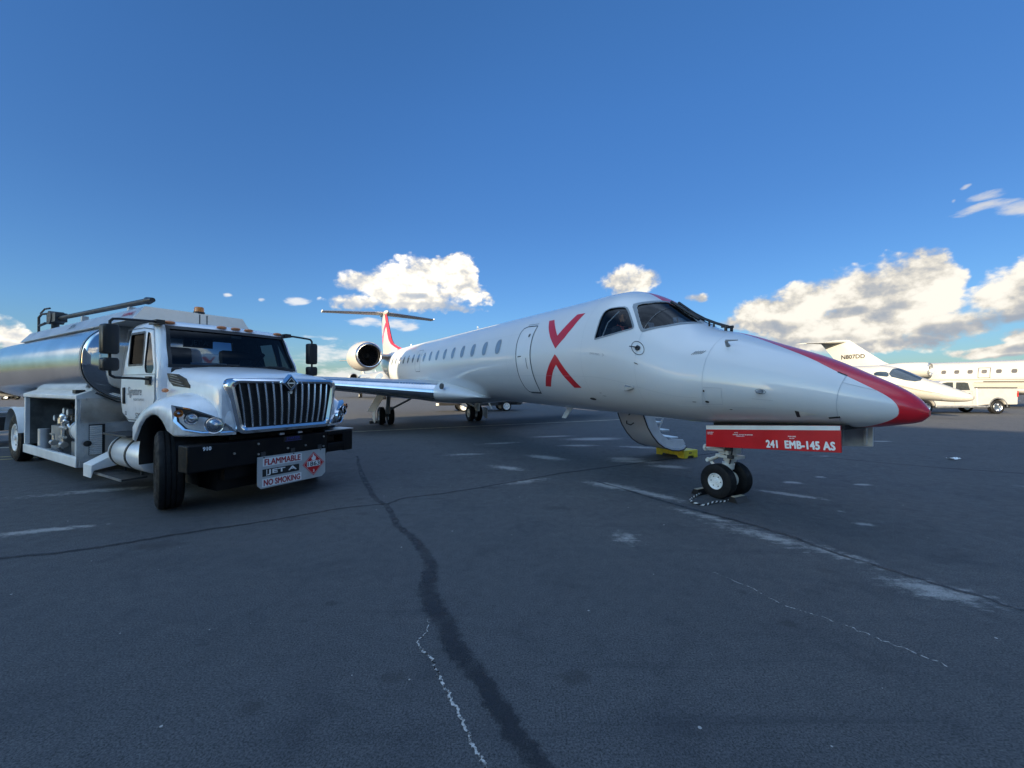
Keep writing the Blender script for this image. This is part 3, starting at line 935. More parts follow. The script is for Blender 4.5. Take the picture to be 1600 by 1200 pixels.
def zg(x):
    """height of the ground in the body frame"""
    return -1.3474 + 0.02333 * x * -1.0 * -1.0 if False else -1.3474 - 0.02333 * (-x)


BASE = Vector((-2.155, 0, zg(-2.155)))
JET = thing('regional_jet', 'large white passenger jet with a red nose stripe and a red X behind the cockpit', 'airplane', JO + JR @ BASE)
JET.rotation_euler = JR.to_euler()
JET['origin_shift'] = tuple(BASE)

SX = [-30.0, -28.0, -27.5, -25.0, -22.0, -20.0, -18.0, -6.0, -5.0, -4.4, -4.0, -3.7, -3.4, -3.1, -2.8, -2.4, -1.9, -1.4, -0.9, -0.5, -0.2, -0.06, 0.0]
STOP = [1.45, 1.45, 1.52, 1.80, 1.92, 1.934, 1.934, 1.934, 1.934, 1.948, 1.934, 1.862, 1.734, 1.553, 1.339, 1.106, 0.964, 0.784, 0.597, 0.399, 0.236, 0.121, 0.03]
SBOT = [1.25, 1.25, 1.10, 0.42, -0.12, -0.33, -0.346, -0.346, -0.346, -0.339, -0.336, -0.337, -0.339, -0.342, -0.343, -0.336, -0.300, -0.258, -0.224, -0.199, -0.136, -0.093, -0.03]
SWID = [0.05, 0.05, 0.20, 0.66, 1.00, 1.13, 1.14, 1.14, 1.135, 1.11, 1.085, 1.06, 1.03, 0.995, 0.955, 0.89, 0.79, 0.67, 0.52, 0.37, 0.215, 0.115, 0.03]


def prof(x):
    T, B, w = pchip(SX, STOP, x), pchip(SX, SBOT, x), pchip(SX, SWID, x)
    zm = (T + B) / 2 - (T - B) * 0.04 * min(max(-x, 0), 1) * min(max((5 + x) / 2, 0), 1)
    return T, B, w, zm


def sp(x, deg, off=0.0, side=-1):
    """point on the fuselage skin: deg from the top towards starboard (side -1) or port (+1)"""
    T, B, w, zm = prof(x)
    a = R(deg)
    c, s = math.cos(a), math.sin(a)
    k = (T - zm) if c >= 0 else (zm - B)
    n = Vector((0, s / max(w, .02), c / max(k, .02))).normalized()
    return Vector((x, side * (w * s + n.y * off), zm + k * c + n.z * off))


def surf_poly(mb, poly, off, side=-1, dx=0.12, da=5.0):
    """fill a polygon given as (x, deg) and lay it on the skin"""
    bm = bmesh.new()
    vs = [bm.verts.new((p[0], p[1] / 40.0, 0)) for p in poly]
    bm.faces.new(vs)
    x0, x1 = min(p[0] for p in poly), max(p[0] for p in poly)
    a0, a1 = min(p[1] for p in poly), max(p[1] for p in poly)
    k = x0 + dx
    while k < x1 - 0.005:
        bmesh.ops.bisect_plane(bm, geom=bm.verts[:] + bm.edges[:] + bm.faces[:], plane_co=(k, 0, 0), plane_no=(1, 0, 0))
        k += dx
    k = a0 + da
    while k < a1 - 0.2:
        bmesh.ops.bisect_plane(bm, geom=bm.verts[:] + bm.edges[:] + bm.faces[:], plane_co=(0, k / 40.0, 0), plane_no=(0, 1, 0))
        k += da
    bmesh.ops.triangulate(bm, faces=bm.faces[:])
    bm.verts.index_update()
    mb.add([sp(v.co.x, v.co.y * 40.0, off, side) for v in bm.verts], [[v.index for v in f.verts] for f in bm.faces])
    bm.free()
    return mb


def dens_path(poly, closed, step=0.06):
    out = []
    n = len(poly)
    for i in range(n if closed else n - 1):
        a, b = poly[i], poly[(i + 1) % n]
        L = math.hypot(a[0] - b[0], R(a[1] - b[1]))
        m = max(1, int(L / step))
        for k in range(m):
            f = k / m
            out.append((a[0] + (b[0] - a[0]) * f, a[1] + (b[1] - a[1]) * f))
    if not closed:
        out.append(poly[-1])
    return out


def surf_line(mb, poly, width, off, side=-1, closed=True, inner=0.5):
    """ribbon along a (x, deg) path laid on the skin"""
    P = dens_path(poly, closed)
    n = len(P)
    pts = [sp(p[0], p[1], off, side) for p in P]
    L, Rr = [], []
    for i, p in enumerate(P):
        q = pts[i]
        a = pts[(i - 1) % n] if (closed or i > 0) else q
        b = pts[(i + 1) % n] if (closed or i < n - 1) else q
        d = (b - a).normalized()
        T, B, w, zm = prof(p[0])
        nr = Vector((0, q.y, q.z - zm)).normalized()
        s = d.cross(nr).normalized()
        L.append(q - s * width * inner)
        Rr.append(q + s * width * (1 - inner))
    o = len(mb.v)
    for a, b in zip(L, Rr):
        mb.v += [tuple(a), tuple(b)]
    for i in range(n if closed else n - 1):
        j = (i + 1) % n
        mb.face((o + 2 * i, o + 2 * j, o + 2 * j + 1, o + 2 * i + 1))
    return mb


def smooth_poly(poly, it=2, keep=()):
    """Chaikin corner cutting, in (x, deg)"""
    for _ in range(it):
        out = []
        n = len(poly)
        for i in range(n):
            a, b = poly[i], poly[(i + 1) % n]
            out.append((a[0] * .78 + b[0] * .22, a[1] * .78 + b[1] * .22))
            out.append((a[0] * .22 + b[0] * .78, a[1] * .22 + b[1] * .78))
        poly = out
    return poly


def jet_paint():
    """white hull paint with the red band that runs over the top and wraps the nose (uv: x, angle from the top)"""
    m = mat('jet_livery', (0.60, 0.62, 0.64), 0.36, coat=0.7, vary=0.008, vscale=0.8, coat_rough=0.05)
    t = NT(m.node_tree)
    b = t.n['Principled BSDF']
    uv = t.add('ShaderNodeUVMap')
    uv.uv_map = 'uv'
    sepn = t.add('ShaderNodeSeparateXYZ')
    t.l.new(uv.outputs[0], sepn.inputs[0])
    fc = t.add('ShaderNodeFloatCurve')
    cv = fc.mapping.curves[0]
    # distance behind the nose where the red ends, against the angle from the top
    deg = [(0, 2.15), (4, 2.02), (9.8, 1.602), (17.9, 1.262), (26.6, 0.967), (36.9, 0.706), (40.9, 0.575), (48.1, 0.421), (57.9, 0.291), (65, 0.238), (73.9, 0.205), (88, 0.180), (101.5, 0.176), (113, 0.184), (125.3, 0.210), (144.3, 0.311), (159.4, 0.461), (171, 0.571), (180, 0.60)]
    pts2 = [(d_ / 180.0, u_ / 2.2) for d_, u_ in deg]
    cv.points[0].location = pts2[0]
    cv.points[1].location = pts2[-1]
    for p in pts2[1:-1]:
        cv.points.new(*p)
    for p in cv.points:
        p.handle_type = 'AUTO'
    fc.mapping.update()
    t.put(fc.inputs['Value'], sepn.outputs[1])
    ub = t.math('MULTIPLY', fc.outputs[0], 2.2)
    nose = t.ss(t.math('SUBTRACT', ub, sepn.outputs[0]), -0.004, 0.004)
    # the band starts again behind the windscreen and narrows to a point over the cockpit roof
    wv = t.math('MULTIPLY', t.ss(sepn.outputs[0], 3.15, 3.95, 1.0, 0.30), 0.058)
    roof = t.math('MULTIPLY', t.ss(t.math('SUBTRACT', wv, sepn.outputs[1]), -0.002, 0.002), t.math('MULTIPLY', t.math('GREATER_THAN', sepn.outputs[0], 3.0), t.ss(sepn.outputs[0], 4.2, 4.22, 1.0, 0.0)))
    mask = t.math('MAXIMUM', nose, roof)
    col = b.inputs['Base Color'].links[0].from_socket
    t.put(b.inputs['Base Color'], t.mix(mask, col, (0.58, 0.008, 0.018, 1)))
    return m


WS = [(-3.415, 36.1), (-3.36, 30.0), (-3.29, 25.8), (-3.225, 16.0), (-3.155, 5.0), (-2.58, 5.0), (-2.655, 20.0), (-2.768, 36.1), (-2.918, 47.0), (-3.055, 55.6), (-3.143, 50.9), (-3.263, 44.5)]
SW = [(-3.935, 78.0), (-3.925, 68.5), (-3.94, 58.2), (-3.935, 51.2), (-3.854, 46.9), (-3.723, 44.2), (-3.563, 41.4), (-3.458, 44.8), (-3.31, 52.3), (-3.223, 57.4), (-3.235, 59.9), (-3.378, 65.4), (-3.598, 72.0), (-3.90, 77.8)]


def fuselage():
    xs = [0.0, -0.012, -0.03, -0.06, -0.1, -0.15, -0.2]
    x = -0.2
    while x > -6.0:
        x -= 0.1
        xs.append(round(x, 3))
    while x > -28.0:
        x -= 0.4
        xs.append(round(max(x, -28.0), 3))
    N = 72
    mb = MB()
    rings = []
    for x in xs:
        r = []
        for k in range(N):
            a = 360.0 * k / N
            r.append(sp(x, a, 0, -1) if a <= 180 else sp(x, 360 - a, 0, 1))
        rings.append(r)
    mb.loft(rings)
    ob = mb.build('fuselage', [jet_paint(), M['cavity'], M['interior']], JET, smooth=28)
    me = ob.data

    # hollow cockpit and window openings
    def cut(cm, nm, mi):
        c = cm.build(nm, [M['jet_white'], M['cavity'], M['interior']], JET, smooth=0)
        c.data.polygons.foreach_set('material_index', [mi] * len(c.data.polygons))
        md = ob.modifiers.new(nm, 'BOOLEAN')
        md.operation = 'DIFFERENCE'
        md.solver = 'EXACT'
        md.object = c
        return c
    cs = []
    cv = MB()
    rr = []
    for x in (-2.35, -2.6, -2.9, -3.2, -3.5, -3.8, -4.2, -4.6):
        T, B, w, zm = prof(x)
        r = []
        for k in range(32):
            a = 2 * math.pi * k / 32
            c, s = math.cos(a), math.sin(a)
            kk = (T - zm) if c >= 0 else (zm - B)
            r.append((x, w * 0.93 * s, max(zm + kk * 0.93 * c, 0.02)))
        rr.append(r)
    cv.loft(rr)
    cs.append(cut(cv, 'cavity', 2))
    for side in (-1, 1):
        for poly in (WS, SW):
            pc = MB()
            pl = smooth_poly(poly, 1)
            outer = [sp(p[0], p[1], 0.10, side) for p in pl]
            inner = [sp(p[0], p[1], -0.20, side) for p in pl]
            pc.loft([inner, outer])
            cs.append(cut(pc, 'opening', 1))
    dg = bpy.context.evaluated_depsgraph_get()
    dg.update()
    new = bpy.data.meshes.new_from_object(ob.evaluated_get(dg))
    ob.modifiers.clear()
    ob.data = new
    for c in cs:
        bpy.data.objects.remove(c)
    # uv from position: u = distance behind the nose, v = angle from the top / 180
    uv = new.uv_layers.new(name='uv')
    zc = {}
    for lp in new.loops:
        co = new.vertices[lp.vertex_index].co
        key = round(co.x, 3)
        if key not in zc:
            zc[key] = prof(co.x)
        T, B, w, zm = zc[key]
        dz = co.z - zm
        k = (T - zm) if dz >= 0 else (zm - B)
        a = math.degrees(math.atan2(abs(co.y) / max(w, .005), dz / max(k, .005)))
        uv.data[lp.index].uv = (-co.x, a / 180.0)
    new.polygons.foreach_set('use_smooth', [True] * len(new.polygons))
    new.set_sharp_from_angle(angle=R(28))
    return ob


FUS = fuselage()


def kid(mb, name, m, parent=None, **kw):
    """a part of the jet, modelled in the body frame"""
    if parent is None or parent is JET:
        return mb.build(name, m, JET, **kw)
    return mb.build(name, m, parent, loc=(0, 0, 0), **kw)


# cockpit glazing
for side in (-1, 1):
    g = MB()
    surf_poly(g, smooth_poly(WS, 1), -0.012, side, 0.1, 5)
    wsp = kid(g, 'windscreen', M['glass_wind'], smooth=60)
    fr = MB()
    big = [(-3.51, 36.4), (-3.44, 31.0), (-3.36, 25.0), (-3.28, 16.2), (-3.195, 1.6), (-2.535, 1.6), (-2.60, 20.0), (-2.735, 36.9), (-2.883, 47.5), (-3.035, 57.8), (-3.095, 58.0), (-3.278, 47.8)]
    A, Bq = smooth_poly(big, 1), smooth_poly(WS, 1)
    A, Bq = dens_path(A, True, 0.03), dens_path(Bq, True, 0.03)
    for i in range(len(A)):
        a = A[i]
        b = min(Bq, key=lambda q: (q[0] - a[0]) ** 2 + (R(q[1] - a[1])) ** 2)
        fr.v += [tuple(sp(a[0], a[1], 0.004, side)), tuple(sp(b[0], b[1], 0.006, side))]
    n = len(A)
    for i in range(n):
        j = (i + 1) % n
        fr.face((2 * i, 2 * j, 2 * j + 1, 2 * i + 1))
    kid(fr, 'window_frame', M['gasket'], wsp, smooth=40)
    g = MB()
    surf_poly(g, smooth_poly(SW, 1), -0.012, side, 0.1, 5)
    swp = kid(g, 'side_window', M['glass_side'], smooth=60)
    f2 = MB()
    surf_line(f2, smooth_poly(SW, 1), 0.030, 0.005, side, inner=0.4)
    kid(f2, 'window_frame', M['gasket'], swp, smooth=40)
    f3 = MB()
    f3.tube([sp(-3.70, 46, -0.06, side), sp(-3.80, 60, -0.06, side), sp(-3.83, 74.5, -0.06, side)], 0.012, 6)
    kid(f3, 'window_bar', M['gasket'], swp)
    # wiper
    wp = MB()
    sgn = 1.2 if side < 0 else 1.0
    piv = sp(-2.18, 4.5, 0.0, side)
    wp.cyl(piv + Vector((0, 0, -0.03)), piv + Vector((0, 0, 0.075)), 0.022, n=10)
    wp.box(piv + Vector((-0.02, 0, 0.065)), (0.09, 0.035, 0.035))
    arm = [piv + Vector((0, 0, 0.06)), sp(-2.42, 3.4, 0.075, side), sp(-2.62, 3.2, 0.06, side), sp(-2.92, 4.0, 0.035, side)]
    wp.tube(arm, [0.016, 0.014, 0.012, 0.010], 6)
    wp.cyl(sp(-2.46, 3.4, 0.0, side), sp(-2.46, 3.4, 0.08, side), 0.014, n=6)
    bl = [sp(-2.63, 3.6, 0.03, side), sp(-2.9, 4.4, 0.03, side), sp(-3.15, 5.0, 0.03, side)]
    wp.tube(bl, 0.022, 6)
    kid(wp, 'wiper', M['black'])

# cockpit furniture, a little of which shows through the glass
ck = MB()
ck.box((-2.62, 0, 0.80), (0.30, 0.80, 0.30), Matrix.Rotation(R(-18), 3, 'Y'))
ck.box((-2.62, 0, 0.98), (0.36, 0.84, 0.04), Matrix.Rotation(R(8), 3, 'Y'))
kid(ck, 'instrument_panel', M['black'])
for s in (-1, 1):
    st = MB()
    st.box((-3.86, 0.43 * s, 0.56), (0.46, 0.46, 0.12))
    st.box((-4.16, 0.43 * s, 0.92), (0.12, 0.46, 0.66), Matrix.Rotation(R(-8), 3, 'Y'))
    st.box((-4.20, 0.43 * s, 1.34), (0.09, 0.26, 0.20))
    kid(st, 'pilot_seat', M['seat'], bevel=0.03)
pp = MB()
pp.box((-3.05, -0.62, 1.10), (0.02, 0.10, 0.24), Matrix.Rotation(R(-20), 3, 'Y'))
kid(pp, 'placard', M['text_white'])

# cabin windows on both sides, 16 a side
def window_poly(x0):
    return [(x0 + 0.125 * math.copysign(abs(math.cos(2 * math.pi * k / 24)) ** 0.75, math.cos(2 * math.pi * k / 24)),
             74.6 + 8.6 * math.copysign(abs(math.sin(2 * math.pi * k / 24)) ** 0.75, math.sin(2 * math.pi * k / 24))) for k in range(24)]


for side in (-1, 1):
    for k in range(16):
        x0 = -7.58 - 0.808 * k
        w = MB()
        w.m(0)
        surf_poly(w, window_poly(x0), 0.004, side, 0.2, 6)
        w.m(1)
        surf_line(w, [(p[0] + (p[0] - x0) * 0.06, 74.6 + (p[1] - 74.6) * 1.06) for p in window_poly(x0)], 0.022, 0.005, side)
        kid(w, 'cabin_window', [M['cabin_pane'], M['gasket']], smooth=60)

# service door outline, handle marks
DOOR = [(-5.975, 55.1), (-6.40, 53.4), (-6.56, 55.2), (-6.615, 60.0), (-6.61, 74.7), (-6.58, 90.6), (-6.565, 102.9), (-6.565, 116.1), (-6.545, 127.5), (-6.49, 133.0), (-6.38, 135.1), (-6.0, 135.0), (-5.945, 125.0), (-5.93, 115.8), (-5.93, 101.8), (-5.955, 88.7), (-5.965, 75.3), (-5.975, 64.6)]
dr = MB()
surf_poly(dr, DOOR, 0.0035, -1, 0.12, 5)
sd = kid(dr, 'service_door', M['jet_white'], smooth=60)
dl = MB()
surf_line(dl, DOOR, 0.030, 0.006, -1)
surf_line(dl, [(-6.42, 134.6), (-6.0, 134.4)], 0.05, 0.0065, -1, closed=False)
surf_line(dl, [(-5.98, 52.0), (-6.45, 50.5)], 0.010, 0.005, -1, closed=False)
kid(dl, 'door_seal', M['line'], sd, smooth=60)
dh = MB()
surf_poly(dh, [(-6.14 + 0.045 * math.cos(q * .5236), 66.5 + 2.3 * math.sin(q * .5236)) for q in range(12)], 0.006, -1)
surf_line(dh, [(-6.14, 92), (-6.10, 104)], 0.018, 0.007, -1, closed=False)
surf_line(dh, [(-6.50, 90), (-6.34, 89.8)], 0.022, 0.007, -1, closed=False)
kid(dh, 'handle', M['line'], sd, smooth=60)
ex = MB()
EXIT = [(-14.55, 58), (-15.15, 58), (-15.2, 62), (-15.2, 99), (-15.15, 103), (-14.55, 103), (-14.5, 99), (-14.5, 62)]
surf_line(ex, EXIT, 0.022, 0.006, -1)
surf_line(ex, EXIT, 0.022, 0.006, 1)
kid(ex, 'exit_outline', M['line'], smooth=60)

# the red X, drawn as two chevrons
V = [(-5.615, 50.4), (-5.520, 60.1), (-5.30, 72.0), (-5.009, 85.2), (-4.769, 75.6), (-4.60, 65.0), (-4.444, 50.1), (-4.679, 49.8), (-4.819, 60.4), (-5.019, 72.5), (-5.20, 63.5), (-5.40, 50.6)]
Lm = [(-5.024, 90.4), (-5.220, 99.6), (-5.42, 110.5), (-5.63, 124.5), (-5.435, 124.8), (-5.285, 115.5), (-5.134, 106.5), (-5.005, 100.6), (-4.859, 111.2), (-4.74, 118.4), (-4.655, 124.8), (-4.449, 124.5), (-4.60, 114.0), (-4.78, 102.9), (-4.93, 94.0)]
V = [(-5.615, 50.4), (-5.475, 60.1), (-5.26, 72.8), (-5.009, 85.0), (-4.769, 75.0), (-4.60, 64.5), (-4.444, 50.1), (-4.679, 49.8), (-4.819, 60.4), (-5.019, 72.0), (-5.19, 63.0), (-5.42, 50.6)]
for side in (-1, 1):
    x1 = MB()
    surf_poly(x1, V, 0.003, side, 0.1, 4)
    kid(x1, 'painted_mark', M['red2'], smooth=60)
    x2 = MB()
    surf_poly(x2, Lm, 0.003, side, 0.1, 4)
    kid(x2, 'painted_mark', M['red2'], smooth=60)

# seams, ports and small fittings of the nose
ln = MB()
surf_line(ln, [(-0.60, 41.4), (-0.605, 56), (-0.611, 67.1), (-0.621, 91.2), (-0.636, 125.3), (-0.64, 150)], 0.007, 0.004, -1, closed=False)
surf_line(ln, [(-0.606, 56.8), (-0.47, 55.4), (-0.341, 54.0)], 0.006, 0.004, -1, closed=False)
surf_line(ln, [(-1.987, 97.3), (-1.757, 96.2), (-1.77, 108), (-1.787, 119.2), (-2.057, 121.1), (-2.02, 108)], 0.005, 0.004, -1)
surf_line(ln, [(-1.42, 106.5), (-1.20, 106.0)], 0.006, 0.004, -1, closed=False)
surf_line(ln, [(-2.4, 127.0), (-1.9, 124), (-1.3, 121)], 0.004, 0.004, -1, closed=False)
for xs_ in (-2.0, -3.05, -4.25, -7.05, -9.4, -12.0, -14.0, -17.0, -19.3):
    for sd__ in (-1, 1):
        surf_line(ln, [(xs_, a_) for a_ in (12, 40, 70, 100, 130, 165)], 0.004, 0.003, sd__, closed=False)
for a_, xa_, xb_ in ((62, -6.7, -19.0), (112, -2.1, -9.5), (140, -4.5, -9.5), (30, -3.9, -19.0)):
    surf_line(ln, [(xa_ + (xb_ - xa_) * k_ / 12, a_) for k_ in range(13)], 0.004, 0.003, -1, closed=False)
kid(ln, 'panel_seam', M['faint'], smooth=60)
bk = MB()
surf_line(bk, [(-0.726, 131.5), (-0.621, 126.4)], 0.022, 0.005, -1, closed=False)
surf_line(bk, [(-0.681, 38.1), (-0.596, 39.5)], 0.016, 0.005, -1, closed=False)
for cx, ca, rx, ra in ((-1.982, 116.9, .028, 1.6), (-4.329, 138.2, .085, 1.9), (-3.028, 87.3, .04, .45), (-2.162, 118.0, .03, .5), (-1.987, 102.1, .012, 1.4), (-1.72, 127, .02, .7), (-3.95, 132.5, .05, .25), (-4.0, 129.0, .03, .25)):
    surf_poly(bk, [(cx + rx * math.cos(2 * math.pi * q / 14), ca + ra * math.sin(2 * math.pi * q / 14)) for q in range(14)], 0.005, -1)
for k in range(5):
    c0 = -2.21 + 0.030 * k
    surf_line(bk, [(c0 - 0.012, 61.6 - k * 0.55), (c0 + 0.038, 56.4 - k * 0.55)], 0.007, 0.005, -1, closed=False)
kid(bk, 'nose_port', M['text_black'], smooth=60)
va = MB()
surf_line(va, [(-3.035 + 0.115 * math.cos(2 * math.pi * q / 24), 73.5 + 5.6 * math.sin(2 * math.pi * q / 24)) for q in range(24)], 0.010, 0.005, -1)
c = sp(-3.03, 73.5, 0.0, -1)
nn = (sp(-3.03, 73.5, 0.1, -1) - c).normalized()
va.cyl(c, c + nn * 0.03, 0.04, n=14)
va.tube([c + nn * 0.02, c + nn * 0.055, c + nn * 0.06 + Vector((-0.13, 0, 0.02))], [0.012, 0.012, 0.007], 8)
kid(va, 'angle_vane', M['dark_steel'])
for (px_, pa_, ln_) in ((-1.835, 42.0, 0.17), (-1.317, 94.0, 0.07)):
    pb = MB()
    c = sp(px_, pa_, 0.0, -1)
    nn = (sp(px_, pa_, 0.1, -1) - c).normalized()
    pb.tube([c - nn * 0.01, c + nn * 0.07, c + nn * 0.085 + Vector((0.04, 0, 0))], [0.030, 0.018, 0.014], 8)
    pb.tube([c + nn * 0.085, c + nn * 0.09 + Vector((ln_, 0, -0.01))], [0.014, 0.007], 8)
    if ln_ < 0.1:
        surf_line(pb, [(px_ + 0.055 * math.cos(2 * math.pi * q / 16), pa_ + 3.4 * math.sin(2 * math.pi * q / 16)) for q in range(16)], 0.008, 0.004, -1)
    kid(pb, 'pitot_probe', M['steel'])
bp = MB()
c = sp(-3.258, 115.8, 0.0, -1)
nn = (sp(-3.258, 115.8, 0.1, -1) - c).normalized()
bp.loft([[c + Vector((-0.06, 0, 0.05)), c + Vector((-0.06, 0, -0.05)), c + Vector((0.10, 0, -0.02)), c + Vector((0.10, 0, 0.01))], [c + nn * 0.05 + Vector((-0.05, 0, 0.04)), c + nn * 0.05 + Vector((-0.05, 0, -0.04)), c + nn * 0.005 + Vector((0.12, 0, -0.02)), c + nn * 0.005 + Vector((0.12, 0, 0))]])
kid(bp, 'drain_mast', M['steel'], bevel=0.004)
na = MB()
surf_poly(na, [(-1.012, 120.3), (-0.80, 124.8), (-1.027, 134.7)], 0.004, -1)
na.m(1)
surf_poly(na, [(-1.012, 120.3), (-0.975, 121.6), (-0.99, 134.0), (-1.027, 134.7)], 0.006, -1)
kid(na, 'scoop_inlet', [M['offwhite'], M['text_black']], smooth=60)
tx = MB()
v_, f_ = text_faces('STATIC PORTS', 0.045)
tx.add([sp(-3.90 + p[0] * 0.8, 90.2 - p[1] / 1.14 * 57.3, 0.005, -1) for p in v_], f_)
kid(tx, 'stencil', M['text_grey'], smooth=0)
tx = MB()
surf_line(tx, [(-3.72, 88.6), (-3.68, 89.7), (-3.72, 90.8)], 0.008, 0.005, -1, closed=False)
kid(tx, 'stencil_arrow', M['text_grey'], smooth=0)

# antennas along the spine
for (ax_, h_, l_) in ((-11.25, 0.17, 0.16), (-12.85, 0.07, 0.10), (-20.1, 0.16, 0.16)):
    an = MB()
    z0 = prof(ax_)[0] - 0.02
    an.loft([[(ax_ - l_, -.012, z0), (ax_, -.012, z0), (ax_, .012, z0), (ax_ - l_, .012, z0)], [(ax_ - l_ * 1.35, -.006, z0 + h_), (ax_ - l_ * .75, -.006, z0 + h_), (ax_ - l_ * .75, .006, z0 + h_), (ax_ - l_ * 1.35, .006, z0 + h_)]])
    kid(an, 'antenna', M['white'], bevel=0.004)
an = MB()
z0 = prof(-6.5)[1] + 0.03
an.loft([[(-6.1, -.014, z0), (-5.9, -.014, z0), (-5.9, .014, z0), (-6.1, .014, z0)], [(-6.36, -.010, z0 - .30), (-6.20, -.010, z0 - .30), (-6.20, .010, z0 - .30), (-6.36, .010, z0 - .30)]])
kid(an, 'antenna', M['white'], bevel=0.004)

# ---------------------------------------------------------------- wing and belly fairing
fb = MB()
rings = []
for i in range(25):
    f = i / 24
    x = -9.5 - f * 9.8
    k = math.sin(math.pi * min(max(f, 0.004), 0.996)) ** 0.55 if f < 0.5 else math.sin(math.pi * min(max(f, 0.004), 0.996)) ** 0.7
    w = 0.66 + 0.88 * k
    zt = -0.28 + 0.58 * k
    zb = -0.26 - 0.42 * k
    r = []
    for q in range(40):
        a = 2 * math.pi * q / 40
        c, s = math.cos(a), math.sin(a)
        r.append((x, w * math.copysign(abs(s) ** 0.75, s), (zt + zb) / 2 + (zt - zb) / 2 * math.copysign(abs(c) ** 0.8, c)))
    rings.append(r)
fb.loft(rings)
kid(fb, 'belly_fairing', M['jet_white'], smooth=50)
fl = MB()
c = Vector((-11.25, -1.36, 0.02))
fl.lathe(c + Vector((0, .06, 0)), (0.25, -1, 0.1), [(0, .10), (.05, .10), (.055, .075), (.05, .001)], 18, caps=False)
kid(fl, 'landing_light', M['dark_steel'])

AF = [(0.0, 0.0), (0.006, 0.018), (0.02, 0.034), (0.05, 0.052), (0.10, 0.066), (0.20, 0.078), (0.35, 0.080), (0.5, 0.070), (0.7, 0.046), (0.85, 0.024), (1.0, 0.002)]


def section(x_le, y, z, chord, thick, c0=0.0, c1=1.0, vertical=False, camber=0.75):
    """airfoil ring between chord fractions c0 and c1 (thickness scaled)"""
    up, dn = [], []
    n = 14
    for i in range(n + 1):
        c = c0 + (c1 - c0) * (i / n) ** (1.6 if c0 == 0 else 1.0)
        th = pchip([p[0] for p in AF], [p[1] for p in AF], c) * thick / 0.08
        up.append((c, th))
        dn.append((c, -th * (1.0 if vertical else camber)))
    seq = up + dn[::-1]
    if vertical:
        return [Vector((x_le - c * chord, t_ * chord, z)) for c, t_ in seq]
    return [Vector((x_le - c * chord, y, z + t_ * chord)) for c, t_ in seq]


for side in (-1, 1):
    ST = []
    for y in (1.05, 1.5, 2.4, 3.4, 5.0, 7.0, 9.2, 9.85, 10.02):
        le = -11.75 - 0.5 * (y - 1.05)
        te = -16.95 + (-0.05 if y <= 3.4 else -0.14 * (y - 3.4))
        if y > 9.3:
            le -= (y - 9.3) * 0.5
        ch = le - te
        th = 0.085 - 0.030 * (y - 1.05) / 9 if y < 9.9 else 0.03
        ST.append((le, side * y, -0.235 + 0.075 * (y - 1.05), ch, th))
    w = MB()
    w.loft([section(*s, 0.07, 1.0) for s in ST])
    wg = kid(w, 'wing', M['alu_paint'], smooth=40)
    le_ = MB()
    le_.loft([section(*s, 0.0, 0.07) for s in ST])
    kid(le_, 'leading_edge', M['polished'], wg, smooth=50)
    vg = MB()
    for k in range(10):
        y = side * (1.6 + k * 0.085)
        le = -11.75 - 0.5 * (abs(y) - 1.05)
        vg.box((le - 0.20, y, 0.02 + 0.075 * (abs(y) - 1.05)), (0.05, 0.004, 0.035), Matrix.Rotation(R(20), 3, 'Z'))
    kid(vg, 'vortex_generator', M['alu_paint'], wg)
    for yy in (4.6, 7.0):
        fp = MB()
        fp.lathe((-15.2 - 0.1 * (yy - 4), side * yy, -0.42 + 0.075 * yy - 0.10), (-1, 0, -0.03), [(0, .01), (.2, .10), (.8, .16), (1.6, .12), (2.3, .02)], 14)
        kid(fp, 'flap_fairing', M['alu_paint'], wg, smooth=60)

# ---------------------------------------------------------------- engines
for side in (-1, 1):
    p0 = Vector((-20.25, 2.12 * side, 1.40))
    ax = Vector((-1, 0.03 * side, 0.0))
    nc = MB()
    nc.lathe(p0, ax, [(0.16, .665), (0.4, .725), (0.9, .785), (1.6, .80), (2.3, .77), (3.0, .69), (3.7, .57), (4.2, .47), (4.22, .45), (3.6, .42), (3.2, .1)], 48, caps=False)
    ng = kid(nc, 'engine_nacelle', M['cream'], smooth=40)
    lip = MB()
    lip.lathe(p0, ax, [(0.16, .665), (0.06, .635), (0.0, .595), (0.02, .560), (0.10, .535), (0.22, .520)], 48, caps=False)
    kid(lip, 'intake_lip', M['polished'], ng, smooth=60)
    duct = MB()
    duct.lathe(p0, ax, [(0.22, .520), (0.5, .515), (0.95, .525), (0.96, 0.20)], 40, caps=False)
    kid(duct, 'intake_duct', M['cavity'], ng, smooth=40)
    fan = MB()
    for k in range(24):
        a = 2 * math.pi * k / 24
        u, w_ = Vector((0, 1, 0)), Vector((0, 0, 1))
        d0 = u * math.cos(a) + w_ * math.sin(a)
        d1 = u * math.cos(a + .16) + w_ * math.sin(a + .16)
        q = p0 + ax * 0.80
        fan.plane([q + d0 * 0.15, q + d0 * 0.515, q + d1 * 0.515 + ax * 0.09, q + d1 * 0.15 + ax * 0.09])
    fan.lathe(p0, ax, [(0.58, .005), (0.64, .06), (0.74, .115), (0.86, .15)], 24)
    kid(fan, 'fan', M['dark_steel'], ng, smooth=30)
    py = MB()
    py.loft([[Vector((-20.95 - c * 2.9, side * y, 1.42 + t_ * 2.9 * 0.6)) for c, t_ in [(q[0], q[1]) for q in AF] + [(q[0], -q[1]) for q in AF[::-1]]] for y in (0.8, 1.5)])
    kid(py, 'engine_pylon', M['cream'], smooth=40)

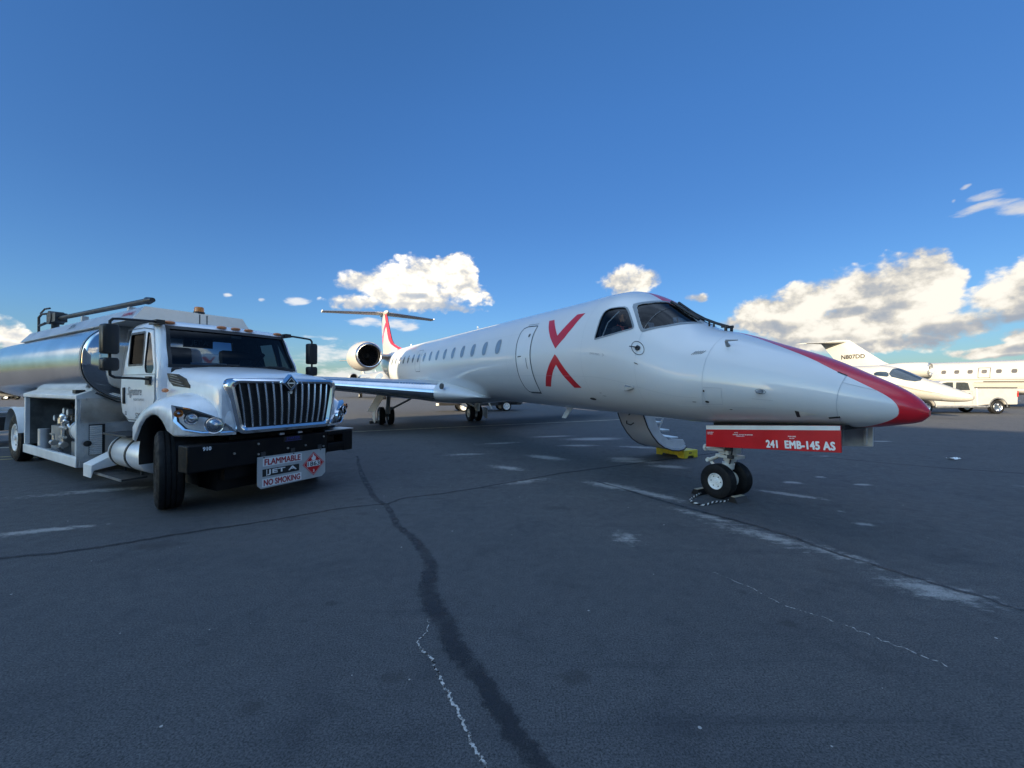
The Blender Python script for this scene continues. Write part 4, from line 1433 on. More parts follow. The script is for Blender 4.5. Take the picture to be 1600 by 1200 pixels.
# ---------------------------------------------------------------- tail
def fin_paint():
    m = mat('fin_livery', (0.42, 0.395, 0.35), 0.35, coat=0.6, vary=0.03, vscale=0.6)
    t = NT(m.node_tree)
    b = t.n['Principled BSDF']
    uv = t.add('ShaderNodeUVMap')
    uv.uv_map = 'uv'
    s = t.add('ShaderNodeSeparateXYZ')
    t.l.new(uv.outputs[0], s.inputs[0])
    u, v = s.outputs[0], s.outputs[1]
    m1 = t.math('LESS_THAN', u, 0.10)
    m2 = t.math('LESS_THAN', t.math('ABSOLUTE', t.math('SUBTRACT', v, t.math('SUBTRACT', 0.78, t.math('MULTIPLY', u, 0.42)))), 0.055)
    m3 = t.math('MULTIPLY', t.math('LESS_THAN', t.math('ABSOLUTE', t.math('SUBTRACT', v, t.math('ADD', 0.30, t.math('MULTIPLY', t.math('SUBTRACT', u, 0.55), 0.55)))), 0.045), t.math('GREATER_THAN', u, 0.75))
    mk = t.math('MAXIMUM', t.math('MAXIMUM', m1, m2), m3)
    col = b.inputs['Base Color'].links[0].from_socket
    t.put(b.inputs['Base Color'], t.mix(mk, col, (0.60, 0.025, 0.04, 1)))
    return m


fi = MB()
FS = [(1.70, -21.9, -27.55, .03), (1.98, -22.3, -27.75, .03), (2.15, -23.3, -27.8, .036), (2.40, -24.45, -27.9, .045), (2.70, -25.10, -28.0, .055), (3.1, -25.52, -28.12, .06), (3.6, -25.95, -28.27, .06), (4.1, -26.36, -28.42, .06), (4.50, -26.68, -28.54, .06)]
fi.loft([section(x0, 0, z, x0 - x1, th, vertical=True) for z, x0, x1, th in FS])
fin = kid(fi, 'tail_fin', fin_paint(), smooth=40)
uvl = fin.data.uv_layers.new(name='uv')
for lp in fin.data.loops:
    co = fin.data.vertices[lp.vertex_index].co
    zz = [f[0] for f in FS]
    xl, xt = pchip(zz, [f[1] for f in FS], co.z), pchip(zz, [f[2] for f in FS], co.z)
    uvl.data[lp.index].uv = ((xl - co.x) / (xl - xt), (co.z - 1.7) / 2.8)
bu = MB()
bu.lathe((-26.2, 0, 4.62), (-1, 0, 0), [(0, .01), (.15, .10), (.5, .16), (1.2, .17), (2.0, .13), (2.7, .03)], 20)
kid(bu, 'tail_bullet', M['cream'], smooth=60)
tp = MB()
tp.loft([section(-26.75 - 0.42 * abs(y), y, 4.66, 1.75 - 0.19 * abs(y), 0.05, 0.06, 1.0, camber=1.0) for y in (-3.775, -2, 0, 2, 3.775)])
tpo = kid(tp, 'tailplane', M['alu_paint'], smooth=40)
tl = MB()
tl.loft([section(-26.75 - 0.42 * abs(y), y, 4.66, 1.75 - 0.19 * abs(y), 0.05, 0.0, 0.06, camber=1.0) for y in (-3.775, -2, 0, 2, 3.775)])
kid(tl, 'leading_edge', M['polished'], tpo, smooth=50)
for s in (-1, 1):
    tt = MB()
    tt.lathe((-28.2, 3.80 * s, 4.66), (-1, 0, 0), [(0, .02), (.15, .055), (.7, .06), (1.15, .02)], 10)
    kid(tt, 'tip_weight', M['white'], tpo, smooth=60)

# ---------------------------------------------------------------- nose gear
gx = -2.155
gz = zg(gx)
ngp = MB()
ngp.cyl((gx - 0.02, 0, gz + 0.28), (gx + 0.03, 0, gz + 0.55), 0.062, n=18)
ngp.cyl((gx + 0.0, 0, gz + 0.42), (gx + 0.01, 0, gz + 0.50), 0.085, n=18)
ngp.cyl((gx + 0.03, 0, gz + 0.53), (gx + 0.07, 0, gz + 1.10), 0.085, n=18)
ngp.box((gx + 0.03, 0, gz + 0.60), (0.30, 0.24, 0.045))
ngp.box((gx + 0.03, 0, gz + 0.69), (0.16, 0.30, 0.10))
ngp.cyl((gx - 0.21, -0.17, gz + 0.70), (gx + 0.06, -0.15, gz + 0.71), 0.042, n=14)
ngp.cyl((gx - 0.21, 0.17, gz + 0.70), (gx + 0.06, 0.15, gz + 0.71), 0.042, n=14)
ngp.cyl((gx - 0.22, -0.17, gz + 0.70), (gx - 0.26, -0.17, gz + 0.70), 0.052, n=14)
ngp.cyl((gx - 0.02, -0.155, gz + 0.245), (gx - 0.02, 0.155, gz + 0.245), 0.042, n=14)
ngs = kid(ngp, 'nose_gear_strut', M['offwhite'], smooth=40, bevel=0.006)
tq = MB()
for s in (-0.055, 0.055):
    tq.box2((gx - 0.30, s - 0.014, gz + 0.50), (gx - 0.27, s + 0.014, gz + 0.53))
    tq.tube([(gx + 0.0, s, gz + 0.66), (gx - 0.17, s, gz + 0.55), (gx - 0.30, s * 0.5, gz + 0.49)], 0.022, 8)
tq.tube([(gx - 0.30, 0, gz + 0.49), (gx - 0.16, 0, gz + 0.36), (gx - 0.02, 0, gz + 0.31)], 0.022, 8)
tq.cyl((gx - 0.30, -0.06, gz + 0.49), (gx - 0.30, 0.06, gz + 0.49), 0.028, n=10)
kid(tq, 'torque_link', M['offwhite'], ngs)
hs = MB()
hs.tube([(gx + 0.10, -0.10, gz + 1.02), (gx + 0.16, -0.13, gz + 0.86), (gx + 0.13, -0.11, gz + 0.66), (gx + 0.08, -0.08, gz + 0.50)], 0.012, 6)
hs.tube([(gx - 0.02, -0.12, gz + 1.0), (gx - 0.12, -0.14, gz + 0.84), (gx - 0.07, -0.12, gz + 0.72), (gx + 0.03, -0.10, gz + 0.62)], 0.010, 6)
hs.box((gx + 0.10, -0.14, gz + 0.74), (0.09, 0.07, 0.08))
hs.box((gx + 0.14, -0.15, gz + 0.62), (0.07, 0.06, 0.05))
hs.cyl((gx + 0.02, -0.09, gz + 0.84), (gx + 0.02, 0.09, gz + 0.84), 0.10, n=18)
kid(hs, 'hydraulic_hose', M['dark_steel'], ngs)
for s in (-1, 1):
    add_wheel(JET, 'nose_wheel', (gx - 0.02, s * 0.185, gz + 0.246), 0.247, 0.17, 0.118, s, 'dish', M['rubber'], M['white'], accent=M['dark_steel'])

# gear doors
def door_panel(x0, x1, y, z0, z1, slope):
    """hanging door: outer face first"""
    m = MB()
    return m


gd = MB()
gd.prism([(-2.300, -0.30, -0.665), (-0.620, -0.30, -0.480), (-0.635, -0.30, -0.180), (-2.305, -0.30, -0.352)], (0, 0.022, 0))
# keep the plate parallel with the keel: lower edge drops with the hinge line
gdo = kid(gd, 'nose_gear_door', M['red'], bevel=0.004)
wb_ = MB()
wb_.plane([(-2.300, -0.3035, -0.412), (-0.632, -0.3035, -0.232), (-0.635, -0.3035, -0.182), (-2.304, -0.3035, -0.354)])
kid(wb_, 'white_band', M['white'], gdo)
tn = MB()
dr_ = Vector((1.668, 0, 0.180)).normalized()
du_ = Vector((-dr_.z, 0, dr_.x))
put_text(tn, '241  EMB-145 AS', 0.125, Vector((-1.056, -0.3045, -0.456)), dr_, du_, bold=0.0055, spacing=1.06, fit=(0.766, 0.100))
put_text(tn, 'WARNING', 0.020, Vector((-2.23, -0.304, -0.447)), dr_, du_, offset=0.0006)
put_text(tn, 'NO PUSH', 0.020, Vector((-2.235, -0.304, -0.470)), dr_, du_, offset=0.0006)
put_text(tn, 'NOTE:', 0.018, Vector((-1.84, -0.304, -0.405)), dr_, du_, offset=0.0006)
put_text(tn, 'TOWING - PIN MUST BE REMOVED', 0.018, Vector((-1.75, -0.304, -0.422)), dr_, du_, offset=0.0006)
put_text(tn, 'STEERING LOCK', 0.016, Vector((-1.78, -0.304, -0.445)), dr_, du_, offset=0.0006)
put_text(tn, 'PUSH HERE', 0.018, Vector((-1.13, -0.304, -0.365)), dr_, du_, offset=0.0006)
put_text(tn, 'NO STEP', 0.014, Vector((-1.13, -0.304, -0.388)), dr_, du_, offset=0.0006)
kid(tn, 'lettering', M['text_white'], gdo, smooth=0)
g2 = MB()
g2.prism([(-2.300, 0.30, -0.665), (-0.558, 0.30, -0.440), (-0.562, 0.30, -0.205), (-2.305, 0.30, -0.352)], (0, -0.022, 0))
for xx in (-0.62, -0.85, -1.1):
    g2.box((xx, 0.265, -0.33), (0.03, 0.05, 0.20))
kid(g2, 'nose_gear_door', M['offwhite'], bevel=0.004)
by = MB()
by.box((-1.4, 0, -0.262), (1.6, 0.56, 0.05), Matrix.Rotation(R(-4.5), 3, 'Y'))
kid(by, 'gear_bay', M['cavity'])

# ---------------------------------------------------------------- main gear
for s in (-1, 1):
    mx, my = -16.45, 2.05 * s
    z0 = zg(mx)
    mg = MB()
    mg.cyl((mx + 0.55, my, -0.42), (mx + 0.42, my, z0 + 0.62), 0.085, n=14)
    mg.cyl((mx + 0.42, my, z0 + 0.78), (mx + 0.40, my, z0 + 0.50), 0.105, n=14)
    mg.tube([(mx + 0.42, my, z0 + 0.60), (mx + 0.2, my, z0 + 0.45), (mx, my, z0 + 0.38)], [0.085, 0.075, 0.07], 12)
    mg.cyl((mx, my - 0.22, z0 + 0.38), (mx, my + 0.22, z0 + 0.38), 0.055, n=12)
    mg.tube([(mx + 0.42, my, z0 + 0.62), (mx + 0.46, my - s * 0.95, -0.62)], 0.042, 10)
    mg.tube([(mx + 0.05, my, z0 + 0.55), (mx + 0.30, my, z0 + 0.95)], 0.05, 10)
    kid(mg, 'main_gear_strut', M['steel'] if s < 0 else M['offwhite'], smooth=40)
    for o in (-0.19, 0.19):
        add_wheel(JET, 'main_wheel', (mx, my + o, z0 + 0.378), 0.381, 0.235, 0.20, 1 if o > 0 else -1, 'dish', M['rubber'], M['white'], accent=M['dark_steel'])
    gdm = MB()
    gdm.prism([(mx + 0.75, my + s * 0.16, -0.40), (mx + 0.30, my + s * 0.40, -0.42), (mx + 0.30, my + s * 0.80, z0 + 0.60), (mx + 0.65, my + s * 0.56, z0 + 0.60)], (0, s * 0.02, 0))
    gdm.prism([(mx + 0.42, my + s * 0.50, z0 + 0.62), (mx - 0.10, my + s * 0.50, z0 + 0.66), (mx - 0.20, my + s * 0.50, z0 + 0.28), (mx + 0.22, my + s * 0.50, z0 + 0.10), (mx + 0.42, my + s * 0.50, z0 + 0.16)], (0, s * 0.02, 0))
    kid(gdm, 'main_gear_door', M['white'], bevel=0.004)

# ---------------------------------------------------------------- airstair door on the far side
arc = [(0.74, -0.22), (0.79, -0.36), (0.85, -0.50), (0.95, -0.70), (1.09, -0.88), (1.27, -1.05), (1.46, -1.16), (1.70, -1.235), (1.92, -1.26), (2.08, -1.245), (2.16, -1.19)]
sk = MB()
inner = []
for i, (y, z) in enumerate(arc):
    a, b = arc[max(i - 1, 0)], arc[min(i + 1, len(arc) - 1)]
    d = Vector((b[0] - a[0], b[1] - a[1])).normalized()
    inner.append((y - d.y * 0.05, z + d.x * 0.05))
ring = [(y, z) for y, z in arc] + inner[::-1]
sk.loft([[Vector((x, y, z)) for y, z in ring] for x in (-5.36, -4.60)])
stair = kid(sk, 'airstair_door', M['jet_white'], smooth=40)
eg = MB()
for x in (-5.362, -4.598):
    eg.tube([Vector((x, y, z)) for y, z in ring[:len(arc)]], 0.014, 6)
kid(eg, 'door_seal', M['text_black'], stair)
hd = MB()
hd.tube([Vector((-5.12, 0.86, -0.60)), Vector((-5.10, 0.84, -0.66)), Vector((-5.0, 0.86, -0.68)), Vector((-4.93, 0.88, -0.63))], 0.012, 6)
hd.tube([Vector((-5.0, 0.80, -0.46)), Vector((-4.9, 0.78, -0.40))], 0.012, 6)
kid(hd, 'handle', M['text_black'], stair)
side_ = MB()
for x in (-4.66, -5.30):
    side_.prism([(x, 0.80, -0.28), (x, 1.05, -0.28), (x, 1.30, -0.72), (x, 1.40, -0.86), (x, 1.62, -1.00), (x, 2.08, -1.02), (x, 2.16, -1.12), (x, 2.05, -1.215), (x, 1.70, -1.20), (x, 1.28, -1.02), (x, 1.0, -0.75), (x, 0.86, -0.48)], (0.03, 0, 0))
kid(side_, 'stair_side', M['white'], stair, bevel=0.004)
for (y, z) in ((1.02, -0.42), (1.28, -0.62), (1.50, -0.80), (1.78, -0.98)):
    tr_ = MB()
    tr_.box((-4.98, y + 0.08, z), (0.60, 0.24, 0.035))
    kid(tr_, 'stair_tread', M['white'], stair, bevel=0.006)
ra = MB()
ra.tube([Vector((-4.64, 1.30, -0.82)), Vector((-4.62, 1.46, -0.44)), Vector((-4.64, 1.20, 0.1))], 0.016, 8)
ra.tube([Vector((-5.30, 1.30, -0.82)), Vector((-5.32, 1.46, -0.44)), Vector((-5.30, 1.20, 0.1))], 0.016, 8)
kid(ra, 'handrail', M['white'], stair)

# ================================================================ the fuel truck
# truck frame: x forward from the front axle, y to its left, z up from the ground
TRUCK = thing('fuel_truck', 'white fuel tanker truck with chrome grille and a flammable jet fuel sign', 'truck', (-4.084, 6.38, 0), (0, 0, -0.529))


def grime():
    """road dirt on the lower body panels"""
    t = NT(M['truck_white'].node_tree)
    b = t.n['Principled BSDF']
    col = b.inputs['Base Color'].links[0].from_socket
    P = t.add('ShaderNodeTexCoord').outputs['Object']
    sp_ = t.add('ShaderNodeSeparateXYZ')
    t.l.new(P, sp_.inputs[0])
    n = t.noise(P, 7.0, 7.0, 0.68)
    st = t.noise(t.mapping(P, scale=(9.0, 9.0, 0.7)), 2.0, 5.0, 0.6)
    low = t.ss(sp_.outputs[2], 1.0, 1.55, 1.0, 0.12)
    f = t.math('MULTIPLY', low, t.ss(t.math('ADD', t.math('MULTIPLY', n, 0.6), t.math('MULTIPLY', st, 0.4)), 0.44, 0.66, 0.0, 0.5))
    t.put(b.inputs['Base Color'], t.mix(f, col, (0.34, 0.33, 0.30, 1)))


grime()


def tk(mb, name, m, parent=None, **kw):
    return mb.build(name, m, parent or TRUCK, loc=kw.pop('loc', (0, 0, 0)), **kw)


CZ = [1.09, 1.25, 1.52, 1.88, 2.20, 2.50, 2.58, 2.62]
CW = [0.99, 1.02, 1.03, 1.015, 0.975, 0.925, 0.85, 0.62]
CF = [-0.45, -0.34, -0.30, -0.29, -0.44, -0.585, -0.72, -1.0]
CB = [-1.52, -1.62, -1.65, -1.62, -1.60, -1.58, -1.50, -1.30]


def cabw(z):
    return pchip(CZ, CW, z)


def cab_ring(z, inset=0.0):
    w, f, b = cabw(z) - inset, pchip(CZ, CF, z) - inset, pchip(CZ, CB, z) + inset
    pts = []
    rc = 0.10

    def corner(cx, cy, a0):
        for k in range(5):
            a = R(a0 + 90 * k / 4)
            pts.append(Vector((cx + rc * math.cos(a), cy + rc * math.sin(a), z)))
    n = 12
    corner(f - rc, w - rc, 0)
    corner(b + rc, w - rc, 90)
    corner(b + rc, -w + rc, 180)
    corner(f - rc, -w + rc, 270)
    for k in range(1, n):
        y = -w + rc + (2 * w - 2 * rc) * k / n
        pts.append(Vector((f, y, z)))
    for p in pts:   # gently curved front
        if p.x > (f + b) / 2:
            q = (p.x - (f + b) / 2) / ((f - b) / 2)
            p.x += 0.10 * (1 - (p.y / w) ** 2) * q
    return pts


def cab_x(z, y):
    return pchip(CZ, CF, z) + 0.10 * (1 - (y / cabw(z)) ** 2)


def side_poly(mb, poly, off, side):
    """polygon given as (x, z) laid on the cab side"""
    bm = bmesh.new()
    bm.faces.new([bm.verts.new((p[0], p[1], 0)) for p in poly])
    k = 1.2
    while k < 2.55:
        bmesh.ops.bisect_plane(bm, geom=bm.verts[:] + bm.edges[:] + bm.faces[:], plane_co=(0, k, 0), plane_no=(0, 1, 0))
        k += 0.12
    bmesh.ops.triangulate(bm, faces=bm.faces[:])
    bm.verts.index_update()
    mb.add([(v.co.x, side * (cabw(v.co.y) + off), v.co.y) for v in bm.verts], [[v.index for v in f.verts] for f in bm.faces])
    bm.free()
    return mb


def side_line(mb, poly, width, off, side, closed=True):
    n = len(poly)
    P = []
    for i in range(n if closed else n - 1):
        a, b = poly[i], poly[(i + 1) % n]
        m = max(1, int(math.hypot(a[0] - b[0], a[1] - b[1]) / 0.08))
        P += [(a[0] + (b[0] - a[0]) * k / m, a[1] + (b[1] - a[1]) * k / m) for k in range(m)]
    if not closed:
        P.append(poly[-1])
    n = len(P)
    o = len(mb.v)
    for i in range(n):
        a = P[(i - 1) % n] if closed or i else P[i]
        b = P[(i + 1) % n] if closed or i < n - 1 else P[i]
        d = Vector((b[0] - a[0], b[1] - a[1])).normalized()
        s = Vector((-d.y, d.x)) * width / 2
        for q in (-1, 1):
            x, z = P[i][0] + s.x * q, P[i][1] + s.y * q
            mb.v.append((x, side * (cabw(z) + off), z))
    for i in range(n if closed else n - 1):
        j = (i + 1) % n
        mb.face((o + 2 * i, o + 2 * j, o + 2 * j + 1, o + 2 * i + 1))
    return mb


def rnd_poly(poly, it=2, r=0.035):
    """round the corners of an outline with a small fixed radius"""
    out = []
    n = len(poly)
    for i in range(n):
        p, a, b = Vector(poly[i]), Vector(poly[i - 1]), Vector(poly[(i + 1) % n])
        d0, d1 = (a - p), (b - p)
        k = min(r, d0.length * .4, d1.length * .4)
        q0, q1 = p + d0.normalized() * k, p + d1.normalized() * k
        for f in (0, .33, .67, 1):
            q = q0 * (1 - f) ** 2 + p * 2 * f * (1 - f) + q1 * f * f
            out.append((q.x, q.y))
    return out


WIN = [(-1.475, 2.42), (-0.955, 2.42), (-0.845, 1.93), (-1.37, 1.93)]
VENT = [(-0.87, 2.42), (-0.76, 2.39), (-0.46, 1.88), (-0.50, 1.80), (-0.73, 1.81), (-0.79, 1.90)]
WSH = [(-0.90, 1.905), (0.90, 1.905), (0.835, 2.485), (-0.835, 2.485)]


def cab():
    mb = MB()
    zs = [1.09, 1.17, 1.25, 1.38, 1.52, 1.7, 1.88, 2.0, 2.1, 2.2, 2.3, 2.4, 2.5, 2.55, 2.58, 2.605, 2.62]
    mb.loft([cab_ring(z) for z in zs])
    ob = mb.build('cab', [M['truck_white'], M['interior'], M['black']], TRUCK, loc=(0, 0, 0), smooth=0)
    cs = []

    def cut(c, mi):
        q = c.build('cutter', [M['truck_white'], M['interior'], M['black']], TRUCK, loc=(0, 0, 0), smooth=0)
        q.data.polygons.foreach_set('material_index', [mi] * len(q.data.polygons))
        md = ob.modifiers.new('cut', 'BOOLEAN')
        md.operation = 'DIFFERENCE'
        md.solver = 'EXACT'
        md.object = q
        cs.append(q)
    c = MB()
    c.loft([cab_ring(z, 0.06) for z in (1.22, 1.5, 1.88, 2.2, 2.5, 2.54)])
    cut(c, 1)
    c = MB()
    c.prism([(-0.80, y, z) for y, z in rnd_poly(WSH, 1)], (1.0, 0, 0))
    cut(c, 2)
    for poly in (WIN, VENT):
        for s in (-1, 1):
            c = MB()
            c.prism([(x, s * 0.80, z) for x, z in rnd_poly(poly, 1)], (0, s * 0.4, 0))
            cut(c, 2)
    c = MB()
    c.prism([(-1.4, y, z) for y, z in ((-0.55, 2.02), (0.55, 2.02), (0.50, 2.42), (-0.50, 2.42))], (-0.5, 0, 0))
    cut(c, 2)
    dg = bpy.context.evaluated_depsgraph_get()
    dg.update()
    new = bpy.data.meshes.new_from_object(ob.evaluated_get(dg))
    ob.modifiers.clear()
    ob.data = new
    for q in cs:
        bpy.data.objects.remove(q)
    new.polygons.foreach_set('use_smooth', [True] * len(new.polygons))
    new.set_sharp_from_angle(angle=R(32))
    return ob


CAB = cab()
# windscreen and its black border
g = MB()
nz, ny = 6, 14
grid = []
for i in range(nz + 1):
    z = 1.89 + (2.50 - 1.89) * i / nz
    w = 0.915 + (0.845 - 0.915) * i / nz
    grid.append([Vector((cab_x(z, w * (2 * k / ny - 1)) - 0.012, w * (2 * k / ny - 1), z)) for k in range(ny + 1)])
g.loft(grid, caps=False, closed=False)
wsn = tk(g, 'windscreen', M['glass_wind'], smooth=60)
br = MB()
ou = [(-0.925, 1.885), (0.925, 1.885), (0.855, 2.505), (-0.855, 2.505)]
inn = [(-0.875, 1.935), (0.875, 1.935), (0.815, 2.455), (-0.815, 2.455)]
for i in range(4):
    j = (i + 1) % 4
    for k in range(10):
        f0, f1 = k / 10, (k + 1) / 10
        q = []
        for pl_, f in ((ou, f0), (ou, f1), (inn, f1), (inn, f0)):
            y = pl_[i][0] + (pl_[j][0] - pl_[i][0]) * f
            z = pl_[i][1] + (pl_[j][1] - pl_[i][1]) * f
            q.append((cab_x(z, y) + 0.006, y, z))
        br.plane(q)
tk(br, 'window_seal', M['black'], wsn, smooth=0)
for s, y0, y1 in ((-1, -0.62, -0.05), (1, 0.12, 0.72)):
    wp = MB()
    wp.tube([(cab_x(1.91, y0) + 0.03, y0, 1.90), (cab_x(1.96, (y0 + y1) / 2) + 0.03, (y0 + y1) / 2, 1.945), (cab_x(1.95, y1) + 0.03, y1, 1.945)], 0.011, 6)
    tk(wp, 'wiper', M['black'])
for s in (-1, 1):
    w1 = MB()
    side_poly(w1, rnd_poly(VENT, 1), -0.012, s)
    tk(w1, 'quarter_window', M['glass_side'], smooth=60)
    w2 = MB()
    side_poly(w2, rnd_poly(WIN, 1), -0.016, s)
    wn_ = tk(w2, 'door_window', M['glass_window'], smooth=60)
    fr = MB()
    side_line(fr, rnd_poly(WIN, 1), 0.035, 0.004, s)
    tk(fr, 'window_seal', M['black'], wn_)
    fr = MB()
    side_line(fr, [(-1.42, 1.905), (-0.83, 1.905)], 0.022, 0.008, s, closed=False)
    tk(fr, 'window_trim', M['alu'], wn_)
    # door with its seam, handle and lettering
    DP = [(-1.60, 2.49), (-1.05, 2.49), (-0.66, 2.44), (-0.39, 1.90), (-0.37, 1.45), (-0.62, 1.12), (-1.40, 1.12), (-1.56, 1.22), (-1.60, 1.5)]
    d = MB()
    side_poly(d, [(-0.385, 1.78), (-0.375, 1.45), (-0.62, 1.13), (-1.40, 1.13), (-1.555, 1.22), (-1.595, 1.5), (-1.59, 1.78)], 0.004, s)
    door = tk(d, 'door', M['truck_white'], smooth=40)
    sl = MB()
    side_line(sl, DP, 0.012, 0.006, s)
    side_line(sl, [(-1.59, 1.79), (-0.385, 1.79)], 0.006, 0.007, s, closed=False)
    tk(sl, 'door_seam', M['line'], door)
    hd = MB()
    hd.box((-1.44, s * (1.03 + 0.012), 1.48), (0.055, 0.03, 0.25))
    tk(hd, 'handle', M['black'], door, bevel=0.012)
    tx = MB()
    yy = s * (1.03 + 0.0075)
    put_text(tx, 'Signature', 0.175, (-1.07, yy, 1.545), (-s, 0, 0), (0, 0, 1), sx=0.78, shear=0.35, offset=-0.0015)
    put_text(tx, 'FLIGHT SUPPORT', 0.05, (-0.90, yy, 1.425), (-s, 0, 0), (0, 0, 1), offset=-0.0005)
    put_text(tx, 'TACOMA', 0.05, (-0.90, yy, 1.365), (-s, 0, 0), (0, 0, 1)) if False else None
    tk(tx, 'lettering', M['text_grey'], door, smooth=0)
    tx = MB()
    put_text(tx, 'S2', 0.075, (-1.43, s * (1.015 + 0.006), 1.215), (-s, 0, 0), (0, 0, 1), offset=0.002)
    put_text(tx, '520', 0.11, (-0.99, s * (1.015 + 0.006), 1.19), (-s, 0, 0), (0, 0, 1), offset=0.001)
    tk(tx, 'number', M['text_black'], door, smooth=0)

# interior seen through the glass
it = MB()
it.box((-0.52, 0, 1.72), (0.34, 1.80, 0.30))
it.box((-0.42, 0, 1.84), (0.36, 1.78, 0.10))
tk(it, 'dashboard', M['black'], bevel=0.03)
for y in (-0.45, 0.47):
    st = MB()
    st.box((-1.10, y, 1.55), (0.50, 0.50, 0.16))
    st.box((-1.36, y, 1.92), (0.15, 0.48, 0.68), Matrix.Rotation(R(-8), 3, 'Y'))
    tk(st, 'seat', M['seat'], bevel=0.04)
sw = MB()
cc = Vector((-0.80, 0.47, 1.93))
tl_ = Matrix.Rotation(R(-38), 3, 'Y')
rr = []
for k in range(28):
    a = 2 * math.pi * k / 28
    d = tl_ @ Vector((0, math.cos(a), math.sin(a)))
    nrm = tl_ @ Vector((1, 0, 0))
    rr.append([cc + d * (0.22 + 0.016 * math.cos(2 * math.pi * q / 8)) + nrm * 0.016 * math.sin(2 * math.pi * q / 8) for q in range(8)])
sw.loft(rr, caps=False, ring_loop=True)
sw.tube([cc + tl_ @ Vector((0.02, -0.21, 0)), cc + tl_ @ Vector((0.06, 0, 0)), cc + tl_ @ Vector((0.02, 0.21, 0))], 0.016, 8)
sw.tube([cc + tl_ @ Vector((0.05, 0, 0)), cc + tl_ @ Vector((0.4, 0, -0.02))], 0.035, 8)
tk(sw, 'steering_wheel', M['black'])
js = MB()
js.box((-1.515, -0.05, 2.37), (0.01, 0.44, 0.17))
jso = tk(js, 'window_sign', M['text_black'])
jt = MB()
put_text(jt, 'JET A', 0.11, (-1.507, -0.03, 2.37), (0, 1, 0), (0, 0, 1), offset=0.002)
tk(jt, 'lettering', M['text_white'], jso, smooth=0)
pc = MB()
pc.box((-0.40, -0.36, 1.945), (0.012, 0.48, 0.06), Matrix.Rotation(R(-25), 3, 'Y'))
tk(pc, 'dash_card', M['white'])
vm = MB()
vm.box((-0.62, 0.12, 2.43), (0.02, 0.15, 0.045))
tk(vm, 'windscreen_tag', M['white'])

# hood
hb = MB()
HX = [-0.285, -0.1, 0.2, 0.5, 0.8, 0.93, 0.96]
HWD = [0.935, 0.925, 0.90, 0.875, 0.85, 0.83, 0.81]
HT = [1.895, 1.885, 1.855, 1.82, 1.775, 1.735, 1.71]
rings = []
for x, w, zt in zip(HX, HWD, HT):
    r = [(x, -w, 1.15), (x, -w, 1.5), (x, -w + 0.005, zt - 0.17), (x, -w + 0.025, zt - 0.10), (x, -w + 0.085, zt - 0.04), (x, -w + 0.20, zt - 0.012)]
    mid = [(x, y, zt + 0.03 * (1 - (y / (w - .2)) ** 2) - 0.012 * 0) for y in (-0.45, -0.2, 0, 0.2, 0.45)]
    r = r + mid + [(p[0], -p[1], p[2]) for p in r[::-1]]
    rings.append(r)
hb.loft(rings)
hood = tk(hb, 'hood', M['truck_white'], smooth=50)
for s in (-1, 1):
    vt = MB()
    pv = [(-0.25, 1.80), (-0.02, 1.785), (0.20, 1.72), (0.31, 1.63), (0.31, 1.595), (-0.08, 1.625), (-0.20, 1.70)]
    vt.prism([(x, s * (pchip(HX, HWD, x) + 0.008), z) for x, z in pv], (0, -s * 0.05, 0))
    vo = tk(vt, 'hood_vent', M['black'], hood)
    sl = MB()
    for k in range(4):
        z = 1.655 + 0.037 * k
        sl.box((0.02 - 0.035 * k, s * (pchip(HX, HWD, 0.0) + 0.012), z), (0.42 - 0.05 * k, 0.014, 0.009), Matrix.Rotation(R(8), 3, 'Y'))
    tk(sl, 'vent_slat', M['steel'], vo)
    # side lamps on the fender
    ml = MB()
    ml.ball((-0.18, s * 0.985, 1.565), 0.055, sc=(1.25, 0.6, 0.55))
    tk(ml, 'marker_lamp', M['orange'], hood, smooth=60)

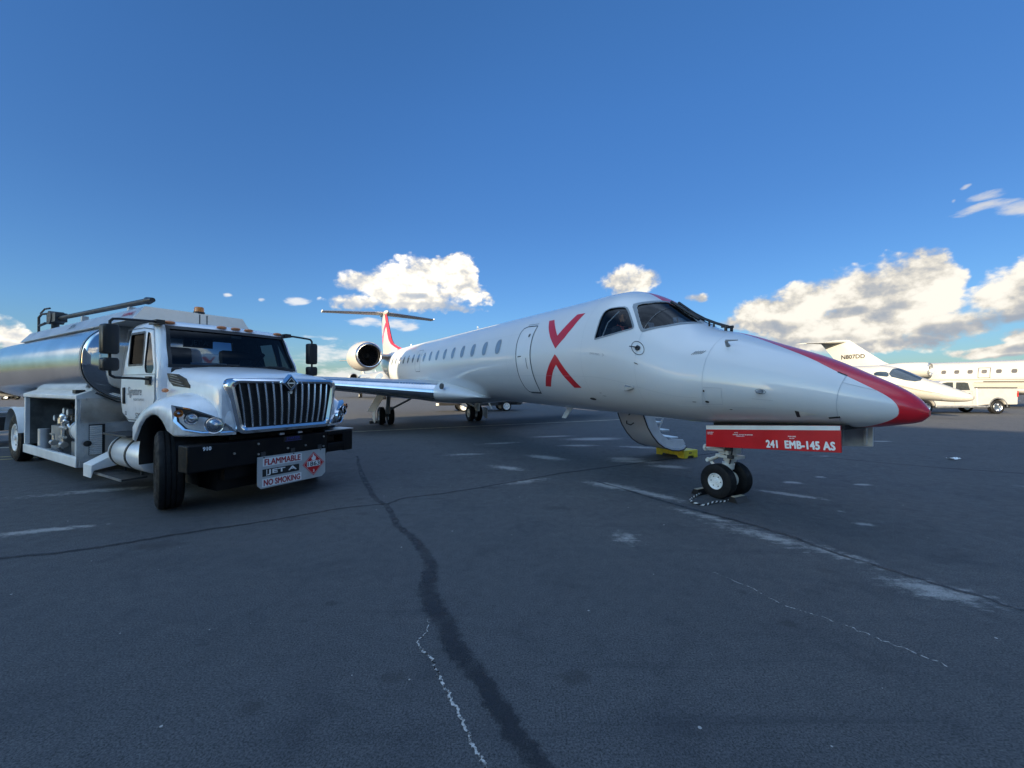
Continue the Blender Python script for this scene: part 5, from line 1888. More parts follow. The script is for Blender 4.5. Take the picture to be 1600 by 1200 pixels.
# fenders
AC = (0.02, 0.64, 0.61)
for s in (-1, 1):
    fb_ = MB()
    rings = []
    FX = [-0.62, -0.588, -0.5, -0.4, -0.25, -0.1, 0.05, 0.2, 0.35, 0.48, 0.58, 0.628, 0.68, 0.78, 0.88, 0.95, 1.0]
    for x in FX:
        dx = x - AC[0]
        zb = AC[1] + math.sqrt(max(AC[2] ** 2 - dx * dx, 0)) if abs(dx) < AC[2] else (1.0 if x > 0 else 0.86)
        if x > 0.55:
            zb = max(zb, 1.0)
        if x < -0.45:
            zb = max(zb, 0.86)
        yo = pchip([-0.62, 0.5, 0.65, 0.8, 0.92, 1.0], [1.19, 1.20, 1.17, 1.05, 0.86, 0.70], x)
        zt = pchip([-0.62, -0.45, -0.2, 0.05, 0.3, 0.5, 0.7, 0.85, 1.0], [1.22, 1.33, 1.43, 1.485, 1.50, 1.47, 1.41, 1.34, 1.26], x)
        yi = min(0.66, yo - 0.03)
        wd = yo - yi
        r = [(x, s * yi, zb), (x, s * (yo - 0.03), zb), (x, s * yo, zb + 0.03), (x, s * yo, max(zt - 0.16, zb + 0.04)), (x, s * (yo - wd * 0.06), max(zt - 0.08, zb + 0.06)), (x, s * (yo - wd * 0.20), zt - 0.02), (x, s * (yo - wd * 0.40), zt + 0.015), (x, s * (yo - wd * 0.65), zt + 0.045), (x, s * yi, zt + 0.06)]
        rings.append(r)
    fb_.loft(rings)
    nr_ = len(rings[0])
    for k_ in range(len(rings) - 1):
        fb_.mi[k_ * nr_] = 1
        fb_.mi[k_ * nr_ + nr_ - 1] = 1
    fen = tk(fb_, 'fender', [M['truck_white'], M['black']], smooth=50)
    ic = MB()
    n = 16
    ic.loft([[(AC[0] + (AC[2] - 0.02) * math.cos(R(-10 + 200 * k / n)), s * y, AC[1] + (AC[2] - 0.02) * math.sin(R(-10 + 200 * k / n))) for k in range(n + 1)] for y in (1.14, 0.35)], caps=False, closed=False)
    tk(ic, 'wheel_arch', M['black'], fen, smooth=60)
    # headlamp unit on the slanted front corner
    hp = [(0.615, 1.195, 1.385), (0.80, 1.075, 1.345), (0.93, 0.86, 1.24), (1.005, 0.70, 1.09), (1.01, 0.665, 1.03), (0.96, 0.79, 1.025), (0.86, 0.97, 1.035), (0.74, 1.125, 1.08), (0.65, 1.19, 1.19)]
    nrm = Vector((0.66, 0.72, 0.20)).normalized()
    hl = MB()
    ho = [Vector((p[0], s * p[1], p[2])) + Vector((nrm.x, s * nrm.y, nrm.z)) * 0.030 for p in hp]
    cen = sum((Vector(p) for p in ho), Vector()) / len(ho)
    inn_ = [cen + (p - cen) * 0.86 for p in ho]
    back = [p - Vector((nrm.x, s * nrm.y, nrm.z)) * 0.10 for p in ho]
    rec = [cen + (p - cen) * 0.80 - Vector((nrm.x, s * nrm.y, nrm.z)) * 0.03 for p in ho]
    hl.m(0)
    hl.loft([back, ho, inn_], caps=False)
    hl.m(1)
    hl.loft([inn_, rec], caps=False)
    hl.plane(rec)
    head = tk(hl, 'headlight', [M['chrome'], M['dark_steel']], fen, smooth=25)
    for (lx, ly, lz, rad, mm, nm) in ((0.935, 0.865, 1.135, 0.092, M['chrome'], 'low_beam'), (0.80, 1.055, 1.22, 0.066, M['chrome'], 'high_beam'), (0.715, 1.155, 1.285, 0.040, M['amber'], 'turn_signal')):
        lb = MB()
        p = Vector((lx, s * ly, lz)) + Vector((nrm.x, s * nrm.y, 0.05)) * 0.03
        ax = Vector((0.85, s * 0.50, 0.05))
        lb.m(0)
        lb.lathe(p, ax, [(-0.02, rad * 0.5), (0.0, rad * 0.85), (0.028, rad), (0.034, rad * 1.10), (0.0, rad * 1.16)], 24, caps=False)
        lb.m(1)
        lb.lathe(p, ax, [(-0.02, rad * 0.5), (-0.015, rad * 0.42), (0.005, rad * 0.38), (0.010, 0.002)], 20, caps=False)
        lb.m(2)
        lb.lathe(p, ax, [(0.026, rad), (0.040, rad * 0.7), (0.046, 0.002)], 24, caps=False)
        tk(lb, nm, [mm, M['polished'], M['lamp_glass']], fen, smooth=40)

# grille
def rrect(wt, wb, zt, zb, rt, rb, n=6):
    """outline in (y, z): wide at the top, corners rounded"""
    out = []
    for (cy, cz, r, a0) in ((wt - rt, zt - rt, rt, 0), (-wt + rt, zt - rt, rt, 90), (-wb + rb, zb + rb, rb, 180), (wb - rb, zb + rb, rb, 270)):
        for k in range(n + 1):
            a = R(a0 + 90 * k / n)
            out.append((cy + r * math.cos(a), cz + r * math.sin(a)))
    return out


gl = MB()
O0 = rrect(0.790, 0.68, 1.725, 1.00, 0.11, 0.10)
O1 = rrect(0.780, 0.675, 1.715, 1.005, 0.10, 0.10)
O2 = rrect(0.735, 0.645, 1.690, 1.045, 0.09, 0.09)
O3 = rrect(0.690, 0.605, 1.662, 1.078, 0.07, 0.07)


def gx_(y, x):
    return x - 0.06 * (y / 0.8) ** 2


gl.loft([[(gx_(y, 0.92), y, z) for y, z in O0], [(gx_(y, 1.04), y, z) for y, z in O0], [(gx_(y, 1.085), y, z) for y, z in O1], [(gx_(y, 1.10), y, z) for y, z in O2], [(gx_(y, 1.075), y, z) for y, z in O3], [(gx_(y, 1.0), y, z) for y, z in O3]], caps=False)
grille = tk(gl, 'grille', M['chrome'], smooth=50)


M['bar'] = mat('satin_chrome', (0.80, 0.82, 0.84), 0.24, metal=1.0, vary=0.04)


def mesh_mat():
    m = mat('radiator_mesh', (0.03, 0.03, 0.032), 0.5, metal=0.5, vary=0)
    t = NT(m.node_tree)
    b = t.n['Principled BSDF']
    tc = t.add('ShaderNodeTexCoord').outputs['Object']
    s = t.add('ShaderNodeSeparateXYZ')
    t.l.new(tc, s.inputs[0])
    w = t.math('FRACT', t.math('MULTIPLY', s.outputs[2], 62.0))
    c = t.mix(t.math('LESS_THAN', w, 0.45), (0.006, 0.006, 0.007, 1), (0.05, 0.05, 0.052, 1))
    t.put(b.inputs['Base Color'], c)
    return m


rm_ = MB()
rm_.loft([[(gx_(y, 1.005), y, z) for y in [-0.76 + 0.08 * k for k in range(20)]] for z in (1.05, 1.69)], caps=False, closed=False)
tk(rm_, 'radiator_mesh', mesh_mat(), grille, smooth=60)
for k in range(13):
    f = (k - 6) / 6
    yt, yb = 0.632 * f, 0.560 * f
    b = MB()
    rings = []
    for q in range(9):
        u = q / 8
        z = 1.655 - 0.565 * u
        y = yt + (yb - yt) * u
        bow = 0.022 * math.sin(math.pi * u)
        x = gx_(y, 1.055) + bow
        rings.append([(x - 0.03, y - 0.014, z), (x, y - 0.012, z), (x + 0.010, y, z), (x, y + 0.012, z), (x - 0.03, y + 0.014, z)])
    b.loft(rings)
    tk(b, 'grille_bar', M['bar'], grille, smooth=50)
em = MB()
cz = 1.665
dia = lambda r, x, ry=1.0: [(x, 0.0, cz + r * 1.1), (x, r * ry, cz), (x, 0, cz - r * 1.1), (x, -r * ry, cz)]
em.m(0)
em.loft([dia(.115, 1.04), dia(.112, 1.115), dia(.092, 1.122), dia(.085, 1.112)], caps=False)
em.loft([dia(.070, 1.110), dia(.066, 1.122), dia(.058, 1.122)], caps=False)
em.m(1)
em.plane(dia(.088, 1.111))
em.m(0)
em.box((1.118, 0, cz), (0.008, 0.10, 0.018))
em.cyl((1.09, 0, 1.535), (1.112, 0, 1.535), 0.022, n=12)
tk(em, 'emblem', [M['chrome'], M['black']], grille, smooth=20)

# bumper with end hooks
bm_ = MB()
bm_.box2((0.70, -1.17, 0.57), (0.95, 0.70, 0.905))
bm_.box2((0.72, 0.70, 0.60), (0.945, 1.0, 0.72))
bm_.box2((0.72, 0.70, 0.835), (0.945, 1.0, 0.905))
bm_.box2((0.70, 0.98, 0.57), (0.95, 1.17, 0.905))
bm_.box2((0.72, 0.70, 0.58), (0.945, 1.0, 0.66))
bmp = tk(bm_, 'bumper', M['black_paint'], bevel=0.02, seg=3)
tb = MB()
tb.box2((0.60, 0.66, 0.908), (0.945, 1.19, 0.925))
tk(tb, 'bumper_trim', M['alu'], bmp, bevel=0.004)
bt = MB()
for (y, z) in ((-0.36, .84), (-0.36, .70), (0.62, .84), (0.62, .69), (-0.66, .75), (0.05, .73), (0.32, .74)):
    bl_ = MB()
    bl_.cyl((0.95, y, z), (0.968, y, z), 0.014, n=10)
    tk(bl_, 'bolt', M['alu'], bmp)
lp = MB()
lp.box2((0.952, -0.01, 0.825), (0.96, 0.27, 0.90))
lpo = tk(lp, 'licence_plate', M['black'], bmp)
lt = MB()
put_text(lt, 'STARTER', 0.05, (0.9615, 0.13, 0.868), (0, 1, 0), (0, 0, 1), offset=0.001)
lt.box2((0.9605, 0.01, 0.832), (0.962, 0.25, 0.838))
tk(lt, 'lettering', M['text_blue'], lpo, smooth=0)
bt = MB()
put_text(bt, '910', 0.062, (0.9515, -0.965, 0.85), (0, 1, 0), (0, 0, 1), offset=0.003)
tk(bt, 'number', M['text_white'], bmp, smooth=0)
for y in (-0.05, 0.22):
    cl_ = MB()
    cl_.box((0.96, y, 0.945), (0.06, 0.07, 0.03))
    tk(cl_, 'bumper_clip', M['alu'], bmp, bevel=0.006)

# warning sign plate
sp_ = MB()
pl_ = [(-0.385, 0.66), (0.635, 0.655), (0.635, 0.285), (0.575, 0.235), (-0.335, 0.225), (-0.385, 0.275)]
sp_.prism([(0.972, y, z) for y, z in pl_], (0.012, 0, 0))
sign = tk(sp_, 'warning_sign', mat('sign_plate', (0.50, 0.52, 0.53), 0.4, metal=0.3, vary=0.06, vscale=4))
px_ = 0.986


def strip_text(name, bgm, fgm, y0, y1, z0, z1, s, size, sx, off):
    b = MB()
    b.box2((px_ - 0.001, y0, z0), (px_ + 0.001, y1, z1))
    o = tk(b, name, bgm, sign)
    t_ = MB()
    put_text(t_, s, size, (px_ + 0.0025, (y0 + y1) / 2 + (0.012 if 'JET' in s else 0), (z0 + z1) / 2), (0, 1, 0), (0, 0, 1), bold=off, fit=((y1 - y0) * (0.80 if 'JET' in s else 0.93), (z1 - z0) * 0.78))
    t2 = t_.build('lettering', fgm, o, loc=(0, 0, 0), smooth=0)
    return o


strip_text('sign_strip', M['text_white'], M['text_red'], -0.315, 0.245, 0.525, 0.635, 'FLAMMABLE', 0.118, 0.78, 0.0035)
strip_text('sign_strip', M['text_black'], M['text_white'], -0.320, 0.205, 0.385, 0.485, 'JET A', 0.125, 1.10, 0.0035)
strip_text('sign_strip', M['text_white'], M['text_red'], -0.325, 0.240, 0.245, 0.355, 'NO SMOKING', 0.118, 0.75, 0.0035)
bb = MB()
bb.box2((px_, -0.268, 0.392), (px_ + 0.002, -0.258, 0.478))
tk(bb, 'sign_bar', M['text_white'], sign)
dm_ = MB()
dcy, dcz, dr2 = 0.435, 0.450, 0.178
D4 = lambda r, x: [(x, dcy, dcz + r), (x, dcy + r, dcz), (x, dcy, dcz - r), (x, dcy - r, dcz)]
dm_.m(0)
dm_.prism(D4(dr2, px_), (0.002, 0, 0))
dm_.m(1)
A_, B_ = D4(dr2 * 0.93, px_ + 0.003), D4(dr2 * 0.90, px_ + 0.003)
for i in range(4):
    j = (i + 1) % 4
    dm_.plane([A_[i], A_[j], B_[j], B_[i]])
dia_o = tk(dm_, 'hazard_diamond', [M['red'], M['text_white']], sign, smooth=0)
wb2 = MB()
wb2.m(0)
wb2.box2((px_ + 0.003, dcy - 0.108, dcz - 0.040), (px_ + 0.004, dcy + 0.108, dcz + 0.042))
wb2.m(1)
put_text(wb2, '1863', 0.098, (px_ + 0.0052, dcy, dcz + 0.001), (0, 1, 0), (0, 0, 1), bold=0.0018, fit=(0.198, 0.066))
wb2.m(0)
put_text(wb2, '3', 0.055, (px_ + 0.004, dcy, dcz - 0.108), (0, 1, 0), (0, 0, 1), offset=0.002)
flame = [(0, -.055), (-.032, -.045), (-.045, -.018), (-.034, .012), (-.022, -.004), (-.020, .028), (-.004, .062), (.008, .030), (.020, .006), (.026, .022), (.042, -.008), (.038, -.036), (.022, -.052)]
wb2.plane([(px_ + 0.004, dcy + a * .85, dcz + 0.098 + b_ * .85) for a, b_ in flame])
wb2.box2((px_ + 0.003, dcy - 0.04, dcz + 0.047), (px_ + 0.004, dcy + 0.04, dcz + 0.052))
tk(wb2, 'hazard_number', [M['text_white'], M['text_black']], sign, smooth=0)
hg_ = MB()
for y in (-0.30, 0.12, 0.55):
    hg_.box2((0.93, y - 0.03, 0.60), (0.974, y + 0.03, 0.72))
    hg_.cyl((0.984, y, 0.645), (0.990, y, 0.645), 0.010, n=8)
tk(hg_, 'sign_bracket', M['dark_steel'], sign)

# chassis, axles, engine block, plus added black blocks that darken the space below
ch = MB()
for y in (-0.43, 0.43):
    ch.box2((-10.4, y - 0.045, 0.55), (0.75, y + 0.045, 0.82))
ch.box2((-0.85, -0.60, 0.62), (0.70, 0.60, 1.45))
ch.box2((-2.6, -0.40, 0.60), (-0.85, 0.40, 1.06))
ch.box2((-6.2, -0.40, 0.60), (-2.6, 0.40, 0.95))
ch.cyl((0.0, -0.95, 0.50), (0.0, 0.95, 0.50), 0.09, n=14)
ch.cyl((-7.05, -0.95, 0.52), (-7.05, 0.95, 0.52), 0.11, n=14)
ch.ball((-7.05, 0, 0.52), 0.24)
ch.cyl((-7.05, 0, 0.55), (-2.4, 0, 0.68), 0.06, n=10)
ch.box2((0.55, -0.70, 0.40), (0.80, 0.70, 0.62))
ch.box2((-0.4, -0.72, 0.95), (0.70, 0.72, 1.2))
ch.box2((0.15, -0.72, 0.24), (0.66, 0.80, 0.60))  # boxes from here on: added black filler for the deep shade underneath
ch.box2((-2.2, -0.66, 0.22), (0.15, 0.66, 0.62))
ch.box2((-6.2, -0.42, 0.22), (-2.2, 0.9, 0.60))
tk(ch, 'chassis_and_shade_fill', M['black_paint'])
for s in (-1, 1):
    add_wheel(TRUCK, 'front_wheel', (0.0, s * 1.005, 0.515), 0.515, 0.29, 0.29, s, 'steel', M['rubber'], M['white'], turn=R(-17))
    for yy in (1.065, 0.725):
        add_wheel(TRUCK, 'rear_wheel', (-7.05, s * yy, 0.515), 0.515, 0.27, 0.30, s, 'steel2' if False else 'dish', M['rubber'], M['white'])
    rf = MB()
    n = 14
    pr = [(-7.05 + 0.62 * math.cos(R(12 + 156 * k / n)), 0.515 + 0.64 * math.sin(R(12 + 156 * k / n))) for k in range(n + 1)]
    rf.loft([[(x, s * 1.235, z) for x, z in pr], [(x, s * 1.22, z + 0.02) for x, z in pr], [(x, s * 0.55, z + 0.02) for x, z in pr], [(x, s * 0.55, z) for x, z in pr]], caps=False, closed=False, ring_loop=True)
    tk(rf, 'rear_fender', M['alu_paint'] if s > 0 else M['white'], smooth=60)

# roof lamps, beacon
for y in (-0.79, -0.14, 0.065, 0.27, 0.79):
    ml = MB()
    ml.ball((cab_x(2.55, y) + 0.03, y, 2.553), 0.05, sc=(1.0, 1.45, 0.5))
    tk(ml, 'marker_lamp', M['orange'], smooth=60)

# mirrors
for s in (-1, 1):
    mm = MB()
    x0 = -0.36
    if s < 0:
        yc = -1.50
    else:
        yc = 1.30
    yi = s * 0.93
    mm.tube([(-0.62, s * 0.90, 2.53), (-0.50, s * 1.02, 2.53), (x0 - 0.01, s * (abs(yc) - 0.10), 2.50), (x0, yc - s * 0.03, 2.49), (x0, yc, 2.455), (x0, yc, 2.0), (x0, yc, 1.86), (x0, yc - s * 0.005, 1.765), (x0, yc - s * 0.05, 1.735), (x0 - 0.05, s * 1.16, 1.725), (-0.55, s * 1.035, 1.715)], 0.017, 10)
    mm.box((-0.56, s * 1.04, 1.70), (0.14, 0.035, 0.12))
    mm.box((-0.62, s * 0.93, 2.535), (0.26, 0.10, 0.06))
    arm = tk(mm, 'mirror_arm', M['black'], smooth=50)
    for z0, z1 in ((2.035, 2.415), (1.82, 1.985)):
        hd = MB()
        hd.loft([[(x0 + dx, yc + q * hw_, z) for q, z in ((-1, z0 + e), (-0.8, z0), (0.8, z0), (1, z0 + e), (1, z1 - e), (0.8, z1), (-0.8, z1), (-1, z1 - e))] for dx, hw_, e in ((-0.06, 0.088, 0.02), (-0.01, 0.092, 0.02), (0.05, 0.080, 0.03), (0.075, 0.05, 0.06))])
        mo = tk(hd, 'mirror_head', M['black'], arm, smooth=50, bevel=0.008)
        gm = MB()
        gm.plane([(x0 - 0.064, yc - 0.075, z0 + 0.02), (x0 - 0.064, yc + 0.075, z0 + 0.02), (x0 - 0.064, yc + 0.075, z1 - 0.02), (x0 - 0.064, yc - 0.075, z1 - 0.02)])
        tk(gm, 'mirror_glass', M['chrome'], arm, smooth=0)

# ---------------------------------------------------------------- tank
def tank_ring(x, k=1.0, n=56):
    out = []
    for q in range(n):
        a = 2 * math.pi * q / n
        c, s = math.cos(a), math.sin(a)
        out.append((x, 1.21 * k * math.copysign(abs(c) ** (2 / 2.5), c), 2.05 + 0.745 * (k if k < 1 else 1) * math.copysign(abs(s) ** (2 / 2.5), s)))
    return out


tb_ = MB()
tb_.loft([tank_ring(x) for x in (-2.72, -4.0, -5.5, -7.0, -8.5, -9.9)], caps=False)
tank = tk(tb_, 'tank', M['mirror'], smooth=60)
hdm = MB()
hdm.loft([tank_ring(-2.72, 1.0), tank_ring(-2.66, 0.985), tank_ring(-2.63, 0.95), tank_ring(-2.58, 0.80), tank_ring(-2.55, 0.5), tank_ring(-2.54, 0.1)])
tk(hdm, 'tank_head', mat('tank_head_steel', (0.55, 0.56, 0.57), 0.06, metal=1.0, vary=0.05), tank, smooth=60)
hdm = MB()
hdm.loft([tank_ring(-9.9, 1.0), tank_ring(-9.97, 0.97), tank_ring(-10.05, 0.7), tank_ring(-10.08, 0.1)])
tk(hdm, 'tank_head', M['mirror'], tank, smooth=60)
for x in (-2.73, -9.88):
    bd = MB()
    bd.loft([tank_ring(x - 0.03, 1.008), tank_ring(x + 0.03, 1.008)], caps=False)
    tk(bd, 'tank_band', M['steel'], tank, smooth=60)
sd_ = MB()
for x in (-4.2, -6.4, -8.6):
    sd_.box2((x - 0.12, -0.55, 0.82), (x + 0.12, 0.55, 1.42))
tk(sd_, 'tank_saddle', M['steel'])

# hose tray along the top
TP = [(-0.92, 2.66), (-0.755, 2.895), (0.70, 2.895), (0.86, 2.66)]
ty = MB()
ty.prism([(-8.25, y, z) for y, z in TP], (6.65, 0, 0))
tray = tk(ty, 'roof_tray', M['alu_paint'], bevel=0.012)
fr_ = MB()
fr_.prism([(-1.600, y * 0.995, z) for y, z in TP], (0.012, 0, 0))
tk(fr_, 'tray_front', mat('tray_front_panel', (0.60, 0.62, 0.63), 0.25, metal=0.5, coat=0.3, vary=0.05), tray)
ls = MB()
for k in range(2):
    ls.tube([(-1.58, 0.0 + 0.11 * k, 2.69), (-1.58, 0.0 + 0.11 * k, 2.87)], 0.006, 6)
tk(ls, 'tray_conduit', M['dark_steel'], tray)
sl_ = Vector((0, 0.165, 0.235)).normalized()
for s_, xx, mm_ in (('FLAMMABLE', -1.97, 'text_red'), ('JET A', -4.75, 'text_black')):
    tx = MB()
    put_text(tx, s_, 0.105 if mm_ == 'text_red' else 0.15, Vector((xx, -0.838, 2.787)) + Vector((0, -0.003, 0.002)), (1, 0, 0), sl_, offset=0.003, sx=0.85)
    tk(tx, 'lettering', M[mm_], tray, smooth=0)
bc = MB()
bc.m(0)
bc.cyl((-1.66, 0.02, 2.89), (-1.66, 0.02, 2.925), 0.085, n=20)
bc.m(1)
bc.lathe((-1.66, 0.02, 2.925), (0, 0, 1), [(0, .075), (.07, .072), (.088, .06), (.095, .001)], 20)
tk(bc, 'beacon', [M['black'], M['amber']], smooth=40)
bo = MB()
bo.tube([(-2.25, -0.5, 3.095), (-7.2, -0.5, 3.21)], 0.048, 14)
bo.tube([(-2.05, -0.5, 3.09), (-2.25, -0.5, 3.095)], [0.04, 0.065], 14)
boom = tk(bo, 'loading_arm', M['dark_steel'], smooth=40)
for x in (-2.95, -5.45):
    po = MB()
    po.box2((x - 0.05, -0.55, 2.90), (x + 0.05, -0.45, 3.05 + (-x - 2.95) * 0.02))
    tk(po, 'arm_support', M['alu_paint'], boom)
me_ = MB()
me_.cyl((-7.45, -0.62, 3.24), (-7.45, -0.38, 3.24), 0.15, n=16)
me_.box((-7.2, -0.5, 3.22), (0.3, 0.2, 0.2))
me_.box((-7.75, -0.5, 3.24), (0.25, 0.14, 0.24))
me_.tube([(-7.2, -0.65, 3.42), (-7.6, -0.65, 3.44), (-8.2, -0.6, 3.40)], 0.02, 6)
me_.tube([(-8.25, -0.62, 2.92), (-8.25, -0.62, 3.30), (-8.0, -0.62, 3.36), (-7.6, -0.6, 3.34)], 0.025, 6)
me_.tube([(-8.0, -0.55, 3.15), (-7.8, -0.7, 3.05), (-7.3, -0.7, 3.08)], 0.025, 6)
me_.cyl((-7.5, -0.5, 2.90), (-7.5, -0.5, 3.12), 0.07, n=12)
tk(me_, 'arm_valve', M['dark_steel'], boom, smooth=40)

M['lining'] = mat('bay_lining', (0.16, 0.17, 0.165), 0.6, metal=0.2, vary=0.25, vscale=3)

# ---------------------------------------------------------------- pump cabinet behind the cab
cb = MB()
cb.m(0)
cb.box2((-6.28, -1.20, 0.265), (-2.955, -1.14, 0.435))          # sill
cb.box2((-6.28, -1.14, 0.265), (-2.955, -0.35, 0.30))            # floor
cb.box2((-6.28, -1.185, 0.435), (-6.20, -0.35, 1.42))           # far end panel
cb.box2((-3.03, -1.195, 0.435), (-2.985, -1.10, 1.42))           # near post
cb.prism([(-6.28, -1.20, 1.405), (-6.28, -1.20, 1.475), (-6.28, -0.78, 1.66), (-6.28, -0.35, 1.66), (-6.28, -0.35, 1.405)], (3.325, 0, 0))   # roof
cab2 = tk(cb, 'pump_cabinet', M['white'], bevel=0.012)
ci = MB()
ci.box2((-6.19, -0.40, 0.30), (-3.03, -0.37, 1.40))
ci.box2((-6.195, -1.12, 0.44), (-6.185, -0.40, 1.40))
ci.box2((-3.04, -1.09, 0.44), (-3.03, -0.40, 1.40))
ci.box2((-6.19, -1.13, 1.385), (-3.04, -0.40, 1.40))
tk(ci, 'cabinet_lining', M['lining'], cab2)
fp = MB()
fp.box2((-2.985, -1.19, 0.28), (-2.955, 0.35, 1.40))
fp.box2((-2.955, -1.16, 0.265), (-2.925, -0.95, 0.38))
fpo = tk(fp, 'front_panel', M['plate'], cab2)
up_ = MB()
up_.box2((-2.952, -1.15, 1.01), (-2.935, 0.30, 1.42))
tk(up_, 'shroud', M['alu'], cab2, bevel=0.004)
lv = MB()
lv.m(0)
lv.box2((-2.955, -1.045, 0.455), (-2.935, -0.845, 0.975))
lv.m(1)
for k in range(15):
    z = 0.475 + 0.033 * k
    lv.box((-2.920, -0.965, z), (0.02, 0.150, 0.024), Matrix.Rotation(R(25), 3, 'Y'))
lv.m(2)
lv.box2((-2.934, -0.885, 0.50), (-2.915, -0.862, 0.97))
tk(lv, 'louvre_panel', [M['dark_steel'], M['white'], M['black']], cab2)
lk = MB()
lk.lathe((-2.900, -1.075, 0.66), (1, 0, 0), [(0, .05), (.02, .05), (.022, .03), (.03, .001)], 16)
tk(lk, 'latch', M['black'], cab2)
fl_ = MB()
fl_.m(0)
fl_.lathe((-3.10, -0.80, 0.80), (-1, 0, 0), [(0, .01), (.02, .19), (.08, .215), (1.05, .215), (1.14, .19), (1.19, .08), (1.3, .05)], 28)
fl_.m(1)
for x in (-3.35, -4.05):
    fl_.cyl((x, -0.80, 0.80), (x - 0.05, -0.80, 0.80), 0.226, n=28)
fl_.m(0)
fl_.box2((-3.62, -1.03, 0.58), (-3.35, -0.9, 0.80))
tk(fl_, 'filter_vessel', [M['white'], M['alu']], cab2, smooth=40)
pi = MB()
pi.tube([(-4.4, -0.85, 0.80), (-4.75, -0.85, 0.82), (-4.85, -0.85, 0.95), (-5.0, -0.85, 1.0)], 0.05, 12)
pi.tube([(-4.62, -0.98, 0.62), (-4.62, -0.98, 0.95)], 0.035, 10)
pi.tube([(-4.72, -1.0, 0.66), (-4.42, -1.0, 0.66)], 0.028, 8)
pi.tube([(-4.72, -1.0, 0.84), (-4.42, -1.0, 0.84)], 0.028, 8)
pi.ball((-4.55, -0.95, 0.96), 0.06)
pi.ball((-5.05, -0.85, 1.02), 0.10)
pi.cyl((-5.05, -0.85, 0.9), (-5.05, -0.85, 1.0), 0.12, n=16)
tk(pi, 'pump_pipe', M['alu'], cab2, smooth=50)
hz = MB()
hz.tube([(-5.3, -0.55, 0.34), (-5.25, -0.75, 0.42), (-4.9, -0.98, 0.40), (-4.5, -1.02, 0.36), (-4.2, -0.92, 0.34)], 0.032, 10)
hz.tube([(-6.05, -0.55, 1.25), (-5.6, -0.52, 1.05), (-5.3, -0.60, 0.95), (-5.1, -0.80, 1.02)], 0.028, 10)
hz.tube([(-3.3, -0.50, 0.40), (-3.3, -0.48, 1.0), (-3.5, -0.46, 1.25), (-5.9, -0.45, 1.28)], 0.030, 10)
tk(hz, 'hose', M['black'], cab2, smooth=60)
for gx0, gz0 in ((-4.9, 1.14), (-4.66, 1.12), (-5.5, 0.98)):
    ga = MB()
    ga.m(0)
    ga.cyl((gx0, -0.86, gz0), (gx0, -0.92, gz0), 0.065, n=18)
    ga.m(1)
    ga.cyl((gx0, -0.92, gz0), (gx0, -0.925, gz0), 0.052, n=18)
    ga.m(0)
    ga.cyl((gx0, -0.86, gz0), (gx0, -0.86, gz0 - 0.18), 0.014, n=8)
    tk(ga, 'gauge', [M['steel'], M['text_white']], cab2, smooth=40)
for vx in (-5.2, -4.6):
    vv = MB()
    vv.cyl((vx, -1.0, 0.52), (vx + 0.14, -1.0, 0.52), 0.055, n=14)
    vv.cyl((vx + 0.07, -1.0, 0.52), (vx + 0.07, -1.0, 0.68), 0.016, n=8)
    vv.box((vx + 0.07, -1.03, 0.69), (0.18, 0.02, 0.025))
    tk(vv, 'valve', M['alu'], cab2, smooth=40)
pm = MB()
pm.m(0)
pm.box2((-5.55, -0.95, 0.30), (-4.75, -0.5, 0.84))
pm.box2((-4.15, -0.98, 0.30), (-3.2, -0.55, 0.60))
pm.m(1)
pm.cyl((-5.78, -1.0, 0.36), (-5.78, -1.0, 0.76), 0.09, n=16)
pm.cyl((-3.38, -1.02, 0.36), (-3.38, -1.02, 0.60), 0.05, n=12)
pm.tube([(-3.05, -1.05, 1.04), (-3.4, -1.02, 1.06)], 0.02, 8)
pm.m(2)
pm.cyl((-5.9, -1.0, 0.33), (-6.1, -1.06, 0.33), 0.035, n=8)
tk(pm, 'pump', [M['steel'], M['alu_paint'], M['white']], cab2, smooth=40, bevel=0.006)
lm = MB()
lm.box((-3.15, -1.12, 1.53), (0.16, 0.12, 0.06))
lm.tube([(-3.1, -1.10, 1.54), (-2.95, -0.95, 1.50), (-2.75, -0.75, 1.36), (-2.62, -0.40, 1.30)], 0.012, 6)
tk(lm, 'cabinet_lamp', M['black'], cab2)
kb = MB()
kb.prism([(-2.52, -1.215, 0.185), (-2.52, -1.215, 0.385), (-2.52, -0.76, 0.63), (-2.52, -0.70, 0.63), (-2.52, -0.70, 0.38), (-2.52, -1.18, 0.30)], (0.37, 0, 0))
tk(kb, 'step_guard', M['white'], bevel=0.008)
for s in (-1, 1):
    ft = MB()
    ft.m(0)
    ft.lathe((-2.08, s * 0.80, 0.585), (1, 0, 0), [(0, .001), (.0, .20), (.02, .245), (.05, .26), (1.2, .26), (1.23, .245), (1.25, .2), (1.25, .001)], 32)
    ft.m(1)
    for x in (-1.96, -1.36):
        ft.cyl((x, s * 0.80, 0.585), (x + 0.06, s * 0.80, 0.585), 0.268, n=32)
    tk(ft, 'fuel_tank', [M['pale_alu'], M['black']], smooth=40)
    ss_ = MB()
    ss_.box2((-2.10, s * 0.78, 0.865), (-1.15, s * 1.10, 0.895))
    tk(ss_, 'cab_step', M['plate'] if False else M['dark_steel'], bevel=0.004)
    ss_ = MB()
    ss_.box2((-2.28, s * 0.84, 0.235), (-1.18, s * 1.14, 0.262))
    ss_.box2((-2.0, s * 0.84, 0.262), (-1.97, s * 0.87, 0.50))
    ss_.box2((-1.35, s * 0.84, 0.262), (-1.32, s * 0.87, 0.50))
    tk(ss_, 'cab_step', M['dark_steel'], bevel=0.004)
    ed = MB()
    ed.box2((-2.285, s * 1.14, 0.232), (-1.175, s * 1.15, 0.265))
    tk(ed, 'step_edge', M['alu'])

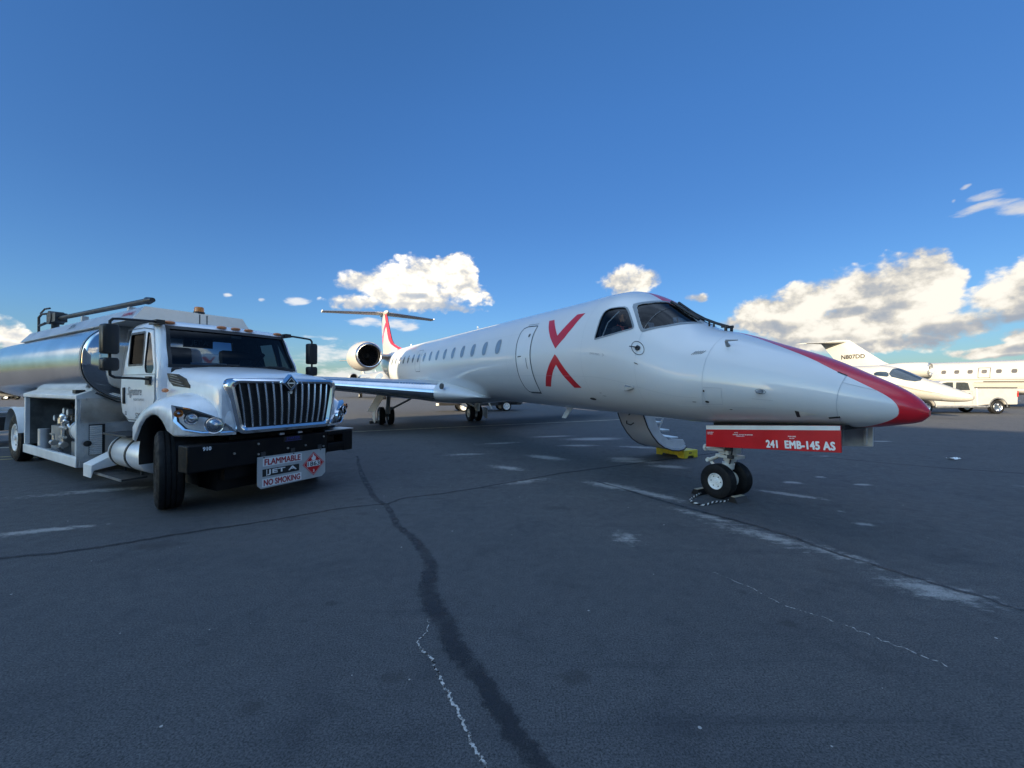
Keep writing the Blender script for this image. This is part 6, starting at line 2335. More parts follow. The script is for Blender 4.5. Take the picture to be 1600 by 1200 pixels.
# ================================================================ other aircraft
class Hull:
    def __init__(self, st):
        st = sorted(st)
        self.x = [s[0] for s in st]
        self.t = [s[1] for s in st]
        self.b = [s[2] for s in st]
        self.w = [s[3] for s in st]

    def prof(self, x):
        T, B, w = pchip(self.x, self.t, x), pchip(self.x, self.b, x), pchip(self.x, self.w, x)
        return T, B, w, (T + B) / 2

    def sp(self, x, deg, off, side):
        T, B, w, zm = self.prof(x)
        a = R(deg)
        n = Vector((0, math.sin(a), math.cos(a)))
        return Vector((x, side * (w * math.sin(a) + n.y * off), zm + (T - B) / 2 * math.cos(a) + n.z * off))

    def mesh(self, n=48, step=0.25):
        mb = MB()
        xs = []
        x = self.x[-1]
        for d in (0, .02, .06, .12, .2):
            xs.append(x - d)
        x -= .2
        while x > self.x[0] + step:
            x -= step
            xs.append(x)
        xs.append(self.x[0])
        mb.loft([[self.sp(x, 360 * k / n, 0, 1) for k in range(n)] for x in xs])
        return mb

    def patch(self, mb, poly, off, side, dx=.15, da=6.0):
        bm = bmesh.new()
        bm.faces.new([bm.verts.new((p[0], p[1] / 40.0, 0)) for p in poly])
        for ax, lo, hi, st in ((0, min(p[0] for p in poly), max(p[0] for p in poly), dx), (1, min(p[1] for p in poly) / 40, max(p[1] for p in poly) / 40, da / 40)):
            k = lo + st
            while k < hi - st * .1:
                bmesh.ops.bisect_plane(bm, geom=bm.verts[:] + bm.edges[:] + bm.faces[:], plane_co=((k, 0, 0) if ax == 0 else (0, k, 0)), plane_no=((1, 0, 0) if ax == 0 else (0, 1, 0)))
                k += st
        bmesh.ops.triangulate(bm, faces=bm.faces[:])
        bm.verts.index_update()
        mb.add([self.sp(v.co.x, v.co.y * 40, off, side) for v in bm.verts], [[v.index for v in f.verts] for f in bm.faces])
        bm.free()
        return mb

    def band(self, mb, x0, x1, d0, d1, off, side, n=20):
        o = len(mb.v)
        for i in range(n + 1):
            x = x0 + (x1 - x0) * i / n
            mb.v += [tuple(self.sp(x, d0, off, side)), tuple(self.sp(x, d1, off, side))]
        for i in range(n):
            mb.face((o + 2 * i, o + 2 * i + 2, o + 2 * i + 3, o + 2 * i + 1))
        return mb


def lifting(name, parent, pts, m, thick=.10):
    """wing-like part: list of (x_le, y, z, chord)"""
    mb = MB()
    mb.loft([section(x, y, z, c, thick * .5, camber=1.0) for x, y, z, c in pts])
    return mb.build(name, m, parent, loc=(0, 0, 0), smooth=40)


def engine_pod(parent, p, r, length, m, lipm):
    mb = MB()
    mb.lathe(p, (-1, 0, 0), [(.10, r * .88), (.35, r * .98), (length * .4, r * 1.04), (length * .7, r * .9), (length, r * .6), (length - .3, r * .5), (length - .5, .02)], 32, caps=False)
    e = mb.build('engine_nacelle', m, parent, loc=(0, 0, 0), smooth=50)
    mb = MB()
    mb.lathe(p, (-1, 0, 0), [(.10, r * .88), (.0, r * .80), (.06, r * .74), (.25, r * .71)], 32, caps=False)
    mb.build('intake_lip', lipm, e, loc=(0, 0, 0), smooth=60)
    mb = MB()
    mb.lathe(p, (-1, 0, 0), [(.25, r * .71), (.6, r * .72), (.62, .2), (.45, .12), (.3, .01)], 32, caps=False)
    mb.build('fan', M['cavity'], e, loc=(0, 0, 0), smooth=40)
    return e


CREAM2 = mat('cream_livery', (0.36, 0.35, 0.32), 0.34, coat=0.6, vary=0.03, vscale=0.5)
STRIPE = mat('taupe_stripe', (0.06, 0.052, 0.045), 0.4, coat=0.4, vary=0.05)


def gear(parent, x, y, r, top):
    mb = MB()
    mb.cyl((x, y, r), (x, y, top), 0.06, n=10)
    mb.cyl((x, y - .16, r), (x, y + .16, r), .04, n=8)
    g = mb.build('gear_leg', M['offwhite'], parent, loc=(0, 0, 0))
    for s in (-1, 1):
        add_wheel(parent, 'gear_wheel', (x, y + s * .13, r), r, .17, r * .5, s, 'dish', M['rubber'], M['white'])


def big_jet(label, P, win_x, reg=None, group=None):
    """business jet; local origin under the body where s = 0, x forward, level"""
    t = thing('business_jet', label, 'airplane', (P[0], P[1], 0), (0, 0, JYAW), group)
    zc = 2.38
    h = Hull([(12.0, 1.85, 1.75, .04), (11.8, 2.0, 1.6, .18), (11.0, 2.40, 1.32, .60), (9.8, 2.95, 1.10, 1.0), (8.4, 3.62, 1.03, 1.28), (7.2, 3.71, 1.03, 1.34), (0, 3.71, 1.03, 1.34), (-4, 3.72, 1.06, 1.33), (-7, 3.74, 1.55, 1.12), (-10, 3.70, 2.45, .62), (-12.2, 3.45, 3.1, .12)])
    h.mesh().build('fuselage', CREAM2, t, loc=(0, 0, 0), smooth=40)
    for side in (-1, 1):
        g = MB()
        h.patch(g, smooth_poly([(9.75, 20), (8.85, 20), (8.6, 52), (8.55, 70), (9.35, 74), (9.95, 50)], 1), .006, side)
        g.build('windscreen', M['cabin_pane'], t, loc=(0, 0, 0), smooth=60)
        for x0 in win_x:
            w = MB()
            a0 = 70
            h.patch(w, [(x0 + .15 * math.copysign(abs(math.cos(k * math.pi / 10)) ** .6, math.cos(k * math.pi / 10)), a0 + 7.2 * math.copysign(abs(math.sin(k * math.pi / 10)) ** .6, math.sin(k * math.pi / 10))) for k in range(20)], .006, side)
            w.build('cabin_window', M['jet_pane'], t, loc=(0, 0, 0), smooth=60)
        st = MB()
        h.band(st, 9.0, -6.5, 97.5, 99.0, .006, side)
        h.band(st, 9.0, -1.5, 103.0, 106.5, .006, side)
        h.band(st, 9.0, -2.0, 108.5, 110.0, .006, side)
        st.build('side_stripe', STRIPE, t, loc=(0, 0, 0), smooth=60)
        if len(win_x) > 3:
            d = MB()
            x0 = win_x[3]
            for (a, b, c, e) in ((x0 - .34, x0 - .30, 56, 92), (x0 + .30, x0 + .34, 56, 92), (x0 - .34, x0 + .34, 55, 57), (x0 - .34, x0 + .34, 91, 93)):
                h.band(d, a, b, c, e, .007, side, 2) if False else h.patch(d, [(a, c), (b, c), (b, e), (a, e)], .007, side)
            d.build('exit_outline', STRIPE, t, loc=(0, 0, 0), smooth=60)
        engine_pod(t, Vector((-4.3, 2.05 * side, 3.08)), .66, 4.3, CREAM2, M['dull_metal'])
        py = MB()
        py.box2((-7.6, side * 1.0, 2.95), (-5.2, side * 1.6, 3.2))
        py.build('engine_pylon', CREAM2, t, loc=(0, 0, 0), bevel=.05)
        lifting('wing', t, [(1.5, side * .9, 1.25, 4.6), (-1.0, side * 4.0, 1.45, 2.8), (-4.2, side * 9.4, 1.75, 1.3), (-4.6, side * 9.6, 2.5, .7)], CREAM2, .11)
        gear(t, -1.6, side * 1.45, .36, 1.3)
    gear(t, 8.2, 0, .26, 1.2)
    fb = MB()
    FSB = [(3.45, -7.2, -11.5, .05), (3.75, -7.7, -11.7, .05), (4.0, -8.15, -11.9, .055), (5.0, -9.35, -12.6, .055), (6.0, -10.5, -13.3, .055), (6.35, -10.95, -13.6, .05)]
    fb.loft([section(x0, 0, z, x0 - x1, th, vertical=True) for z, x0, x1, th in FSB])
    fin_ = fb.build('tail_fin', CREAM2, t, loc=(0, 0, 0), smooth=40)
    if reg:
        tx = MB()
        for s in (-1, 1):
            q = MB()
            put_text(q, reg, .56, (-10.55, s * .20, 4.62), (-s, 0, 0), (0, 0, 1), sx=.95, bold=.016)
            tx.add(q.v, q.f)
        tx.build('registration', M['text_black'], fin_, loc=(0, 0, 0), smooth=0)
    for s in (-1, 1):
        lifting('tailplane', t, [(-11.0, 0, 6.20, 2.5), (-13.2, s * 3.2, 6.08, 1.1)], CREAM2, .09)
    bu = MB()
    bu.lathe((-10.8, 0, 6.25), (-1, 0, 0), [(0, .02), (.3, .14), (1.2, .20), (2.4, .14), (3.3, .02)], 16)
    bu.build('tail_bullet', CREAM2, t, loc=(0, 0, 0), smooth=60)
    an = MB()
    an.loft([[(2.2, -.02, 3.68), (2.6, -.02, 3.68), (2.6, .02, 3.68), (2.2, .02, 3.68)], [(1.75, -.01, 4.05), (1.95, -.01, 4.05), (1.95, .01, 4.05), (1.75, .01, 4.05)]])
    an.build('antenna', M['white'], t, loc=(0, 0, 0))
    return t


def small_jet(label, P, group=None):
    t = thing('light_jet', label, 'airplane', (P[0], P[1], 0), (0, 0, JYAW), group)
    h = Hull([(0, 1.17, 1.01, .06), (-.05, 1.22, .96, .13), (-.25, 1.34, .89, .24), (-.7, 1.56, .86, .42), (-1.3, 1.86, .89, .60), (-1.85, 2.10, .93, .71), (-2.4, 2.43, .97, .79), (-3.0, 2.72, 1.0, .83), (-3.6, 2.83, 1.04, .85), (-8.5, 2.83, 1.10, .85), (-11, 2.72, 1.6, .6), (-13, 2.5, 2.1, .1)])
    h.mesh(step=.15).build('fuselage', CREAM2, t, loc=(0, 0, 0), smooth=40)
    for side in (-1, 1):
        g = MB()
        h.patch(g, [(-1.80, 8), (-2.75, 8), (-2.92, 30), (-2.98, 58), (-2.85, 68), (-2.3, 66), (-1.95, 56), (-1.78, 40)], .008, side)
        g.build('windscreen', M['cockpit_glass'], t, loc=(0, 0, 0), smooth=60)
        g = MB()
        h.patch(g, smooth_poly([(-3.02, 50), (-3.45, 54), (-3.62, 60), (-3.58, 70), (-3.3, 71), (-2.95, 70)], 1), .008, side)
        g.build('side_window', M['cockpit_glass'], t, loc=(0, 0, 0), smooth=60)
        for k in range(5):
            g = MB()
            h.patch(g, [(-4.7 - k * .85 + .16 * math.cos(q * math.pi / 8), 66 + 9 * math.sin(q * math.pi / 8)) for q in range(16)], .008, side)
            g.build('cabin_window', M['cabin_pane'], t, loc=(0, 0, 0), smooth=60)
        st = MB()
        h.band(st, -.95, -8.5, 93, 94.6, .006, side)
        h.band(st, -1.3, -8.5, 97, 98.2, .006, side)
        st.build('side_stripe', STRIPE, t, loc=(0, 0, 0), smooth=60)
        lifting('wing', t, [(-5.8, side * .6, 1.15, 2.6), (-7.0, side * 6.8, 1.4, 1.1)], CREAM2, .12)
        engine_pod(t, Vector((-8.6, 1.35 * side, 2.5)), .45, 2.6, CREAM2, M['polished'])
        gear(t, -7.2, side * 1.4, .28, 1.2)
    gear(t, -2.2, 0, .2, 1.0)
    pr = MB()
    pr.tube([h.sp(-1.0, 128, 0, -1), h.sp(-1.0, 128, .08, -1), h.sp(-.85, 128, .10, -1)], .012, 6)
    pr.build('pitot_probe', M['steel'], t, loc=(0, 0, 0))
    lifting('tailplane', t, [(-12.6, -2.4, 4.5, .8), (-11.9, 0, 4.5, 1.5), (-12.6, 2.4, 4.5, .8)], CREAM2, .09)
    fb = MB()
    fb.loft([section(x0, 0, z, x0 - x1, .05, vertical=True) for z, x0, x1 in ((2.4, -9.2, -12.9), (4.55, -11.6, -13.3))])
    fb.build('tail_fin', CREAM2, t, loc=(0, 0, 0), smooth=40)
    return t


WX = [.10 - .775 * k for k in range(-9, 6)]
WX = [-3.75, -2.98, -2.22, -1.45, -.68, .10, .87, 1.65, 2.42, 3.2, 3.97, 4.75]
# the fourth window in this list is the one set in the overwing exit
big_jet('cream business jet with registration N807DD on its tall swept tail, behind the pickup', (39.3, 32.0), WX, 'N807DD')
big_jet('far cream business jet half hidden behind the tail engine of the white jet', (-20.3, 60.0), WX)
small_jet('small cream jet pointing its slim nose in front of the white pickup', (22.45, 20.0))
small_jet('cream small jet far off at the left edge behind the tanker wheel', (-63.0, 50.0))


# ================================================================ vehicles
def pickup():
    t = thing('pickup_truck', 'white crew cab pickup truck seen from its side behind the small jet nose', 'pickup truck', (29.0, 25.5, 0), (0, 0, math.pi))
    # local: x forward (world -X), origin under the rear axle; y to the left: local -y is towards the camera
    W = 0.95
    body = mat('pickup_paint', (0.40, 0.39, 0.37), 0.35, coat=0.7, vary=0.03)

    def slab(x0, x1, prof_lo, prof_hi, w):
        pass
    b = MB()
    # lower body side profile with wheel arches cut as polygons
    def arch(cx, r, n=12):
        return [(cx + r * math.cos(math.pi * (1 - k / n)), .42 + r * math.sin(math.pi * (1 - k / n))) for k in range(n + 1)]
    pr = [(-1.18, .52), (-1.20, .95), (-1.14, 1.50)] + [(.90, 1.52), (.92, 1.52), (.92, .40)]
    bed = [(-1.18, .55), (-1.20, .95), (-1.15, 1.52), (1.26, 1.53), (1.26, .48)] + [(p[0], p[1]) for p in arch(0, .50)[::-1] if p[1] >= .48] + []
    # bed side outline ordered: start rear bottom, up, forward, down, arch back
    b.prism([(x, -W, z) for x, z in bed], (0, 2 * W, 0))
    cabp = [(1.28, .45), (1.28, 1.24), (1.30, 1.36), (1.54, 1.90), (1.71, 1.98), (3.05, 1.98), (3.4, 1.92), (4.15, 1.36), (5.35, 1.26), (5.48, 1.0), (5.48, .50), (4.82, .45)] + [(p[0], p[1]) for p in arch(4.28, .50)[::-1] if p[1] >= .45] + [(3.7, .45)]
    b.prism([(x, -W, z) for x, z in cabp], (0, 2 * W, 0))
    bo = b.build('body', body, t, loc=(0, 0, 0), smooth=30, bevel=.05, seg=3)
    for s in (-1, 1):
        for nm, pl in (('rear_window', [(1.68, 1.42), (1.80, 1.84), (2.0, 1.88), (2.50, 1.88), (2.54, 1.40)]), ('front_window', [(2.68, 1.40), (2.70, 1.88), (3.05, 1.88), (3.35, 1.82), (3.85, 1.42)])):
            w = MB()
            w.prism([(x, s * (W + .004), z) for x, z in pl], (0, -s * .01, 0))
            w.build(nm, M['cabin_pane'] if False else M['glass_dark_solid'], t, loc=(0, 0, 0), smooth=0)
        ln = MB()
        for a, c in (((2.60, .55), (2.61, 1.40)), ((1.56, 1.36), (1.54, .60)), ((1.56, 1.36), (4.0, 1.34))):
            d = Vector((c[0] - a[0], 0, c[1] - a[1])).normalized()
            n = Vector((-d.z, 0, d.x)) * .006
            p, q = Vector((a[0], s * (W + .003), a[1])), Vector((c[0], s * (W + .003), c[1]))
            ln.plane([p - n, q - n, q + n, p + n])
        ln.build('door_seam', M['line'], t, loc=(0, 0, 0), smooth=0)
        hd = MB()
        hd.box((1.80, s * (W + .02), 1.22), (.22, .03, .04))
        hd.build('door_handle', M['black'], t, loc=(0, 0, 0), bevel=.008)
        tl = MB()
        tl.box((-1.16, s * (W - .08), 1.20), (.10, .19, .36))
        tl.build('tail_lamp', M['red_lens'], t, loc=(0, 0, 0), bevel=.015)
        rl = MB()
        rl.box2((-1.14, s * (W - .06), 1.528), (1.26, s * (W + .014), 1.585))
        rl.build('bed_rail', M['black'], t, loc=(0, 0, 0), bevel=.008)
        sk = MB()
        sk.box2((.6, s * (W - .1), .38), (3.7, s * (W + .015), .50))
        sk.build('rocker_panel', M['steel'], t, loc=(0, 0, 0), bevel=.015)
        for x in (0.0, 4.28):
            add_wheel(t, 'wheel', (x, s * .82, .41), .41, .27, .26, s, 'alloy', M['rubber'], M['alu'], accent=M['chrome'])
            fl = MB()
            fl.loft([[(x + rr * math.cos(math.pi * k / 14), s * yy, .42 + rr * math.sin(math.pi * k / 14)) for k in range(15)] for rr, yy in ((.50, W + .01), (.57, W + .01), (.57, W - .04))], caps=False, closed=False)
            fl.build('wheel_flare', M['steel'], t, loc=(0, 0, 0), smooth=60)
    ub = MB()
    ub.box2((-1.0, -.7, .35), (5.2, .7, .70))
    ub.build('underbody', M['cavity'], t, loc=(0, 0, 0))
    bp = MB()
    bp.box2((-1.36, -W + .03, .58), (-1.18, W - .03, .80))
    bp.build('rear_bumper', M['chrome'], t, loc=(0, 0, 0), bevel=.03)
    return t


M['glass_dark_solid'] = mat('tinted_window', (0.035, 0.04, 0.045), 0.08, coat=0.8, vary=0.1)
pickup()


def service_truck():
    u = math.atan2(.278, .96)
    t = thing('service_truck', 'dark grey apron service truck half hidden behind the belly of the white jet', 'truck', (-3.36, 27.4, 0), (0, 0, u))
    b = MB()
    b.box2((-1.55, -.85, .42), (3.9, .85, .62))
    b.build('frame', M['cavity'], t, loc=(0, 0, 0), bevel=.02)
    g = mat('grey_truck_paint', (.030, .033, .037), .6, coat=.1, vary=.08)
    b = MB()
    b.box2((.45, -.93, .38), (2.30, .93, 1.15))
    b.box2((-1.45, -.93, .70), (.45, .93, 1.10))
    b.build('body', g, t, loc=(0, 0, 0), bevel=.04)
    b = MB()
    b.prism([(2.25, -.90, .55), (3.75, -.90, .55), (3.8, -.90, 1.1), (3.35, -.90, 1.2), (3.05, -.90, 1.8), (2.25, -.90, 1.82)], (0, 1.8, 0))
    b.build('cab', g, t, loc=(0, 0, 0), bevel=.05)
    b = MB()
    b.box2((3.6, -.9, .48), (3.98, .9, .85))
    b.build('front_bumper', M['dark_steel'], t, loc=(0, 0, 0), bevel=.03)
    for s in (-1, 1):
        for x in (0.0, 2.87):
            add_wheel(t, 'wheel', (x, s * .80, .33), .33, .22, .235, s, 'dish', M['rubber'], M['white'])
    b = MB()
    b.box2((-1.58, -.80, .62), (-1.52, -.55, .74))
    b.box2((-1.58, .55, .62), (-1.52, .80, .74))
    b.build('tail_lamp', M['red_lens'], t, loc=(0, 0, 0))
    b = MB()
    b.box2((-1.70, -.5, .40), (-1.5, -.2, .55))
    b.build('tow_hitch', M['white'], t, loc=(0, 0, 0), bevel=.02)


service_truck()


def parked_van(label, x, y, rz, colm):
    t = thing('parked_van', label, 'van', (x, y, 0), (0, 0, rz), 'vehicles parked far off at the left edge')
    b = MB()
    b.prism([(-2.3, -.9, .4), (2.3, -.9, .4), (2.35, -.9, .95), (1.5, -.9, 1.1), (.9, -.9, 1.6), (-2.2, -.9, 1.65)], (0, 1.8, 0))
    b.build('body', colm, t, loc=(0, 0, 0), bevel=.08)
    for s in (-1, 1):
        w = MB()
        w.prism([(-2.0, s * .905, 1.1), (1.1, s * .905, 1.1), (.8, s * .905, 1.5), (-2.0, s * .905, 1.52)], (0, s * .005, 0))
        w.build('side_window', M['glass_dark_solid'], t, loc=(0, 0, 0), smooth=0)
        for xx in (-1.4, 1.5):
            add_wheel(t, 'wheel', (xx, s * .78, .34), .34, .22, .2, s, 'dish', M['rubber'], M['alu'])


parked_van('dark van parked far off beyond the tanker rear wheel, the nearer of two', -62.0, 52.5, .3, mat('dark_van_paint', (.03, .03, .035), .4, coat=.5))
parked_van('dark grey van parked far off beyond the tanker, the farther of two', -66.0, 58.0, .2, mat('grey_van_paint', (.07, .072, .075), .4, coat=.5))


def gpu_cart():
    t = thing('ground_power_cart', 'small white ground power cart on wheels, cut off at the left edge behind the tanker', 'cart', (-14.55, 11.6, 0), (0, 0, -.5))
    b = MB()
    for x in (-.9, .9):
        for y in (-.5, .5):
            b.box2((x - .03, y - .03, .35), (x + .03, y + .03, 1.0))
    for z in (.38, .98):
        b.box2((-.93, -.53, z - .03), (.93, -.47, z + .03))
        b.box2((-.93, .47, z - .03), (.93, .53, z + .03))
        b.box2((-.93, -.47, z - .03), (-.87, .47, z + .03))
        b.box2((.87, -.47, z - .03), (.93, .47, z + .03))
    b.build('frame', M['white'], t, loc=(0, 0, 0))
    b = MB()
    b.box2((-.8, -.42, .42), (.5, .42, .92))
    b.build('engine_box', M['steel'], t, loc=(0, 0, 0), bevel=.03)
    b = MB()
    b.box2((.5, -.40, .42), (.8, .40, .80))
    b.build('control_panel', M['dark_steel'], t, loc=(0, 0, 0), bevel=.02)
    for x in (-.6, .6):
        for s in (-1, 1):
            add_wheel(t, 'wheel', (x, s * .5, .18), .18, .10, .10, s, 'dish', M['rubber'], M['alu'])


gpu_cart()


# trees far to the left: their skyline shows in the polished tank
def leaf_mat(name, c):
    return mat(name, c, .7, vary=.25, vscale=.8, spec=.2)


LEAF = [leaf_mat('dark_needles', (.035, .055, .030)), leaf_mat('green_leaves', (.055, .080, .030))]
BARK = mat('bark', (.09, .07, .05), .9, vary=.2)


def tree(label, x, y, h, conifer, seed):
    rnd = random.Random(seed)
    t = thing('tree', label, 'tree', (x, y, 0), (0, 0, rnd.random() * 6), 'trees along the far left skyline')
    b = MB()
    b.tube([(0, 0, 0), (rnd.uniform(-.1, .1), 0, h * .4), (0, rnd.uniform(-.1, .1), h * .9)], [h * .028, h * .02, h * .006], 8)
    for k in range(7):
        z = h * (.25 + .08 * k)
        a = rnd.random() * 6.28
        L = h * (.18 if conifer else .25) * (1 - k * .09)
        b.tube([(0, 0, z), (L * .6 * math.cos(a), L * .6 * math.sin(a), z + L * .3), (L * math.cos(a), L * math.sin(a), z + L * .4)], [h * .009, h * .006, h * .002], 5)
    b.build('trunk', BARK, t, loc=(0, 0, 0))
    c = MB()
    for _ in range(1500):
        u = rnd.random()
        if conifer:
            z = h * (.12 + .88 * u)
            rr = h * .20 * (1.02 - u) * (.35 + .65 * math.sqrt(rnd.random())) * (.75 + .25 * math.sin(u * 40))
        else:
            z = h * (.28 + .72 * u)
            rr = h * .30 * math.sqrt(max(0.02, 1 - (2 * u - .9) ** 2)) * (.4 + .6 * math.sqrt(rnd.random()))
        a = rnd.random() * 6.283
        p = Vector((rr * math.cos(a), rr * math.sin(a), z))
        s = h * rnd.uniform(.018, .04)
        d = Vector((rnd.uniform(-1, 1), rnd.uniform(-1, 1), rnd.uniform(-.6, .6))).normalized() * s
        e = Vector((rnd.uniform(-1, 1), rnd.uniform(-1, 1), rnd.uniform(-.6, .6))).normalized() * s * .6
        c.plane([p - d, p + e, p + d, p - e])
    c.build('crown', LEAF[0 if conifer else 1], t, loc=(0, 0, 0), smooth=0, recalc=False)


tree_spots = [(-130, 62, 15, 1), (-150, 74, 11, 0), (-128, 50, 9, 0), (-160, 92, 17, 1), (-140, 38, 12, 0), (-150, 24, 10, 0), (-120, 74, 8, 0)]
words_ = ['first', 'second', 'third', 'fourth', 'fifth', 'sixth', 'seventh']
for i, (x, y, h, con) in enumerate(tree_spots):
    tree('%s tree on the skyline far left, %s' % ('tall dark conifer' if con else 'broad green leafy', ['taller one near the middle', 'between the two conifers', 'low and left of the conifer', 'tallest and farthest', 'large one standing alone', 'leftmost of the row', 'smallest of the row'][i]), x, y, h, con, 40 + i)


# ================================================================ small things on the apron
def step_stool():
    p0 = Vector((3.85, 9.22, 0))
    ang = math.atan2(.88, -.474)
    t = thing('step_stool', 'yellow plastic step stool under the lowered airstair door', 'step stool', tuple(p0), (0, 0, ang))
    b = MB()
    # local x runs away along the jet (0.80 m), local -y to the far right (0.45 m)
    H, L, Wd = .175, .80, .46
    prof_ = [(0, 0), (0, H), (L, H), (L, 0), (L - .16, 0), (L - .20, .055), (.20, .055), (.16, 0)]
    for y in (0, -Wd + .03):
        b.prism([(x, y, z) for x, z in prof_], (0, -.03, 0))
    b.box2((0.0, -Wd + .03, H - .03), (L, -.03, H - .001))
    for x in (0.0, L - .03):
        b.prism([(x, -.03, 0), (x, -.03, H - .03), (x, -Wd + .03, H - .03), (x, -Wd + .03, 0), (x, -Wd + .12, 0), (x, -Wd + .15, .05), (x, -.15, .05), (x, -.12, 0)], (.03, 0, 0))
    b.build('body', M['yellow'], t, loc=(0, 0, 0), bevel=.01)
    g = MB()
    g.box2((-.002, -.26, .105), (.004, -.16, .13))
    g.build('hand_slot', M['black'], t, loc=(0, 0, 0), smooth=0)
    pd = MB()
    pd.box2((.04, -Wd + .05, H), (L - .04, -.05, H + .004))
    pd.build('tread_pad', mat('worn_tread', (.55, .52, .20), .8, vary=.2, vscale=12), t, loc=(0, 0, 0))


step_stool()


def rope_mat():
    m = mat('striped_rope', (.5, .5, .48), .8, vary=0)
    t = NT(m.node_tree)
    b = t.n['Principled BSDF']
    uv = t.add('ShaderNodeUVMap')
    s = t.add('ShaderNodeSeparateXYZ')
    t.l.new(uv.outputs[0], s.inputs[0])
    f = t.math('FRACT', t.math('ADD', t.math('MULTIPLY', s.outputs[0], 1.0), s.outputs[1]))
    t.put(b.inputs['Base Color'], t.mix(t.math('LESS_THAN', f, .42), (.010, .010, .012, 1), (.62, .61, .58, 1)))
    return m


def chocks():
    t = thing('wheel_chocks', 'pair of wheel chocks on a black and white rope at the nose wheel', 'wheel chocks', (2.95, 5.95, 0))
    d = Vector((math.cos(JYAW), math.sin(JYAW), 0))
    n = Vector((-d.y, d.x, 0))
    base = Vector((2.95, 5.95, 0))
    for c, sgn in ((Vector((3.18, 5.80, 0)), 1), (Vector((2.86, 6.24, 0)), -1)):
        b = MB()
        b.m(0)
        q = c - base
        hw, L = .075, .13
        ring0 = [q - n * L + d * sgn * -hw, q - n * L + d * sgn * hw, q - n * L + d * sgn * (hw * .5) + Vector((0, 0, .075)), q - n * L - d * sgn * (hw * .4) + Vector((0, 0, .075))]
        b.loft([ring0, [p + n * 2 * L for p in ring0]])
        b.m(1)
        e = q - n * (L * .9)
        b.loft([[e - d * sgn * .028 + Vector((0, 0, .0755)), e + d * sgn * .032 + Vector((0, 0, .0755)), e + d * sgn * .032 + Vector((0, 0, .082)), e - d * sgn * .028 + Vector((0, 0, .082))], [p + n * L * 1.7 for p in [e - d * sgn * .028 + Vector((0, 0, .0755)), e + d * sgn * .032 + Vector((0, 0, .0755)), e + d * sgn * .032 + Vector((0, 0, .082)), e - d * sgn * .028 + Vector((0, 0, .082))]]])
        b.build('chock', [M['black'], M['wood']], t, loc=(0, 0, 0), bevel=.006)
    pts = [(2.85, 6.20), (2.73, 6.07), (2.60, 5.95), (2.51, 5.81), (2.50, 5.66), (2.59, 5.60), (2.70, 5.645), (2.82, 5.70), (2.95, 5.77), (3.08, 5.83), (3.16, 5.82)]
    fine = []
    for i in range(len(pts) - 1):
        p0, p1, p2, p3 = pts[max(i - 1, 0)], pts[i], pts[i + 1], pts[min(i + 2, len(pts) - 1)]
        for k in range(8):
            f = k / 8
            fine.append(Vector([0.5 * (2 * p1[c] + (p2[c] - p0[c]) * f + (2 * p0[c] - 5 * p1[c] + 4 * p2[c] - p3[c]) * f * f + (3 * p1[c] - p0[c] - 3 * p2[c] + p3[c]) * f ** 3) for c in (0, 1)] + [.016 + .01 * math.sin(i * 2.1 + f * 2)]) - base)
    b = MB()
    b.tube(fine, .013, 10)
    ro = b.build('rope', rope_mat(), t, loc=(0, 0, 0), smooth=60, recalc=False)
    uv = ro.data.uv_layers.new(name='UVMap')
    acc = [0.0]
    for a, c in zip(fine, fine[1:]):
        acc.append(acc[-1] + (c - a).length)
    for p in ro.data.polygons:
        vs = [ro.data.loops[li].vertex_index for li in p.loop_indices]
        wrap = len(vs) == 4 and any(v % 10 == 9 for v in vs) and any(v % 10 == 0 for v in vs)
        for li, v in zip(p.loop_indices, vs):
            k = v % 10
            uv.data[li].uv = (acc[min(v // 10, len(acc) - 1)] / .085, (1.0 if (wrap and k == 0) else k / 10))


chocks()


def main_chock():
    p = JO + JR @ Vector((-17.2, -2.25, zg(-17.2)))
    t = thing('wheel_chock', 'black wheel chock behind the main wheels under the wing', 'wheel chock', (p.x, p.y, 0), (0, 0, JYAW))
    b = MB()
    b.prism([(-.12, -.35, 0), (.12, -.35, 0), (.05, -.35, .12), (-.05, -.35, .12)], (0, .7, 0))
    b.build('wedge', M['black'], t, loc=(0, 0, 0), bevel=.01)
    b = MB()
    b.box2((-.03, -.34, .12), (.03, .34, .13))
    b.build('wear_strip', M['wood'], t, loc=(0, 0, 0))


main_chock()
pa = MB()
rnd_ = random.Random(5)
n_ = 7
gr = [[Vector((-.10 + .20 * i / n_, -.07 + .14 * j / n_, .012 + .02 * rnd_.random() + .02 * abs(i - 3) / 3)) for j in range(n_ + 1)] for i in range(n_ + 1)]
pa.loft(gr, caps=False, closed=False)
scrap = pa.build('paper_scrap', M['text_white'], None, loc=(9.75, 9.1, 0), smooth=0)
tag(scrap, 'small crumpled white paper scrap lying alone on the dark asphalt at right', 'paper')

# ================================================================ the pilot in the right hand seat
def skin_body(name, joints, edges, material, parent, sub=2):
    me = bpy.data.meshes.new(name)
    names = list(joints)
    me.from_pydata([joints[k][0] for k in names], [(names.index(a), names.index(b)) for a, b in edges], [])
    o = bpy.data.objects.new(name, me)
    COL.objects.link(o)
    md = o.modifiers.new('skin', 'SKIN')
    if not me.skin_vertices:
        me.skin_vertices.new(name='skin')
    sv = me.skin_vertices[0].data
    for i, k in enumerate(names):
        r = joints[k][1]
        sv[i].radius = (r, r) if not isinstance(r, tuple) else r
        sv[i].use_root = (i == 0)
    s = o.modifiers.new('sub', 'SUBSURF')
    s.levels = sub
    s.render_levels = sub
    dg = bpy.context.evaluated_depsgraph_get()
    dg.update()
    new = bpy.data.meshes.new_from_object(o.evaluated_get(dg))
    bpy.data.objects.remove(o)
    return new


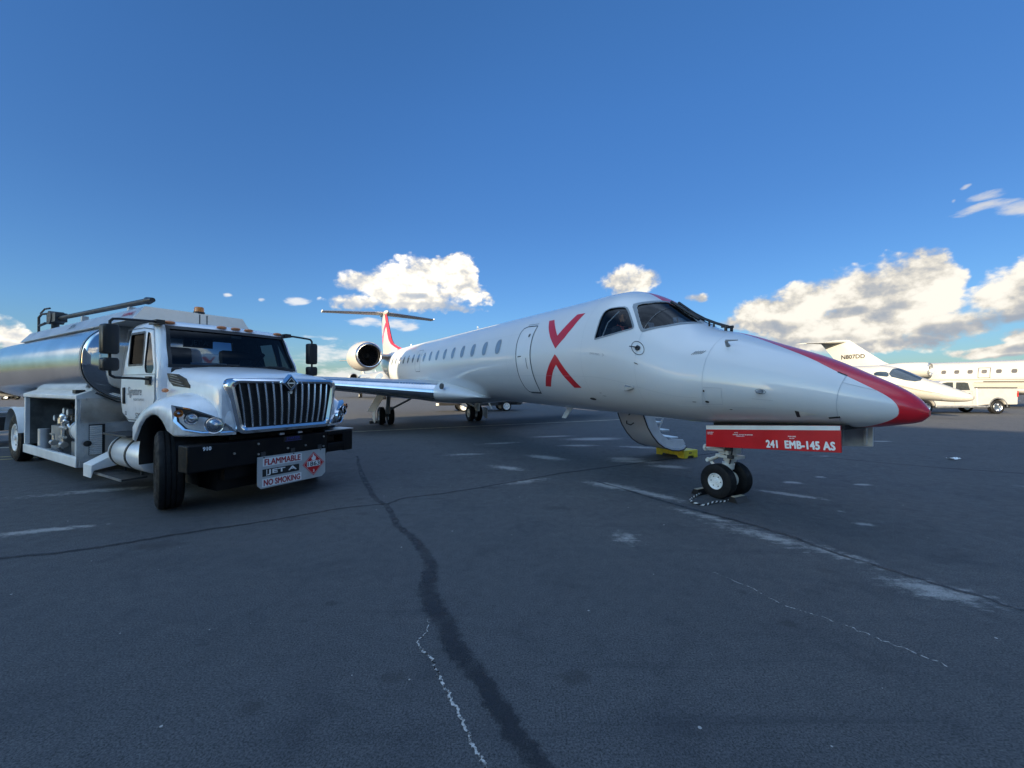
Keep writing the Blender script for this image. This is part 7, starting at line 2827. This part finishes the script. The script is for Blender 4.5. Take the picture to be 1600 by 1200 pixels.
def person():
    # own frame: x where the face looks, y to his left, z up; the seat pan is z = 0
    b0 = JO + JR @ Vector((-3.93, -0.43, 0.62))
    t = thing('person', 'dark haired pilot in a dark shirt with red straps behind the cockpit side window', 'person', tuple(b0))
    t.rotation_euler = JR.to_euler()
    J = {'pelvis': ((0, 0, .10), .13), 'waist': ((-.02, 0, .26), (.13, .11)), 'chest': ((-.01, 0, .46), (.165, .125)), 'top': ((0, 0, .585), (.13, .09)), 'neck': ((.01, 0, .66), .055), 'head0': ((.02, -.005, .74), .06)}
    E = [('pelvis', 'waist'), ('waist', 'chest'), ('chest', 'top'), ('top', 'neck'), ('neck', 'head0')]
    for s, n in ((1, 'l'), (-1, 'r')):
        J.update({n + 'sh': ((0, s * .19, .575), .065), n + 'el': ((.07, s * .25, .33), .048), n + 'wr': ((.30, s * .17, .27), .032), n + 'pm': ((.37, s * .155, .265), (.036, .018)),
                  n + 'hip': ((.03, s * .10, .08), .095), n + 'kn': ((.46, s * .12, .10), .062), n + 'an': ((.50, s * .12, -.32), .042), n + 'toe': ((.66, s * .13, -.37), .036)})
        E += [('top', n + 'sh'), (n + 'sh', n + 'el'), (n + 'el', n + 'wr'), (n + 'wr', n + 'pm'), ('pelvis', n + 'hip'), (n + 'hip', n + 'kn'), (n + 'kn', n + 'an'), (n + 'an', n + 'toe')]
        for k in range(4):
            y = s * (.155 + (.024 - .016 * k) * 1.0)
            L = (.070, .082, .076, .058)[k]
            J[n + 'f%da' % k] = ((.405, y, .262), .0095)
            J[n + 'f%db' % k] = ((.405 + L * .55, y, .250), .0088)
            J[n + 'f%dc' % k] = ((.405 + L * .9, y, .222), .0075)
            E += [(n + 'pm', n + 'f%da' % k), (n + 'f%da' % k, n + 'f%db' % k), (n + 'f%db' % k, n + 'f%dc' % k)]
        J[n + 'ta'] = ((.345, s * .120, .255), .011)
        J[n + 'tb'] = ((.385, s * .108, .240), .009)
        E += [(n + 'wr', n + 'ta'), (n + 'ta', n + 'tb')]
    body = skin_body('body', J, E, M['skin'], t)
    # head: profile sections stacked from chin to crown, x forward
    hd = MB()
    HS = [(.700, -.01, .030, .040), (.715, .052, .040, .050), (.735, .072, .052, .062), (.760, .080, .062, .072), (.785, .084, .068, .078), (.812, .086, .071, .086), (.838, .082, .072, .094), (.862, .084, .074, .098), (.888, .080, .073, .097), (.912, .066, .066, .088), (.932, .040, .050, .068), (.944, .004, .02, .03)]
    rings = []
    for z, xf, wy, xb in HS:
        r = []
        for k in range(28):
            a = 2 * math.pi * k / 28
            c, s = math.cos(a), math.sin(a)
            x = (xf if c > 0 else xb) * math.copysign(abs(c) ** .85, c)
            r.append((.01 + x, wy * math.copysign(abs(s) ** .9, s), z))
        rings.append(r)
    hd.loft(rings)
    hd.loft([[(.088, -.010, .842), (.088, .010, .842), (.075, .012, .86), (.075, -.012, .86)][0:4], [(.112, -.016, .795), (.112, .016, .795), (.07, .018, .800), (.07, -.018, .800)], [(.095, -.014, .786), (.095, .014, .786), (.07, .014, .780), (.07, -.014, .780)]])
    hd.ball((.085, 0, .765), .022, sc=(.7, 1.1, .35))
    hd.ball((.086, 0, .752), .020, sc=(.7, 1.0, .40))
    hd.ball((.078, 0, .722), .026, sc=(.8, 1, .8))
    for s in (-1, 1):
        hd.ball((-.005, s * .075, .815), .032, sc=(.62, .35, 1.0))
        hd.ball((.082, s * .032, .852), .022, sc=(.6, 1.2, .4))
    # turn the head towards the window
    tm = Matrix.Translation((.01, 0, .70)) @ Matrix.Rotation(R(-34), 4, 'Z') @ Matrix.Translation((-.01, 0, -.70))
    hd.v = [tuple(tm @ Vector(p)) for p in hd.v]
    o2 = len(body.vertices)
    vs = [tuple(v.co) for v in body.vertices] + hd.v
    fs = [tuple(p.vertices) for p in body.polygons] + [tuple(i + o2 for i in f) for f in hd.f]
    me = bpy.data.meshes.new('body')
    me.from_pydata(vs, [], fs)
    ob = bpy.data.objects.new('body', me)
    COL.objects.link(ob)
    rm = ob.modifiers.new('remesh', 'REMESH')
    rm.mode = 'VOXEL'
    rm.voxel_size = .0075
    sm = ob.modifiers.new('smooth', 'SMOOTH')
    sm.factor = .5
    sm.iterations = 2
    dg = bpy.context.evaluated_depsgraph_get()
    dg.update()
    new = bpy.data.meshes.new_from_object(ob.evaluated_get(dg))
    ob.modifiers.clear()
    ob.data = new
    new.materials.clear()
    new.materials.append(M['skin'])
    new.polygons.foreach_set('use_smooth', [True] * len(new.polygons))
    ob.parent = t
    # eyes, hair and clothing
    ey = MB()
    for s in (-1, 1):
        ey.ball((.079, s * .032, .838), .013, sc=(.6, 1.2, .62))
    ey.v = [tuple(tm @ Vector(p)) for p in ey.v]
    ey.build('eyes', M['text_black'], ob, loc=(0, 0, 0))
    hr = MB()
    rings = []
    for z, xf, wy, xb in ((.80, .0, .074, .092), (.838, .012, .079, .104), (.866, .040, .082, .109), (.885, .082, .082, .109), (.905, .084, .078, .104), (.928, .070, .064, .086), (.948, .030, .035, .050), (.956, .004, .01, .014)):
        r = []
        for k in range(28):
            a = 2 * math.pi * k / 28
            c, s = math.cos(a), math.sin(a)
            x = (xf if c > 0 else xb) * math.copysign(abs(c) ** .85, c)
            r.append((.008 + x, wy * math.copysign(abs(s) ** .9, s), z))
        rings.append(r)
    hr.loft(rings)
    hr.v = [tuple(tm @ Vector(p)) for p in hr.v]
    hr.build('hair', M['hair'], ob, loc=(0, 0, 0), smooth=60)
    JC = {k: (v[0], (tuple(q * 1.10 for q in v[1]) if isinstance(v[1], tuple) else v[1] * 1.14)) for k, v in J.items() if k in ('pelvis', 'waist', 'chest', 'top', 'lsh', 'rsh', 'lel', 'rel')}
    JC['lcuff'] = ((.12, .235, .318), .055)
    JC['rcuff'] = ((.12, -.235, .318), .055)
    JC['collar'] = ((.008, 0, .635), .072)
    sh = skin_body('shirt', JC, [('pelvis', 'waist'), ('waist', 'chest'), ('chest', 'top'), ('top', 'collar'), ('top', 'lsh'), ('top', 'rsh'), ('lsh', 'lel'), ('rsh', 'rel'), ('lel', 'lcuff'), ('rel', 'rcuff')], M['shirt'], t)
    so = bpy.data.objects.new('shirt', sh)
    COL.objects.link(so)
    sh.materials.append(M['shirt'])
    sh.polygons.foreach_set('use_smooth', [True] * len(sh.polygons))
    so.parent = ob
    JP = {k: (v[0], v[1] * 1.12 if not isinstance(v[1], tuple) else v[1]) for k, v in J.items() if k in ('pelvis', 'lhip', 'rhip', 'lkn', 'rkn', 'lan', 'ran')}
    tr = skin_body('trousers', JP, [('pelvis', 'lhip'), ('pelvis', 'rhip'), ('lhip', 'lkn'), ('rhip', 'rkn'), ('lkn', 'lan'), ('rkn', 'ran')], M['shirt'], t)
    to = bpy.data.objects.new('trousers', tr)
    COL.objects.link(to)
    tr.materials.append(M['shirt'])
    tr.polygons.foreach_set('use_smooth', [True] * len(tr.polygons))
    to.parent = ob
    for s in (-1, 1):
        st = MB()
        pth = [Vector((.135, s * .06, .22)), Vector((.155, s * .075, .36)), Vector((.150, s * .085, .50)), Vector((.10, s * .09, .615)), Vector((.0, s * .092, .66)), Vector((-.11, s * .09, .60))]
        o = len(st.v)
        for p in pth:
            st.v += [tuple(p + Vector((0, -.026, 0))), tuple(p + Vector((0, .026, 0))), tuple(p + Vector((-.008, .026, -.006))), tuple(p + Vector((-.008, -.026, -.006)))]
        for i in range(len(pth) - 1):
            for k in range(4):
                st.face((o + 4 * i + k, o + 4 * i + (k + 1) % 4, o + 4 * i + 4 + (k + 1) % 4, o + 4 * i + 4 + k))
        st.build('harness_strap', M['strap'], ob, loc=(0, 0, 0), smooth=60)


person()
